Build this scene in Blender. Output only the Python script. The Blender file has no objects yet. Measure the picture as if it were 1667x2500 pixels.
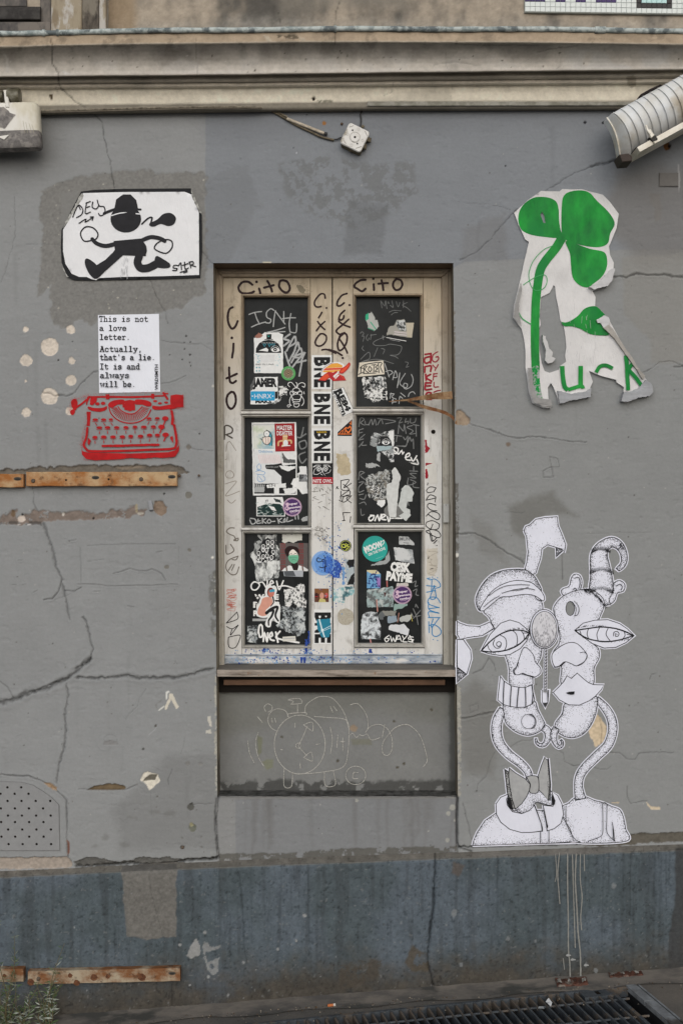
import bpy, math, random
import numpy as np
from mathutils import Vector, Matrix, geometry

# ------------------------------------------------------------------ camera, sky, sun, exposure
K = 0.0015            # metres of wall per photo pixel
D = 4.2               # camera distance from the wall face
CX, CY = 833.5,1250.0
CAMZ = 1.875
sc = bpy.context.scene
COL = sc.collection
cam = bpy.data.objects.new("camera", bpy.data.cameras.new("camera"))
COL.objects.link(cam)
cam.location = (0,-D, CAMZ)
cam.rotation_euler = (math.radians(90),0,0)
cam.data.sensor_fit = 'VERTICAL'
cam.data.sensor_height = 36.0
cam.data.lens = 36.0 * D / (2500 * K)
cam.data.clip_start = 0.05
cam.data.clip_end = 400
sc.camera = cam

SUN_EL, SUN_AZ = math.radians(24),0
w = bpy.data.worlds.new("World")
sc.world = w
w.use_nodes = True
nt = w.node_tree
bg = nt.nodes['Background']
sky = nt.nodes.new('ShaderNodeTexSky')
sky.sky_type = 'NISHITA'
sky.sun_disc = False
sky.sun_elevation = SUN_EL
sky.sun_rotation = math.pi - math.radians(16)
sky.air_density = 1.2
sky.dust_density = 3.0
hs = nt.nodes.new('ShaderNodeHueSaturation')
hs.inputs['Saturation'].default_value = 0.42
nt.links.new(sky.outputs[0], hs.inputs['Color'])
nt.links.new(hs.outputs[0], bg.inputs['Color'])
bg.inputs['Strength'].default_value = 0.085
sun = bpy.data.objects.new("sun", bpy.data.lights.new("sun", 'SUN'))
COL.objects.link(sun)
sun.data.energy = 1.5
sun.data.angle = math.radians(60)
sun.data.color = (1.0,0.99,0.985)
sdir = Vector((-math.sin(math.radians(16)) * math.cos(SUN_EL),-math.cos(math.radians(16)) * math.cos(SUN_EL), math.sin(SUN_EL)))
sun.rotation_euler = sdir.to_track_quat('Z', 'Y').to_euler()
sc.view_settings.view_transform = 'Standard'
sc.view_settings.look = 'None'
sc.view_settings.exposure = 0.04
sc.view_settings.gamma = 1.0
sc.view_settings.use_curve_mapping = False

random.seed(7)
rng = np.random.default_rng(11)

# ------------------------------------------------------------------ basics
def P(px, py, y=0.0):
    """a point of the wall: photo pixel px, py at depth y (positive = into the wall)"""
    s = K * (D + y) / D
    return ((px - CX) * s, y, CAMZ + (CY - py) * s)

def T(ox, oy, s):
    return lambda pts: [(ox + x / s, oy + y / s) for x, y in pts]
cA = T(0,0,1.8667); cB = T(827,0,1.8667); cC = T(60,430,3.2667); cE = T(0,740,3.0154)
cF = T(1200,440,3.3576); cG = T(1100,1220,3.136); cH = T(1100,1640,3.136); cI = T(500,1600,2.45)
cJ = T(0,2050,1.8667); cK = T(827,2050,1.8667); cL = T(0,1640,2.8); cM = T(0,1180,2.8)
cN = T(500,630,4.9); cO = T(800,630,4.6118); cQ = T(500,1000,4.9); cR = T(800,1000,4.6118)
cS = T(500,1280,4.9); cU = T(800,1280,4.6118); cV = T(1440,160,6.907); cW = T(0,200,12.06)
cX = T(640,230,5.2267); cY = T(1250,2370,3.76); cZ = T(0,2220,3.4087); cTL = T(0,0,5.2267)

def lin(c):
    c = c / 255.0
    return c / 12.92 if c <= 0.04045 else ((c + 0.055) / 1.055) ** 2.4
def L3(rgb, f=1.0):
    return tuple(min(0.85, lin(v) * f) for v in rgb)
def nlin(rgb):
    return np.array(L3(rgb))

def tag(o, label=None, cat=None, group=None, kind=None):
    if label: o['label'] = label
    if cat: o['category'] = cat
    if group: o['group'] = group
    if kind: o['kind'] = kind
    return o

def empty(name, loc=(0,0,0), **kw):
    o = bpy.data.objects.new(name, None)
    o.empty_display_size = 0.05
    COL.objects.link(o)
    o.location = loc
    return tag(o, **kw)

def link(name, me, parent=None, **kw):
    o = bpy.data.objects.new(name, me)
    COL.objects.link(o)
    if parent is not None:
        o.parent = parent
        o.matrix_parent_inverse = Matrix.Translation(-Vector(world_loc(parent)))
    return tag(o, **kw)

def world_loc(o):
    v = Vector(o.location)
    return v

# ------------------------------------------------------------------ materials
MATS = {}
def node_mat(name):
    m = bpy.data.materials.new(name)
    m.use_nodes = True
    b = m.node_tree.nodes['Principled BSDF']
    b.inputs['Specular IOR Level'].default_value = 0.14
    return m, m.node_tree, b

def mapped(nt, scale=(1,1,1)):
    tc = nt.nodes.new('ShaderNodeTexCoord')
    mp = nt.nodes.new('ShaderNodeMapping')
    mp.inputs['Scale'].default_value = scale
    nt.links.new(tc.outputs['Object'], mp.inputs['Vector'])
    return mp.outputs['Vector']

def noise(nt, vec, scale, detail=4, rough=0.6):
    n = nt.nodes.new('ShaderNodeTexNoise')
    n.inputs['Scale'].default_value = scale
    n.inputs['Detail'].default_value = detail
    n.inputs['Roughness'].default_value = rough
    nt.links.new(vec, n.inputs['Vector'])
    return n.outputs['Fac']

def ramp(nt, fac, stops):
    r = nt.nodes.new('ShaderNodeValToRGB')
    el = r.color_ramp.elements
    while len(el) < len(stops): el.new(0.5)
    for e, (p, c) in zip(el, stops):
        e.position = p
        e.color = (c, c, c, 1) if isinstance(c, (int, float)) else (*c, 1)
    nt.links.new(fac, r.inputs['Fac'])
    return r.outputs['Color']

def mix(nt, a, b, fac, mode='MIX'):
    m = nt.nodes.new('ShaderNodeMix')
    m.data_type = 'RGBA'
    m.blend_type = mode
    for sock, v in ((m.inputs[0], fac),(m.inputs[6], a),(m.inputs[7], b)):
        if isinstance(v, (int, float)): sock.default_value = v
        elif isinstance(v, tuple): sock.default_value = (*v, 1) if len(v) == 3 else v
        else: nt.links.new(v, sock)
    return m.outputs[2]

def bump(nt, bsdf, height, strength=0.3, dist=0.002):
    b = nt.nodes.new('ShaderNodeBump')
    b.inputs['Strength'].default_value = strength
    b.inputs['Distance'].default_value = dist
    nt.links.new(height, b.inputs['Height'])
    nt.links.new(b.outputs['Normal'], bsdf.inputs['Normal'])

def ink(rgb, rough=0.65, f=1.0, var=0.12, sc_=60, wr=0.25):
    """flat print or paint of one colour, with slight wear"""
    key = ('ink', rgb, rough, f, var, sc_, wr)
    if key in MATS: return MATS[key]
    m, nt, b = node_mat('paint_%d_%d_%d' % rgb)
    c = L3(rgb, f)
    v = mapped(nt)
    n = noise(nt, v, sc_, 3)
    fac = ramp(nt, n, [(0.3,1 - var),(0.7,1.0)])
    out = mix(nt, c, fac, 1.0, 'MULTIPLY')
    nt.links.new(out, b.inputs['Base Color'])
    b.inputs['Roughness'].default_value = rough
    bump(nt, b, noise(nt, v, 25,4) if wr < .5 else noise(nt, mapped(nt, (1,1,.45)),16,5,.62), wr, 0.004 if wr < .5 else .012)
    MATS[key] = m
    return m

def mottle(a, b_, scale=120, lo=0.45, hi=0.55, c_=None, stretch=(1,1,1), rough=0.7):
    """torn, scraped or worn surface: two or three colours broken up by noise"""
    key = ('mot', a, b_, scale, lo, hi, c_, stretch)
    if key in MATS: return MATS[key]
    m, nt, b = node_mat('worn')
    v = mapped(nt, stretch)
    n = noise(nt, v, scale, 6,0.65)
    col = mix(nt, L3(a), L3(b_), ramp(nt, n, [(lo, 0.0),(hi, 1.0)]))
    if c_:
        n2 = noise(nt, v, scale * 0.4,5,0.6)
        col = mix(nt, col, L3(c_), ramp(nt, n2,[(0.52,0.0),(0.6,1.0)]))
    nt.links.new(col, b.inputs['Base Color'])
    b.inputs['Roughness'].default_value = rough
    bump(nt, b, n, 0.4,0.001)
    MATS[key] = m
    return m

def field_mat(name, rough=0.85, fine=0.16, bscale=160, bstr=0.25, stretch=(1,1,1)):
    """base colour painted per vertex (paint, plaster, dirt), plus procedural grain"""
    m, nt, b = node_mat(name)
    at = nt.nodes.new('ShaderNodeAttribute')
    at.attribute_name = 'paint'
    v = mapped(nt, stretch)
    n = noise(nt, v, 90,8,0.7)
    n2 = noise(nt, v, 9,4,0.6)
    f1 = ramp(nt, n, [(0.25,1 - fine),(0.75,1 + fine * 0.0 + 0.0)])
    f2 = ramp(nt, n2,[(0.3,0.93),(0.7,1.0)])
    c = mix(nt, at.outputs['Color'], f1,1.0, 'MULTIPLY')
    c = mix(nt, c, f2,1.0, 'MULTIPLY')
    nt.links.new(c, b.inputs['Base Color'])
    b.inputs['Roughness'].default_value = rough
    bump(nt, b, noise(nt, v, bscale, 5,0.6), bstr, 0.003)
    return m

def wood_mat(name, base, dark, along='x', rough=0.75, amount=0.5, spots=None):
    m, nt, b = node_mat(name)
    st = (6,60,60) if along == 'x' else (60,60,6)
    v = mapped(nt, st)
    n = noise(nt, v, 1.6,8,0.7)
    v2 = mapped(nt)
    n2 = noise(nt, v2,7,6,0.65)
    c = mix(nt, L3(base), L3(dark), ramp(nt, n, [(0.45,0.0),(0.72, amount)]))
    c = mix(nt, c, L3(dark), ramp(nt, n2,[(0.5,0.0),(0.75, amount * 0.6)]))
    if spots:
        n3 = noise(nt, v2,30,6,0.7)
        c = mix(nt, c, L3(spots), ramp(nt, n3,[(0.6,0.0),(0.68,0.8)]))
    nt.links.new(c, b.inputs['Base Color'])
    b.inputs['Roughness'].default_value = rough
    bump(nt, b, n, 0.35,0.0015)
    return m

def rust_mat(name, paint_c, rust_c, dark_c, lo=0.45, hi=0.62, scale=14, stretch=(1,1,1)):
    m, nt, b = node_mat(name)
    v = mapped(nt, stretch)
    n = noise(nt, v, scale, 7,0.68)
    n2 = noise(nt, v, scale * 3.1,6,0.7)
    c = mix(nt, L3(paint_c), L3(rust_c), ramp(nt, n, [(lo, 0.0),(hi, 1.0)]))
    c = mix(nt, c, L3(dark_c), ramp(nt, n2,[(0.55,0.0),(0.7,0.9)]))
    nt.links.new(c, b.inputs['Base Color'])
    b.inputs['Roughness'].default_value = 0.7
    bump(nt, b, n2,0.4,0.0015)
    return m

# ------------------------------------------------------------------ numpy noise
def vnoise(X, Y, scale, seed=0):
    r = np.random.default_rng(seed)
    g = r.random((256,256))
    x = X / scale + 1000.3; y = Y / scale + 1000.7
    xi = np.floor(x).astype(int); yi = np.floor(y).astype(int)
    fx = x - xi; fy = y - yi
    fx = fx * fx * (3 - 2 * fx); fy = fy * fy * (3 - 2 * fy)
    a = g[yi & 255, xi & 255]; b = g[yi & 255,(xi + 1) & 255]
    c = g[(yi + 1) & 255, xi & 255]; d = g[(yi + 1) & 255,(xi + 1) & 255]
    return (a * (1 - fx) + b * fx) * (1 - fy) + (c * (1 - fx) + d * fx) * fy
def fbm(X, Y, scale, octs=4, seed=0, gain=0.55):
    o = np.zeros_like(X, dtype=float); amp = 1.0; tot = 0
    for i in range(octs):
        o += amp * vnoise(X, Y, scale / (2 ** i), seed + i * 17)
        tot += amp; amp *= gain
    return o / tot          # 0..1
def sstep(a, b, x):
    t = np.clip((x - a) / (b - a),0,1)
    return t * t * (3 - 2 * t)

class Field:
    """a sheet of plaster or stone: a dense grid whose relief and paint are laid on in photo pixels"""
    def __init__(s, PX, PY, Y):
        s.PX, s.PY, s.Y = PX.astype(float), PY.astype(float), Y.astype(float)
        s.H = np.zeros_like(s.PX)
        s.C = np.zeros(s.PX.shape + (3,))
        s.keep = None
    def sub(s, x0, y0, x1, y1):
        # the grid is near regular: index window
        cols = np.where((s.PX.max(0) >= x0) & (s.PX.min(0) <= x1))[0]
        rows = np.where((s.PY.max(1) >= y0) & (s.PY.min(1) <= y1))[0]
        if len(cols) == 0 or len(rows) == 0: return None
        return (slice(rows[0], rows[-1] + 1), slice(cols[0], cols[-1] + 1))
    def warp(s, sl, amp, scale, seed):
        X, Y = s.PX[sl], s.PY[sl]
        if amp == 0: return X, Y
        return (X + (fbm(X, Y, scale, 3, seed) - .5) * 2 * amp, Y + (fbm(X, Y, scale, 3, seed + 91) - .5) * 2 * amp)
    def pdist(s, pts, sl, amp, scale, seed):
        X, Y = s.warp(sl, amp, scale, seed)
        best = np.full(X.shape, 1e9)
        for (x0, y0),(x1, y1) in zip(pts[:-1], pts[1:]):
            dx, dy = x1 - x0, y1 - y0
            t = np.clip(((X - x0) * dx + (Y - y0) * dy) / (dx * dx + dy * dy + 1e-9),0,1)
            best = np.minimum(best, np.hypot(X - x0 - t * dx, Y - y0 - t * dy))
        return best
    def crack(s, pts, w=2.0, depth=0.004, dark=0.45, amp=4, scale=14, lip=0.0, seed=None, ragged=True):
        seed = seed or random.randint(1,9999)
        w *= .82; dark = 1 - (1 - dark) * .88
        xs = [p[0] for p in pts]; ys = [p[1] for p in pts]
        m = 30
        sl = s.sub(min(xs) - m, min(ys) - m, max(xs) + m, max(ys) + m)
        if sl is None: return
        d = s.pdist(pts, sl, amp, scale, seed)
        ww = w * (0.55 + 0.9 * fbm(s.PX[sl], s.PY[sl],22,2, seed + 5)) if ragged else w
        k = np.exp(-(d / ww) ** 2)
        s.H[sl] -= depth * k
        if lip:
            s.H[sl] += lip * np.exp(-((d - ww * 2.4) / (ww * 1.5)) ** 2)
        s.C[sl] *= (1 - (1 - dark) * np.exp(-(d / (ww * 0.85)) ** 2))[..., None]
        if w > 1.9 and depth > .002:      # crumbled flakes along the lips
            lg = sum(math.hypot(b[0] - a[0], b[1] - a[1]) for a, b in zip(pts[:-1], pts[1:]))
            for _ in range(int(lg / 14)):
                i = random.randrange(len(pts) - 1); t = random.random()
                x = pts[i][0] + (pts[i + 1][0] - pts[i][0]) * t + random.uniform(-1,1) * (w * 1.3 + amp * .6); y = pts[i][1] + (pts[i + 1][1] - pts[i][1]) * t + random.uniform(-1,1) * (w * 1.3 + amp * .6)
                s.blob(ell(x, y, random.uniform(1.2,4.5), random.uniform(1,2.6),7, random.uniform(0,3)), None, -.0012,1.2,4,1.2,1, None, random.choice([.82,.9,1.1]))
    def blob(s, pts, rgb=None, h=0.0, amp=3, scale=10, soft=1.5, mixf=1.0, seed=None, mul=None, grain=0.0, gscale=4, thr=None, tscale=12):
        """polygon region with a ragged edge: new paint colour, relief, or both"""
        seed = seed or random.randint(1,9999)
        xs = [p[0] for p in pts]; ys = [p[1] for p in pts]
        m = 12 + amp
        sl = s.sub(min(xs) - m, min(ys) - m, max(xs) + m, max(ys) + m)
        if sl is None: return
        X, Y = s.warp(sl, amp, scale, seed)
        inside = np.zeros(X.shape, bool)
        n = len(pts)
        for i in range(n):
            x0, y0 = pts[i]; x1, y1 = pts[(i + 1) % n]
            if y0 == y1: continue
            c = ((y0 > Y) != (y1 > Y)) & (X < (x1 - x0) * (Y - y0) / (y1 - y0) + x0)
            inside ^= c
        best = np.full(X.shape, 1e9)
        for i in range(n):
            x0, y0 = pts[i]; x1, y1 = pts[(i + 1) % n]
            dx, dy = x1 - x0, y1 - y0
            t = np.clip(((X - x0) * dx + (Y - y0) * dy) / (dx * dx + dy * dy + 1e-9),0,1)
            best = np.minimum(best, np.hypot(X - x0 - t * dx, Y - y0 - t * dy))
        sd = np.where(inside, best, -best)
        k = sstep(-soft * .5, soft * .5, sd) * mixf
        if thr is not None:
            k = k * sstep(thr - .04, thr + .04, fbm(s.PX[sl], s.PY[sl], tscale, 5, seed + 3,0.7))
        s.H[sl] += h * k
        if grain:
            g = (fbm(s.PX[sl], s.PY[sl], gscale, 2, seed + 7) - .5)
            s.H[sl] += g * grain * k
        if rgb is not None:
            col = nlin(rgb) * (1 + (0.5 * (fbm(s.PX[sl], s.PY[sl], gscale * 1.5,3, seed + 9) - .5) if grain else 0 * X))[..., None]
            s.C[sl] = s.C[sl] * (1 - k[..., None]) + col * k[..., None]
        if mul is not None:
            s.C[sl] *= (1 - k * (1 - mul))[..., None]
    def disc(s, x, y, r, rgb=None, h=0.0, amp=1.0, soft=1.5, mul=None, seed=None, **kw):
        n = 14
        s.blob([(x + r * math.cos(a * 2 * math.pi / n), y + r * math.sin(a * 2 * math.pi / n)) for a in range(n)], rgb, h, amp, max(6, r * .7), soft, 1.0, seed, mul, **kw)
    def build(s, name, mat, parent=None, **kw):
        R, Cn = s.PX.shape
        Y = s.Y - s.H
        sc_ = K * (D + s.Y) / D
        co = np.empty((R * Cn, 3), np.float32)
        co[:, 0] = ((s.PX - CX) * sc_).ravel()
        co[:, 1] = Y.ravel()
        co[:, 2] = (CAMZ + (CY - s.PY) * sc_).ravel()
        idx = np.arange(R * Cn).reshape(R, Cn)
        q = np.stack([idx[1:, :-1], idx[1:, 1:], idx[:-1,1:], idx[:-1, :-1]],-1)
        if s.keep is not None: q = q[s.keep]
        q = q.reshape(-1,4)
        used = np.zeros(R * Cn, bool); used[q.ravel()] = True
        remap = np.cumsum(used) - 1
        q = remap[q]; co = co[used]
        me = bpy.data.meshes.new(name)
        me.vertices.add(len(co)); me.vertices.foreach_set('co', co.ravel())
        me.loops.add(q.size); me.loops.foreach_set('vertex_index', q.ravel().astype(np.int32))
        me.polygons.add(len(q))
        me.polygons.foreach_set('loop_start', np.arange(0, q.size, 4, dtype=np.int32))
        me.polygons.foreach_set('loop_total', np.full(len(q),4, np.int32))
        me.polygons.foreach_set('use_smooth', np.ones(len(q), bool))
        me.update(calc_edges=True)
        a = me.attributes.new('paint', 'FLOAT_COLOR', 'POINT')
        c4 = np.ones((len(co),4), np.float32)
        c4[:, :3] = np.clip(s.C.reshape(-1,3)[used],0.005,0.85)
        a.data.foreach_set('color', c4.ravel())
        me.materials.append(mat)
        return link(name, me, parent, **kw)

# ------------------------------------------------------------------ solids given in photo pixels
class MB:
    def __init__(s): s.v = []; s.f = []; s.m = []; s.mats = []; s.smooth = []
    def mi(s, mat):
        if mat not in s.mats: s.mats.append(mat)
        return s.mats.index(mat)
    def add(s, verts, faces, mat, smooth=False):
        b = len(s.v); s.v += [tuple(v) for v in verts]
        for f in faces: s.f.append([b + i for i in f]); s.m.append(s.mi(mat)); s.smooth.append(smooth)
    def build(s, name, parent=None, **kw):
        me = bpy.data.meshes.new(name)
        me.from_pydata(s.v, [], s.f)
        for m in s.mats: me.materials.append(m)
        me.polygons.foreach_set('material_index', s.m)
        me.polygons.foreach_set('use_smooth', s.smooth)
        me.update()
        return link(name, me, parent, **kw)
    def slab(s, pts, yf, yb, mat, bevel=1.5, wob=0.0):
        """solid block: outline pts at the front depth yf, straight back to yb, chamfered front edge"""
        n = len(pts)
        area = sum(pts[i - 1][0] * pts[i][1] - pts[i][0] * pts[i - 1][1] for i in range(n))
        sgn = 1 if area > 0 else -1
        bm = bevel * K
        ins = []
        for i in range(n):
            p0 = Vector(pts[i - 1]); p = Vector(pts[i]); p1 = Vector(pts[(i + 1) % n])
            e0 = (p - p0).normalized(); e1 = (p1 - p).normalized()
            n0 = Vector((-e0.y, e0.x)); n1 = Vector((-e1.y, e1.x))
            b = n0 + n1
            if b.length < 1e-6: b = n0.copy()
            b.normalize(); b /= max(0.4, b.dot(n0))
            ins.append((p.x + b.x * bevel * sgn, p.y + b.y * bevel * sgn))
        fr = [P(x, y, yf) for x, y in ins]
        # back and shoulder keep the metric outline of the front depth
        o = [P(x, y, yf) for x, y in pts]
        sh = [(a, yf + bm, c) for a, b, c in o]
        bk = [(a, yb, c) for a, b, c in o]
        V = fr + sh + bk
        F = [list(range(n))]
        for i in range(n):
            j = (i + 1) % n
            F.append([i, n + i, n + j, j]); F.append([n + i, 2 * n + i, 2 * n + j, n + j])
        s.add(V, F, mat)
    def tube(s, pts, r, mat, seg=8, caps=True):
        """round bar through 3-D points; r one radius or a list (metres)"""
        n = len(pts); pts = [Vector(p) for p in pts]
        rr = r if isinstance(r, (list, tuple)) else [r] * n
        V = []; F = []
        up = Vector((0,1,0.01)).normalized()
        for i, p in enumerate(pts):
            t = (pts[min(i + 1, n - 1)] - pts[max(i - 1,0)]).normalized()
            a = t.cross(up)
            if a.length < 1e-3: a = t.cross(Vector((1,0,0)))
            a.normalize(); b = t.cross(a)
            for k in range(seg):
                an = 2 * math.pi * k / seg
                V.append(p + a * (rr[i] * math.cos(an)) + b * (rr[i] * math.sin(an)))
        for i in range(n - 1):
            for k in range(seg):
                k2 = (k + 1) % seg
                F.append([i * seg + k, i * seg + k2,(i + 1) * seg + k2,(i + 1) * seg + k])
        s.add(V, F, mat, True)
        if caps:
            b = len(s.v)
            s.add(V[:seg],[list(range(seg))], mat); s.add(V[-seg:],[list(range(seg))], mat)
    def ball(s, c, r, mat, flat=1.0, seg=10, rings=5):
        """dome facing the street (-y)"""
        V = []; F = []
        c = Vector(c)
        for i in range(rings):
            a = math.pi / 2 * i / rings
            for k in range(seg):
                t = 2 * math.pi * k / seg
                V.append(c + Vector((r * math.cos(a) * math.cos(t),-r * flat * math.sin(a), r * math.cos(a) * math.sin(t))))
        V.append(c + Vector((0,-r * flat, 0)))
        for i in range(rings - 1):
            for k in range(seg):
                k2 = (k + 1) % seg
                F.append([i * seg + k, i * seg + k2,(i + 1) * seg + k2,(i + 1) * seg + k])
        for k in range(seg): F.append([(rings - 1) * seg + k, (rings - 1) * seg + (k + 1) % seg, rings * seg])
        s.add(V, F, mat, True)

def box(name, x0, y0, x1, y1, yf, yb, mat, parent=None, bevel=1.5, **kw):
    m = MB(); m.slab([(x0, y0),(x1, y0),(x1, y1),(x0, y1)], yf, yb, mat, bevel)
    return m.build(name, parent, **kw)

# ------------------------------------------------------------------ paper, print and paint strokes
def catmull(pts, closed=False, step=3.0):
    if len(pts) < 3: 
        out = []
        (x0, y0),(x1, y1) = pts[0], pts[-1]
        n = max(1, int(math.hypot(x1 - x0, y1 - y0) / step))
        return [(x0 + (x1 - x0) * i / n, y0 + (y1 - y0) * i / n) for i in range(n + 1)]
    out = []; n = len(pts)
    for i in range(n if closed else n - 1):
        p0 = pts[i - 1] if (closed or i > 0) else pts[0]
        p1 = pts[i]; p2 = pts[(i + 1) % n]
        p3 = pts[(i + 2) % n] if (closed or i + 2 < n) else pts[-1]
        m = max(1, min(14, int(math.hypot(p2[0] - p1[0], p2[1] - p1[1]) / step)))
        for k in range(m):
            t = k / m; t2 = t * t; t3 = t2 * t
            out.append(tuple(0.5 * (2 * p1[j] + (p2[j] - p0[j]) * t + (2 * p0[j] - 5 * p1[j] + 4 * p2[j] - p3[j]) * t2 + (3 * p1[j] - p0[j] - 3 * p2[j] + p3[j]) * t3) for j in (0,1)))
    if not closed: out.append(pts[-1])
    return out

def inside(x, y, loop):
    r = False; j = len(loop) - 1
    for i in range(len(loop)):
        xi, yi = loop[i]; xj, yj = loop[j]
        if (yi > y) != (yj > y) and x < (xj - xi) * (y - yi) / (yj - yi) + xi: r = not r
        j = i
    return r
def ins_np(X, Y, loop):
    r = np.zeros(X.shape, bool); n = len(loop)
    for i in range(n):
        x0, y0 = loop[i - 1]; x1, y1 = loop[i]
        if y0 == y1: continue
        r ^= ((y0 > Y) != (y1 > Y)) & (X < (x1 - x0) * (Y - y0) / (y1 - y0) + x0)
    return r
def edge_np(X, Y, loop):
    b = np.full(X.shape, 1e9)
    for i in range(len(loop)):
        x0, y0 = loop[i - 1]; x1, y1 = loop[i]
        dx, dy = x1 - x0, y1 - y0
        t = np.clip(((X - x0) * dx + (Y - y0) * dy) / (dx * dx + dy * dy + 1e-9),0,1)
        b = np.minimum(b, np.hypot(X - x0 - t * dx, Y - y0 - t * dy))
    return b

def ell(cx, cy, rx, ry=None, n=20, rot=0.0):
    ry = rx if ry is None else ry
    return [(cx + rx * math.cos(a) * math.cos(rot) - ry * math.sin(a) * math.sin(rot), cy + rx * math.cos(a) * math.sin(rot) + ry * math.sin(a) * math.cos(rot)) for a in [2 * math.pi * i / n for i in range(n)]]
def rect(x0, y0, x1, y1): return [(x0, y0),(x1, y0),(x1, y1),(x0, y1)]
def arc(cx, cy, rx, ry, a0, a1, n=10):
    return [(cx + rx * math.cos(math.radians(a0 + (a1 - a0) * i / n)), cy + ry * math.sin(math.radians(a0 + (a1 - a0) * i / n))) for i in range(n + 1)]
def rot_pts(pts, ang, c):
    a = math.radians(ang); return [(c[0] + (x - c[0]) * math.cos(a) - (y - c[1]) * math.sin(a), c[1] + (x - c[0]) * math.sin(a) + (y - c[1]) * math.cos(a)) for x, y in pts]
def ragged(pts, amp=1.5, step=3.0, seed=None):
    r = random.Random(seed or random.random()); out = []
    for i in range(len(pts)):
        x0, y0 = pts[i]; x1, y1 = pts[(i + 1) % len(pts)]
        n = max(1, int(math.hypot(x1 - x0, y1 - y0) / step))
        for k in range(n):
            t = k / n
            out.append((x0 + (x1 - x0) * t + r.uniform(-amp, amp), y0 + (y1 - y0) * t + r.uniform(-amp, amp)))
    return out

FONT_CACHE = {}
def glyph_mesh(txt, bold, spacing=1.0):
    key = (txt, bold, spacing)
    if key in FONT_CACHE: return FONT_CACHE[key]
    cu = bpy.data.curves.new('lettering', 'FONT')
    cu.body = txt; cu.offset = bold; cu.resolution_u = 2; cu.fill_mode = 'BOTH'; cu.space_character = spacing
    o = bpy.data.objects.new('lettering', cu); COL.objects.link(o)
    bpy.context.view_layer.update()
    me = bpy.data.meshes.new_from_object(o.evaluated_get(bpy.context.evaluated_depsgraph_get()))
    v = [(a.co.x, a.co.y) for a in me.vertices]; f = [list(p.vertices) for p in me.polygons]
    bpy.data.objects.remove(o); bpy.data.curves.remove(cu); bpy.data.meshes.remove(me)
    xs = [a[0] for a in v]; ys = [a[1] for a in v]
    bb = (min(xs), min(ys), max(xs), max(ys))
    FONT_CACHE[key] = (v, f, bb)
    return FONT_CACHE[key]

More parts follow.
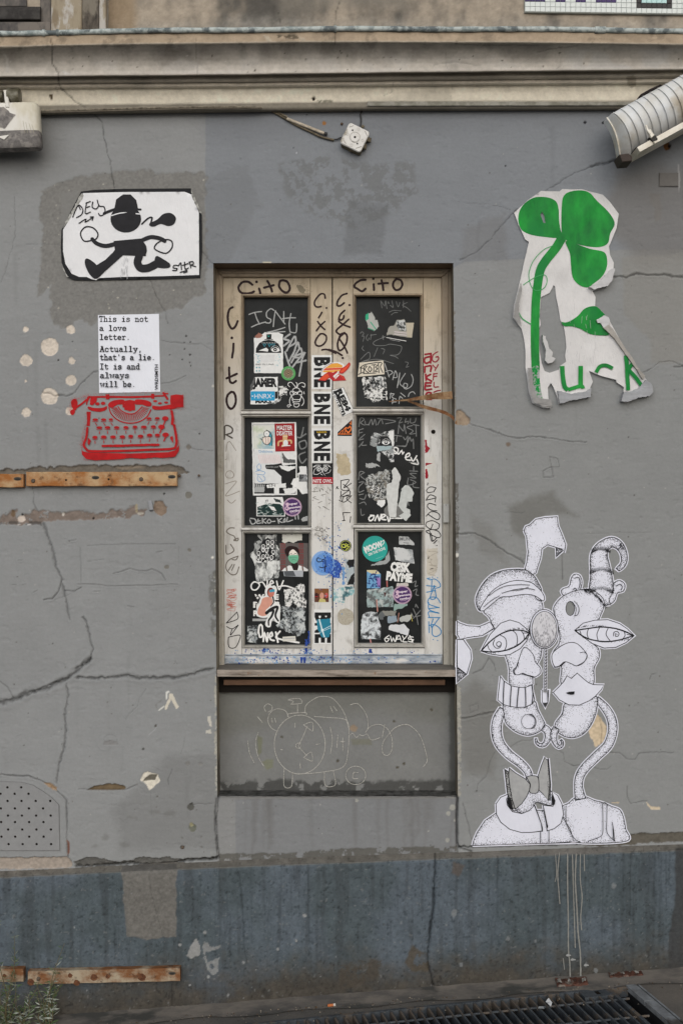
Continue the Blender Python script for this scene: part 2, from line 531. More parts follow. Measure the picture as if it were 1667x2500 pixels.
class Art(MB):
    """paint, ink and paper laid on a surface at depth y; every stroke lies a hair above the last"""
    def __init__(s, y, lift=0.0006, disp=None):
        super().__init__(); s.y = y; s.l = lift; s.disp = disp
        s.dl = 0.00002
    def pt(s, x, y, l):
        d = s.disp(x, y) if s.disp else 0.0
        X, Y, Z = P(x, y, s.y)
        return (X, Y - l - d, Z)
    def fill(s, pts, mat, holes=(), thick=0.0, smooth=False, grid=None):
        if smooth: pts = catmull(pts, True)
        if grid:
            tri, allp = s._grid(pts, holes, grid)
        else:
            loops = [pts] + list(holes)
            allp = [p for lp in loops for p in lp]
            tri = geometry.tessellate_polygon([[Vector((x, y, 0)) for x, y in lp] for lp in loops])
        s.l += s.dl
        F = []
        for t in tri:
            a, b, c = [allp[i] for i in t]
            ar = (b[0] - a[0]) * (c[1] - a[1]) - (b[1] - a[1]) * (c[0] - a[0])
            if abs(ar) < 1e-7: continue
            F.append(list(t) if ar < 0 else list(t)[::-1])
        s.add([s.pt(x, y, s.l + thick) for x, y in allp], F, mat, bool(grid))
        if thick:
            for lp in [pts] + list(holes):
                n = len(lp)
                V = [s.pt(x, y, s.l + thick) for x, y in lp] + [P(x, y, s.y) for x, y in lp]
                s.add(V, [[i, (i + 1) % n, n + (i + 1) % n, n + i] for i in range(n)], mat)
            s.l += thick
    def _grid(s, pts, holes, g):
        loops = [pts] + list(holes)
        vs = []; es = []
        for lp in loops:
            d = []
            for i in range(len(lp)):
                x0, y0 = lp[i]; x1, y1 = lp[(i + 1) % len(lp)]
                n = max(1, int(math.hypot(x1 - x0, y1 - y0) / g))
                for k in range(n): d.append((x0 + (x1 - x0) * k / n, y0 + (y1 - y0) * k / n))
            b = len(vs); vs += d
            es += [(b + i, b + (i + 1) % len(d)) for i in range(len(d))]
        xs = [p[0] for p in pts]; ys = [p[1] for p in pts]
        gx, gy = np.meshgrid(np.arange(min(xs), max(xs), g), np.arange(min(ys), max(ys), g))
        gx = gx + (np.arange(gx.shape[0]) % 2)[:, None] * g / 2
        gx = gx.ravel(); gy = gy.ravel()
        ok = ins_np(gx, gy, pts); e = edge_np(gx, gy, pts)
        for h in holes: ok &= ~ins_np(gx, gy, h); e = np.minimum(e, edge_np(gx, gy, h))
        ok &= e > g * .4
        vs += list(zip(gx[ok], gy[ok]))
        r = geometry.delaunay_2d_cdt([Vector(v) for v in vs], es, [],0,1e-5)
        V = [(v.x, v.y) for v in r[0]]
        F = []
        if r[2]:
            cx = np.array([sum(V[i][0] for i in f) / len(f) for f in r[2]]); cy = np.array([sum(V[i][1] for i in f) / len(f) for f in r[2]])
            ok = ins_np(cx, cy, pts)
            for h in holes: ok &= ~ins_np(cx, cy, h)
            F = [f for f, k in zip(r[2], ok) if k]
        return F, V
    def stroke(s, pts, w, mat, closed=False, smooth=True, w1=None, rise=0.00002, rough=0.0, step=3.0, square=False):
        if smooth: c = catmull(pts, closed, step)
        else: c = list(pts)
        if closed: c = c + [c[0]]
        c2 = [c[0]]
        for p in c[1:]:
            if math.hypot(p[0] - c2[-1][0], p[1] - c2[-1][1]) > 0.05: c2.append(p)
        c = c2; n = len(c)
        if n < 2: return s.dot(c[0][0], c[0][1], w / 2, mat)
        s.l += s.dl
        if w1 is None: w1 = w
        V = []
        for i, p in enumerate(c):
            a = c[max(i - 1,0)]; b = c[min(i + 1, n - 1)]
            dx, dy = b[0] - a[0], b[1] - a[1]; L = math.hypot(dx, dy) or 1
            nx, ny = -dy / L, dx / L
            t = i / (n - 1)
            h = (w(t) if callable(w) else w + (w1 - w) * t) / 2
            if 0 < i < n - 1:
                ux, uy = p[0] - a[0], p[1] - a[1]; l1 = math.hypot(ux, uy) or 1
                cs = max(0.55, abs((-uy / l1) * nx + (ux / l1) * ny)); h /= cs
            r1 = 1 + random.uniform(-rough, rough); r2 = 1 + random.uniform(-rough, rough)
            l = s.l + rise * t
            V.append(s.pt(p[0] + nx * h * r1, p[1] + ny * h * r1, l)); V.append(s.pt(p[0] - nx * h * r2, p[1] - ny * h * r2, l))
        F = [[2 * i, 2 * i + 1,2 * i + 3,2 * i + 2] for i in range(n - 1)]
        s.add(V, F, mat)
        if not closed and not square:
            for end, other, ww, l in ((c[0], c[1], w, s.l),(c[-1], c[-2], w1, s.l + rise)):
                if callable(w): continue
                dx, dy = end[0] - other[0], end[1] - other[1]
                a0 = math.atan2(dy, dx)
                cap = [(end[0] + ww / 2 * math.cos(a0 + k * math.pi / 6), end[1] + ww / 2 * math.sin(a0 + k * math.pi / 6)) for k in range(-3,4)]
                s.add([s.pt(x, y, l) for x, y in cap],[list(range(7))], mat)
        s.l += rise
    def line(s, pts, w, mat, **kw): s.stroke(pts, w, mat, smooth=False, **kw)
    def dot(s, x, y, r, mat, n=8, ry=None):
        s.l += 0.000001
        s.add([s.pt(px, py, s.l) for px, py in ell(x, y, r, ry, n)],[list(range(n))], mat)
    def text(s, txt, x0, y0, x1, y1, mat, bold=0.0, rot=0.0, sp=1.0, shear=0.0):
        """lettering whose ink fills the box x0..x1, y0..y1 (before rotation by rot degrees about the box centre)"""
        v, f, bb = glyph_mesh(txt, bold, sp)
        s.l += s.dl
        cx, cy = (x0 + x1) / 2,(y0 + y1) / 2
        a = math.radians(rot); V = []
        for gx, gy in v:
            u = (gx - bb[0]) / (bb[2] - bb[0]); t = (gy - bb[1]) / (bb[3] - bb[1])
            X = x0 + (x1 - x0) * u - cx + shear * (t - .5) * (y1 - y0); Y = y1 - (y1 - y0) * t - cy
            V.append(s.pt(cx + X * math.cos(a) - Y * math.sin(a), cy + X * math.sin(a) + Y * math.cos(a), s.l))
        s.add(V, f, mat)
    def tstroke(s, fn, strokes, w, mat, **kw):
        for st in strokes: s.stroke(fn(st), w, mat, **kw)
    def scribble(s, x0, y0, x1, y1, n, w, mat, seed=1, vertical=False):
        r = random.Random(seed); pts = []
        for i in range(n):
            t = i / (n - 1)
            if vertical: pts.append((r.uniform(x0, x1), y0 + (y1 - y0) * t + r.uniform(-4,4)))
            else: pts.append((x0 + (x1 - x0) * t + r.uniform(-3,3), r.uniform(y0, y1)))
        s.stroke(pts, w, mat)
    def spray(s, pts, spread, n, mat, r0=0.4, r1=0.9, seed=3):
        r = random.Random(seed); seg = list(zip(pts[:-1], pts[1:]))
        for _ in range(n):
            (xa, ya),(xb, yb) = r.choice(seg); t = r.random()
            s.dot(xa + (xb - xa) * t + r.gauss(0, spread), ya + (yb - ya) * t + r.gauss(0, spread), r.uniform(r0, r1), mat, 5)
# ------------------------------------------------------------------ the building front
building = empty('building', (0,0.02,0.0), label='old rendered street front painted grey, with stained cornice, window and blue-grey plinth', cat='building')
M_wall = field_mat('painted_render', 0.88,0.13,170,0.22)
M_plinth = field_mat('plinth_render', 0.8,0.38,120,0.45)
M_stone = field_mat('stained_stone', 0.9,0.22,110,0.4)

def quad3(x, l, c, r):
    t = np.clip((x - 840) / 830.0,-1.3,1.3)
    return c + (r - l) / 2 * t + ((l + r) / 2 - c) * t * t
def plinth_top(x): return 2116 + (x - 530) * -0.036 + 10 * np.exp(-(x / 400.0) ** 2) * 0.6
def ledge_back(x): return plinth_top(x) - 17

GREY = (142,144,145); GREYB = (130,134,139); WARM = (139,141,141)
xs = np.arange(-160,1832,2.0); ys = np.arange(236,2140,2.0)
PX, PY = np.meshgrid(xs, ys)
wall = Field(PX, PY, np.zeros_like(PX))
n1 = fbm(PX, PY, 260,4,3); n0 = fbm(PX * .5, PY, 18,5,4,.7)
base = nlin(GREY)[None, None] * (0.92 + 0.13 * n1 + .06 * (n0 - .5))[..., None]
warm = nlin(WARM)[None, None] * (0.93 + 0.12 * n1 + .06 * (n0 - .5))[..., None]
k = sstep(1150,1500, PX + 0 * PY) * 0.0 + sstep(900,1250, PX * 0.55 + PY * 0.45) * 0.85
wall.C[:] = base * (1 - k[..., None]) + warm * k[..., None]
wall.H += (fbm(PX, PY, 300,3,8) - .5) * 0.006 + (fbm(PX * 0.8, PY, 22,5,9,.65) - .5) * 0.0015 + (fbm(PX * .25, PY, 8,2,10) - .5) * 0.0009 - .0010 * sstep(.66,.76, fbm(PX * .6, PY, 14,3,12))
B = wall.blob
# blue-grey repaint under the cornice, feathered lower edge to the right of the window
B([(503,236),(1900,236),(1900,600),(1480,612),(1400,633),(1200,634),(1135,640),(1106,655),(500,655)], GREYB, 0.0004,2,30,3)
B([(503,236),(1900,236),(1900,300),(503,330)],(118,121,126),0,30,160,60,.5)  # soft darker band: the cornice's shade painted into the wall colour
B([(1130,560),(1230,520),(1240,636),(1130,640)],(120,121,123),0,12,40,20,.6)
B(cF([(1290,110),(1380,110),(1385,320),(1330,345),(1330,230),(1290,180)]),(128,125,121),0,4,20,6,.7)
B([(1500,420),(1840,400),(1840,640),(1560,640),(1480,560)],(117,115,113),0,20,60,50,.7)
B(cF([(1060,640),(1568,590),(1568,1500),(1300,1500),(1290,1300),(1080,1100)]),(137,136,132),0.0003,6,40,12,.65)
# older cement left bare round the running-figure poster
B([(95,500),(100,470),(150,440),(250,424),(300,418),(372,412),(385,424),(455,418),(503,424),(503,716),(465,735),(445,752),(400,760),(372,770),(300,782),(240,775),(225,800),(200,780),(168,800),(135,795),(120,760),(128,700),(92,722),(100,640),(104,560)],
  (124,123,120),-0.0016,9,16,7,.9,21, grain=0.0008, gscale=3)
B([(150,470),(190,470),(190,560),(152,600)],(128,128,126),0.0006,3,12,3,.9)
for i in range(60):
    a, b = random.uniform(110,500), random.uniform(430,770)
    wall.disc(a, b, random.uniform(.8,2.4),(178,174,164),0,.6)
B([(500,440),(600,400),(640,500),(560,640),(500,640)],(110,112,114),0,10,30,10,.25)
# scoured patch over the window
B([(680,400),(780,375),(900,400),(1010,395),(1020,470),(960,520),(860,560),(760,520),(700,480)],(106,107,106),-0.0006,8,16,14,.5,33, thr=.5, tscale=16)
B([(850,490),(950,500),(930,620),(840,620)],(100,102,104),0,8,20,16,.4,34)
# right wall smears
B([(1240,1240),(1300,1210),(1350,1195),(1380,1240),(1410,1260),(1340,1255),(1290,1310),(1250,1300)],(104,103,98),0,9,22,22,.6,35)
B([(1150,1260),(1200,1290),(1240,1380),(1170,1350)],(114,113,109),0,9,22,24,.4,36)
B([(1120,1700),(1160,1650),(1240,1720),(1200,1900),(1130,1880)],(112,111,107),0,12,40,40,.6)
B([(400,1850),(560,1840),(545,2070),(300,2080),(280,1980)],(123,124,124),0,12,40,40,.6)
# cracks, left side
cr = wall.crack
cr(cA([(430,517),(470,560),(478,640),(492,700),(505,740),(520,859)]),1.7,.003,.4,3,10)
cr([(278,460),(283,490)],1.5,.002,.5)
cr(cC([(1000,830),(1040,930),(1070,1000),(1120,1080),(1140,1180)]),1.5,.002,.55)
cr(cC([(1415,600),(1460,650),(1500,700)]),1.6,.002,.5)
cr(cC([(0,545),(100,540),(290,545)]),1.3,.0012,.75)
cr([(35,480),(40,560),(20,640),(5,690)],1.3,.0015,.7)
cr(cE([(430,682),(490,685),(560,655),(590,600),(640,550),(680,510),(730,498)]),2.2,.003,.45,3,10,.0008)
cr(cE([(315,660),(370,665),(400,685),(430,682)]),2.0,.003,.45,2,10)
cr(cE([(1185,590),(1250,585),(1310,565),(1370,535)]),1.8,.002,.6,2,12,.0008)
cr(cE([(1185,275),(1300,290),(1400,300),(1480,300),(1560,345)]),1.5,.0018,.65,2,12)
cr(cE([(1390,1060),(1440,1080),(1565,1085)]),1.5,.0018,.6,2,12)
wall.disc(461,1092,6,(120,116,110),-.003,3)
cr(cM([(300,270),(330,370),(365,465),(380,560),(415,640),(440,740),(465,860),(478,930)]),3,.005,.5,4,10,.0012)
cr(cM([(225,20),(235,140),(290,250)]),1.6,.002,.55,3)
cr(cM([(300,795),(360,790),(400,740),(425,660)]),1.8,.004,.4,2,10,.001)
cr(cM([(445,735),(510,735),(555,712)]),1.7,.003,.5,2,10)
cr(cM([(380,795),(470,760),(555,715)]),1.5,.001,.75,2,10)
cr(cM([(570,920),(600,970),(615,1060),(640,1130),(610,1220),(520,1265)]),2.6,.005,.42,3,9,.001)
cr(cL([(620,-90),(520,0),(430,60),(330,110),(200,140),(110,190),(0,212),(-160,240)]),5.2,.008,.38,5,9,.002)
cr(cL([(480,35),(380,75),(250,130),(110,195)]),2.0,.004,.55,5,9,.001)
cr(cM([(525,1330),(650,1332),(770,1325),(880,1315),(950,1332),(1080,1330),(1200,1330),(1320,1300),(1455,1272)]),3.8,.007,.36,4,9,.0018)
cr(cL([(455,80),(465,170),(445,300),(455,400),(445,500),(410,620),(390,760)]),2.6,.005,.5,3,9,.001)
cr(cL([(0,62),(50,100),(95,175)]),1.6,.002,.5,2)
cr(cL([(1480,870),(1470,1000),(1473,1100),(1490,1270)]),2.4,.006,.3,2,8)
cr(cL([(1300,905),(1400,903),(1470,898)]),1.3,.002,.6,2)
cr(cL([(1175,670),(1150,740),(1155,770)]),1.3,.002,.6,2); cr(cL([(1265,450),(1240,560)]),1.2,.001,.75,2)
cr(cL([(860,330),(880,290),(940,240),(955,180),(1000,120)]),1.2,.0015,.8,2, lip=.0008)
cr(cL([(1030,820),(1035,980)]),1.2,.001,.8,1)
# ghost of an old plate: raised line rectangle
cr(cM([(600,425),(800,418),(1000,414),(1200,414)]),1.4,.0015,.7,1)
cr(cM([(550,440),(552,560),(556,680)]),1.4,.0015,.75,1); cr(cM([(1220,430),(1218,690)]),1.2,.001,.85,1)
cr(cM([(535,690),(640,690),(740,702),(950,700),(1215,690)]),1.6,.0018,.62,1, lip=.001)
cr(cM([(600,535),(720,518)]),1.3,.0015,.7,1); cr(cM([(770,618),(830,605),(885,583),(950,597),(1000,600),(1040,583),(1105,618),(1130,660)]),1.5,.002,.55,1, lip=.001)
for x, y in cM([(120,530),(80,695),(150,698),(230,748),(470,395),(870,840),(1070,475),(1030,730),(640,740)]):
    cr([(x, y),(x + random.uniform(8,22), y + random.uniform(-6,3))],1.4,.0018,.72,1, lip=.001)
cr(cM([(1195,1210),(1200,1225),(1215,1235)]),1.2,.002,.6,0)
for x, y, r in [(1140,572,16),(1290,80,24),(1295,455,14)]:
    p = cM([(x, y)])[0]; wall.disc(p[0], p[1], r / 2.8,(118,116,110),-.002,2)
# chips and spalls
B(cL([(600,808),(640,785),(700,775),(730,765),(800,768),(850,778),(865,795),(850,808),(740,812)]),(112,97,76),-.008,2,6,1.5, grain=.002, gscale=5)
cr(cL([(540,800),(610,806),(860,806),(940,770)]),1.6,.003,.55,1)
B(cL([(960,740),(985,690),(1010,680),(1080,700),(1097,745),(1050,790),(1020,812),(1005,770)]),(214,208,194),-.003,1.5,6,1.5, grain=.001)
B(cL([(975,750),(1000,720),(1030,705),(1075,705),(1060,740),(1000,745)]),(104,100,90),-.003,1.5,6,1.5, grain=.002)
cr(cL([(1140,190),(1135,150),(1150,135),(1165,150)]),1.6,-.0005,1.0,0)
B(cL([(1160,150),(1180,150),(1225,245),(1205,255),(1170,190),(1145,250),(1130,262),(1128,235),(1152,190)]),(206,200,186),.0004,1,6,1)
B(cL([(1132,190),(1136,140),(1152,128),(1160,140),(1146,150),(1142,190)]),(214,214,210),.0004,.5,6,1)
B(cL([(1080,265),(1120,232),(1128,238),(1092,266)]),(206,206,200),.0003,.5,6,1)
B(cL([(1125,170),(1090,215),(1075,215),(1078,265),(1060,230)]),(120,120,117),-.0008,1,6,2,.6)
cr(cL([(1020,430),(1058,398),(1075,370)]),1.2,0,1.35,0)
for x, y, r, c in [(1065,370,9,(90,88,84)),(980,530,9,(88,88,86)),(1283,628,16,(128,128,126)),(1372,632,14,(130,130,128)),(1305,925,24,(92,92,88)),
                   (1318,1068,26,(108,110,100)),(1310,1045,14,(150,146,118)),(1247,1200,13,(96,94,90)),(1245,1138,8,(120,120,118)),(1378,1198,8,(118,118,116)),(1375,1130,6,(118,118,116)),(1075,855,6,(105,103,98)),(1310,905,10,(80,80,76))]:
    p = cL([(x, y)])[0]; wall.disc(p[0], p[1], r / 2.8, c, -.0022,2,1.5)
for pts in [[(1420,305),(1438,305),(1446,350),(1445,375),(1432,370),(1425,340)],[(1405,400),(1440,395),(1450,425),(1410,420)]]:
    B(cL(pts),(196,192,182),.0003,1.5,6,1)
wall.disc(256,1814,19 / 1, None, .0012,1,3); cr(ell(270,1805,16,12,14) , 1.2,.0012,.8,1)
B(cL([(710,500),(715,478),(760,467),(800,480),(812,500)]),(134,134,134),-.0016,1,6,1)
for x, y in cL([(905,1000),(850,1180),(720,1130),(650,1195),(1160,970),(1060,960)]):
    B(ell(x, y, random.uniform(6,16), random.uniform(4,9)),(112,112,110),0,5,10,9,.5)
# edges of the window opening: bare chipped plaster
for (x0, y0, x1, y1) in [(529,1400,531,1560),(531,1650,533,1940)]:
    B([(x0 - 7, y0),(x1 + 6, y0),(x1 + 8, y1),(x1 - 7, y1)],(170,168,158),-.0012,3.5,9,2,1, thr=.46, tscale=12, grain=.0015)
B([(512,1400),(530,1390),(530,1560),(514,1540)],(98,98,93),-.001,6,14,8,.7, thr=.45, tscale=16)
B([(1114,1655),(1124,1655),(1126,1940),(1115,1950)],(160,158,150),-.0015,3,9,2,1, thr=.42, tscale=12, grain=.0015)
B([(1108,1180),(1119,1180),(1121,1640),(1110,1640)],(98,96,91),-.002,3,9,2,.9, thr=.4, tscale=14, grain=.0015)
B([(1102,760),(1110,760),(1112,1000),(1104,1000)],(120,112,100),-.0015,2.5,9,2,.8, thr=.4, tscale=14)
wall.disc(519,1361,3.2,(226,224,216),.001,.5); wall.disc(1114.5,1355,5,(214,212,204),.001,1, ); wall.disc(520,943,3,(190,188,180),0,1)
B(cN([(690,48),(800,46),(800,60),(700,64)]),(196,190,172),0,1,5,1)
# cream spots left of the letter
for x, y, r in [(192,192,21),(522,195,34),(370,322,67),(196,422,45),(530,426,25),(193,578,10),(527,570,39),(367,685,62),(195,805,33),(515,793,30)]:
    p = cE([(x, y)])[0]; wall.disc(p[0], p[1], r / 3.0154,(206,196,184),-.0022,2.6,1.2, grain=.0012, gscale=3)
cr(cE([(315,660),(370,665),(400,685),(430,682)]),1.6,.003,.5,2,10)
for x, y, r in [(1370,241,7),(1358,290,5),(1402,287,4),(1360,338,6),(1400,380,7),(1250,381,5),(1343,416,6),(1399,436,6),(1405,461,5),(535,283,4),(430,421,7),(1470,960,6)]:
    p = cE([(x, y)])[0]; wall.disc(p[0], p[1], max(1.6, r / 3.0154),(52,50,48),-.003,.5,1)
# gouged render above the rusty channel and the scar below it
B(cE([(-200,1235),(0,1232),(60,1215),(100,1230),(200,1228),(260,1205),(350,1212),(430,1205),(560,1195),(700,1192),(850,1200),(1000,1190),(1100,1205),(1250,1190),(1340,1200),(1370,1235),(1400,1245),(1310,1255),(-200,1262)]),
  (108,102,94),-.009,5,9,1.5,1,51, grain=.006, gscale=6)
B(cE([(830,1205),(1040,1195),(1060,1215),(900,1225)]),(134,122,108),0,5,9,4,.8, grain=.003)
B(cM([(-200,240),(0,240),(40,215),(80,180),(110,185),(115,230),(200,210),(250,180),(340,195),(400,200),(480,180),(560,190),(620,195),(720,205),(780,175),(860,180),(930,150),(960,170),(1000,180),(990,215),(880,235),(700,240),(520,255),(430,245),(300,265),(200,285),(0,278),(-200,280)]),
  (124,112,104),-.004,7,11,5,.95,52, grain=.004, gscale=7, thr=.33, tscale=17)
B(cM([(-100,262),(0,262),(290,262),(290,285),(0,282),(-100,282)]),(70,68,66),-.001,3,8,3,.7,53, thr=.48, tscale=14)
for x, y, rx, ry, c in [(148,243,26,22,(204,192,182)),(90,205,14,26,(110,92,74)),(432,210,9,12,(196,190,182)),(935,170,10,30,(160,150,128)),(960,205,22,8,(172,166,156)),(200,282,16,5,(190,190,190)),(130,280,12,6,(180,176,172))]:
    p = cM([(x, y)])[0]; B(ell(p[0], p[1], rx / 2.8, ry / 2.8,12), c, -.001,2,5,1.5)
for x, y, r in [(155,213,8),(640,238,8),(1122,73,7)]:
    p = cM([(x, y)])[0]; wall.disc(p[0], p[1], r / 2.8,(40,38,36),-.004,1)
B(cM([(1060,125),(1110,118),(1140,160),(1135,205),(1100,225),(1065,200),(1050,170)]),(132,116,102),-.006,3,7,2,1, grain=.005, gscale=5)
# left foot of the render: bare strip and broken edge over the plinth
B(cL([(-300,1272),(0,1272),(455,1268),(478,1275),(500,1320),(470,1345),(0,1352),(-300,1352)]),(158,148,138),-.008,3,9,2,1,61, grain=.002)
B(cL([(500,1300),(560,1280),(620,1265),(700,1278),(800,1300),(880,1292),(980,1268),(1070,1275),(1160,1268),(1200,1280),(1490,1270),(1490,1282),(1300,1292),(1150,1318),(1060,1325),(900,1310),(760,1325),(600,1332),(530,1330)]),
  (92,91,88),-.007,4,8,2,1,62, grain=.005, gscale=6)
cr(cL([(520,1330),(600,1333),(900,1312),(1060,1326),(1300,1290),(1488,1274)]),3.2,.012,.14,3,9)
cr(cL([(-200,700),(0,703),(100,712),(200,715),(270,740),(330,770),(390,815),(430,850),(455,880),(460,1000),(458,1150),(466,1262)]),2.1,.005,.42,2,9,.0012)
B(cL([(300,755),(350,760),(390,790),(385,815),(330,785)]),(158,134,108),-.003,2,6,1.5, grain=.002)
B(cL([(458,1150),(478,1160),(478,1240),(466,1250)]),(120,86,74),-.003,2,6,1.5, grain=.002)
# right side cracks
cr([(1512,388),(1480,398),(1470,402),(1440,408),(1388,430),(1340,460),(1250,520),(1195,585),(1160,618),(1122,634)],1.7,.003,.45,4,12)
cr([(1515,386),(1480,398),(1440,406)],3.0,.005,.5,3,9)
cr(cF([(0,200),(70,215),(150,245)]),1.4,.002,.6); cr([(1100,490),(1150,495),(1200,500)],1.2,.001,.8)
cr(cF([(985,790),(1100,795),(1180,770),(1300,780),(1420,775),(1480,795),(1568,795),(1800,800)]),2.7,.006,.38,3,9,.0012)
cr(cF([(1230,1580),(1300,1545),(1380,1490),(1450,1480),(1568,1525),(1700,1530)]),1.6,.003,.55,3,9,.0008)
cr(cF([(1490,1530),(1568,1525),(1700,1525)]),2.2,.004,.4,2)
cr([(1148,1036),(1190,1048),(1215,1058),(1262,1070),(1300,1066),(1345,1070),(1385,1078),(1430,1079)],1.9,.003,.5,3,10,.0012)
B([(1112,1002),(1124,1000),(1136,1010),(1148,1020),(1147,1034),(1130,1038),(1112,1036)],(150,134,116),-.006,3,7,1.5,1, grain=.006, gscale=5)
B(ell(1240,1085,6,5),(110,92,76),0,1,6,4,.8)
for pts in [[(1340,1115),(1360,1120),(1365,1140),(1345,1140),(1340,1115)],[(1325,1150),(1345,1140),(1350,1165),(1325,1165),(1325,1150)]]:
    cr(pts, 1.5,.002,.6,1,6,.001)
cr(cG([(45,265),(110,258),(190,260),(280,300),(380,380),(450,420),(540,460),(572,495)]),2.4,.004,.42,3,10,.0012)
cr(cG([(850,400),(850,500),(855,610)]),1.8,.002,.5,1); cr(cG([(410,100),(480,92),(560,96)]),1.3,.0015,.75)
cr(cG([(1040,258),(1200,255),(1530,250)]),1.2,.001,.8,1)
cr(cG([(170,1330),(240,1300),(290,1210),(330,1260),(345,1320)]),1.7,.002,.55,2)
cr(cH([(80,360),(150,350),(250,325),(330,310),(400,280)]),2.3,.004,.5,2,9,.0015)
cr(cH([(140,265),(205,245),(210,290),(150,315),(140,265)]),1.4,.0015,.7,1)
cr(cH([(340,610),(300,690),(270,800),(210,860),(190,930)]),1.4,.002,.7,2); cr(cH([(450,580),(540,530),(600,530),(650,500)]),1.4,.002,.7,2)
cr(cH([(820,600),(860,620),(870,690),(940,720),(1000,715)]),1.4,.002,.6,2); cr(cH([(1210,620),(1290,620),(1340,665),(1410,670),(1440,625),(1568,615),(1700,620)]),1.6,.002,.55,2)
cr(cH([(1345,880),(1350,960),(1380,1010),(1440,1000),(1500,990)]),1.6,.002,.55,2); cr(cH([(1100,740),(1190,750),(1220,730)]),1.4,.002,.6,2)
cr(cH([(90,1010),(130,1150),(160,1290)]),1.8,.002,.6,2); cr(cH([(1520,60),(1535,20),(1568,15)]),1.6,.003,.5,1)
B(cH([(1120,320),(1160,370),(1190,420),(1197,470),(1175,520),(1140,560),(1100,575),(1085,520),(1055,480),(1055,440),(1085,400),(1100,330)]),(205,187,160),-.0015,3,7,1.5,1, grain=.0008)
cr(cH([(1140,360),(1155,450),(1150,550)]),1.6,.002,.5,1)
B(cH([(1225,1000),(1290,995),(1285,1010),(1240,1008)]),(196,180,156),-.001,1.5,6,1.5); B(cH([(1495,995),(1530,1030),(1600,1035),(1600,1055),(1530,1055),(1500,1020)]),(205,190,166),-.001,2,6,1.5)
B(cH([(1050,1335),(1350,1300),(1350,1250),(1480,1235),(1568,1240),(1800,1225),(1800,1300),(1568,1310),(1340,1325),(1000,1345)]),(96,92,84),-.006,4,8,2,1, grain=.004, gscale=6)
cr(cH([(-40,940),(50,960),(45,1150),(50,1340)]),2.6,.008,.2,1,8)
cr(cH([(50,1345),(200,1340),(300,1338),(600,1327),(900,1322),(1100,1318),(1300,1300)]),3.0,.009,.16,3,8)
for i in range(150):      # small old lumps and pock marks under the paint
    a, b = random.uniform(-150,1830), random.uniform(330,2090)
    if 500 < a < 1130 and b > 600: continue
    if random.random() < .5: cr([(a, b),(a + random.uniform(-16,16), b + random.uniform(-4,6))],1.3,.0012 * random.choice([1,-1]),.88,1)
    else: wall.disc(a, b, random.uniform(1.2,3), None, random.choice([-.0015,.0015]),.5,1.5,.9)
# dirt under the cornice moulding, exposed lath strip
B([(60,262),(640,252),(640,268),(400,273),(60,282)],(118,104,88),-.0015,2.5,10,2,.9, thr=.4, tscale=18)
B(cX([(0,140),(400,130),(900,90),(1330,100),(1330,180),(1180,215),(1050,225),(700,225),(580,200),(420,170),(0,165)]),(150,140,124),-.001,3,8,2,.9, grain=.0015)
B([(640,247),(890,244),(890,262),(640,258)],(156,144,126),0,2,8,2,.9)
B([(895,255),(1530,252),(1530,264),(900,267)],(116,102,86),0,3,10,3,.85, thr=.42, tscale=20)
for x, y, r, c in [(800,160,28,(104,92,74)),(915,175,36,(150,104,62)),(1012,175,26,(84,80,72)),(790,370,26,(150,108,66)),(565,260,9,(24,24,26)),(400,685,8,(84,86,90)),(438,745,9,(190,190,196))]:
    p = cX([(x, y)])[0]; wall.disc(p[0], p[1], r / 5.2267, c, -.001,1,1.2)
for x, y in [(1022,600),(1427,299),(1233,405)]: wall.disc(x, y, 1.8,(60,60,64),-.002,.3,1)
for x, y in [(1471,300),(1502,351),(1427,299)]: wall.disc(x, y, 3.4,(34,34,38),-.003,.3,1.2)
wall.disc(1627,357,9,(110,76,46),-.003,2,2); wall.disc(1633,356,4,(40,34,32),-.004,1,1)
B([(1653,400),(1656,400),(1660,440),(1656,470),(1653,440)],(170,170,170),0,1.5,5,1,.6)
# panel under the niche: slightly newer and cooler
B([(531,1946),(1117,1946),(1117,2110),(531,2120)],(128,130,132),-.0035,1,20,2,1,71)
B([(531,1952),(574,1952),(576,2110),(531,2120)],(137,138,138),.0008,1,20,3,1,72)
for i in range(16):
    x = random.uniform(580,1110); wd = random.uniform(4,26)
    B([(x, 1950),(x + wd, 1950),(x + wd * .8,1950 + random.uniform(40,160)),(x + wd * .2,1950 + random.uniform(40,160))],(108,107,106),0,5,30,12, random.uniform(.2,.5))
B([(540,1944),(1110,1944),(1110,1950),(540,1952)],(136,136,134),.001,1.5,10,2,.8)
cr([(533,1946),(529,2000),(531,2050),(534,2095)],2.0,.006,.35,1.5,9); cr([(1117,1950),(1114,2000),(1116,2060),(1122,2070),(1150,2078)],2.6,.008,.22,1.5,9)
B([(535,2085),(700,2083),(840,2072),(1117,2066),(1117,2082),(840,2094),(535,2112)],(88,86,80),-.001,3,10,4,.8, thr=.42, tscale=16)
for x, y, r in [(1104,1972,8),(1093,1986,6),(1092,2052,5),(1110,2003,3),(872,1955,4)]: wall.disc(x, y, r, (158,158,152),0,3)
for i in range(46):
    x = random.choice([random.uniform(-150,500), random.uniform(1140,1830)]); y = random.uniform(280,1950); h_ = random.uniform(40,220); wd = random.uniform(3,14)
    B([(x, y),(x + wd, y),(x + wd * .7, y + h_),(x + wd * .3, y + h_)], None, 0,5,26,10, random.uniform(.3,.8), None, random.choice([.88,.93,1.06]))
for i in range(420):
    x = random.uniform(-150,1830); y = 340 + 1750 * random.random() ** .7
    wall.disc(x, y, random.uniform(.7,1.9), random.choice([(92,91,88),(168,167,162),(104,102,98)]),0,.4)
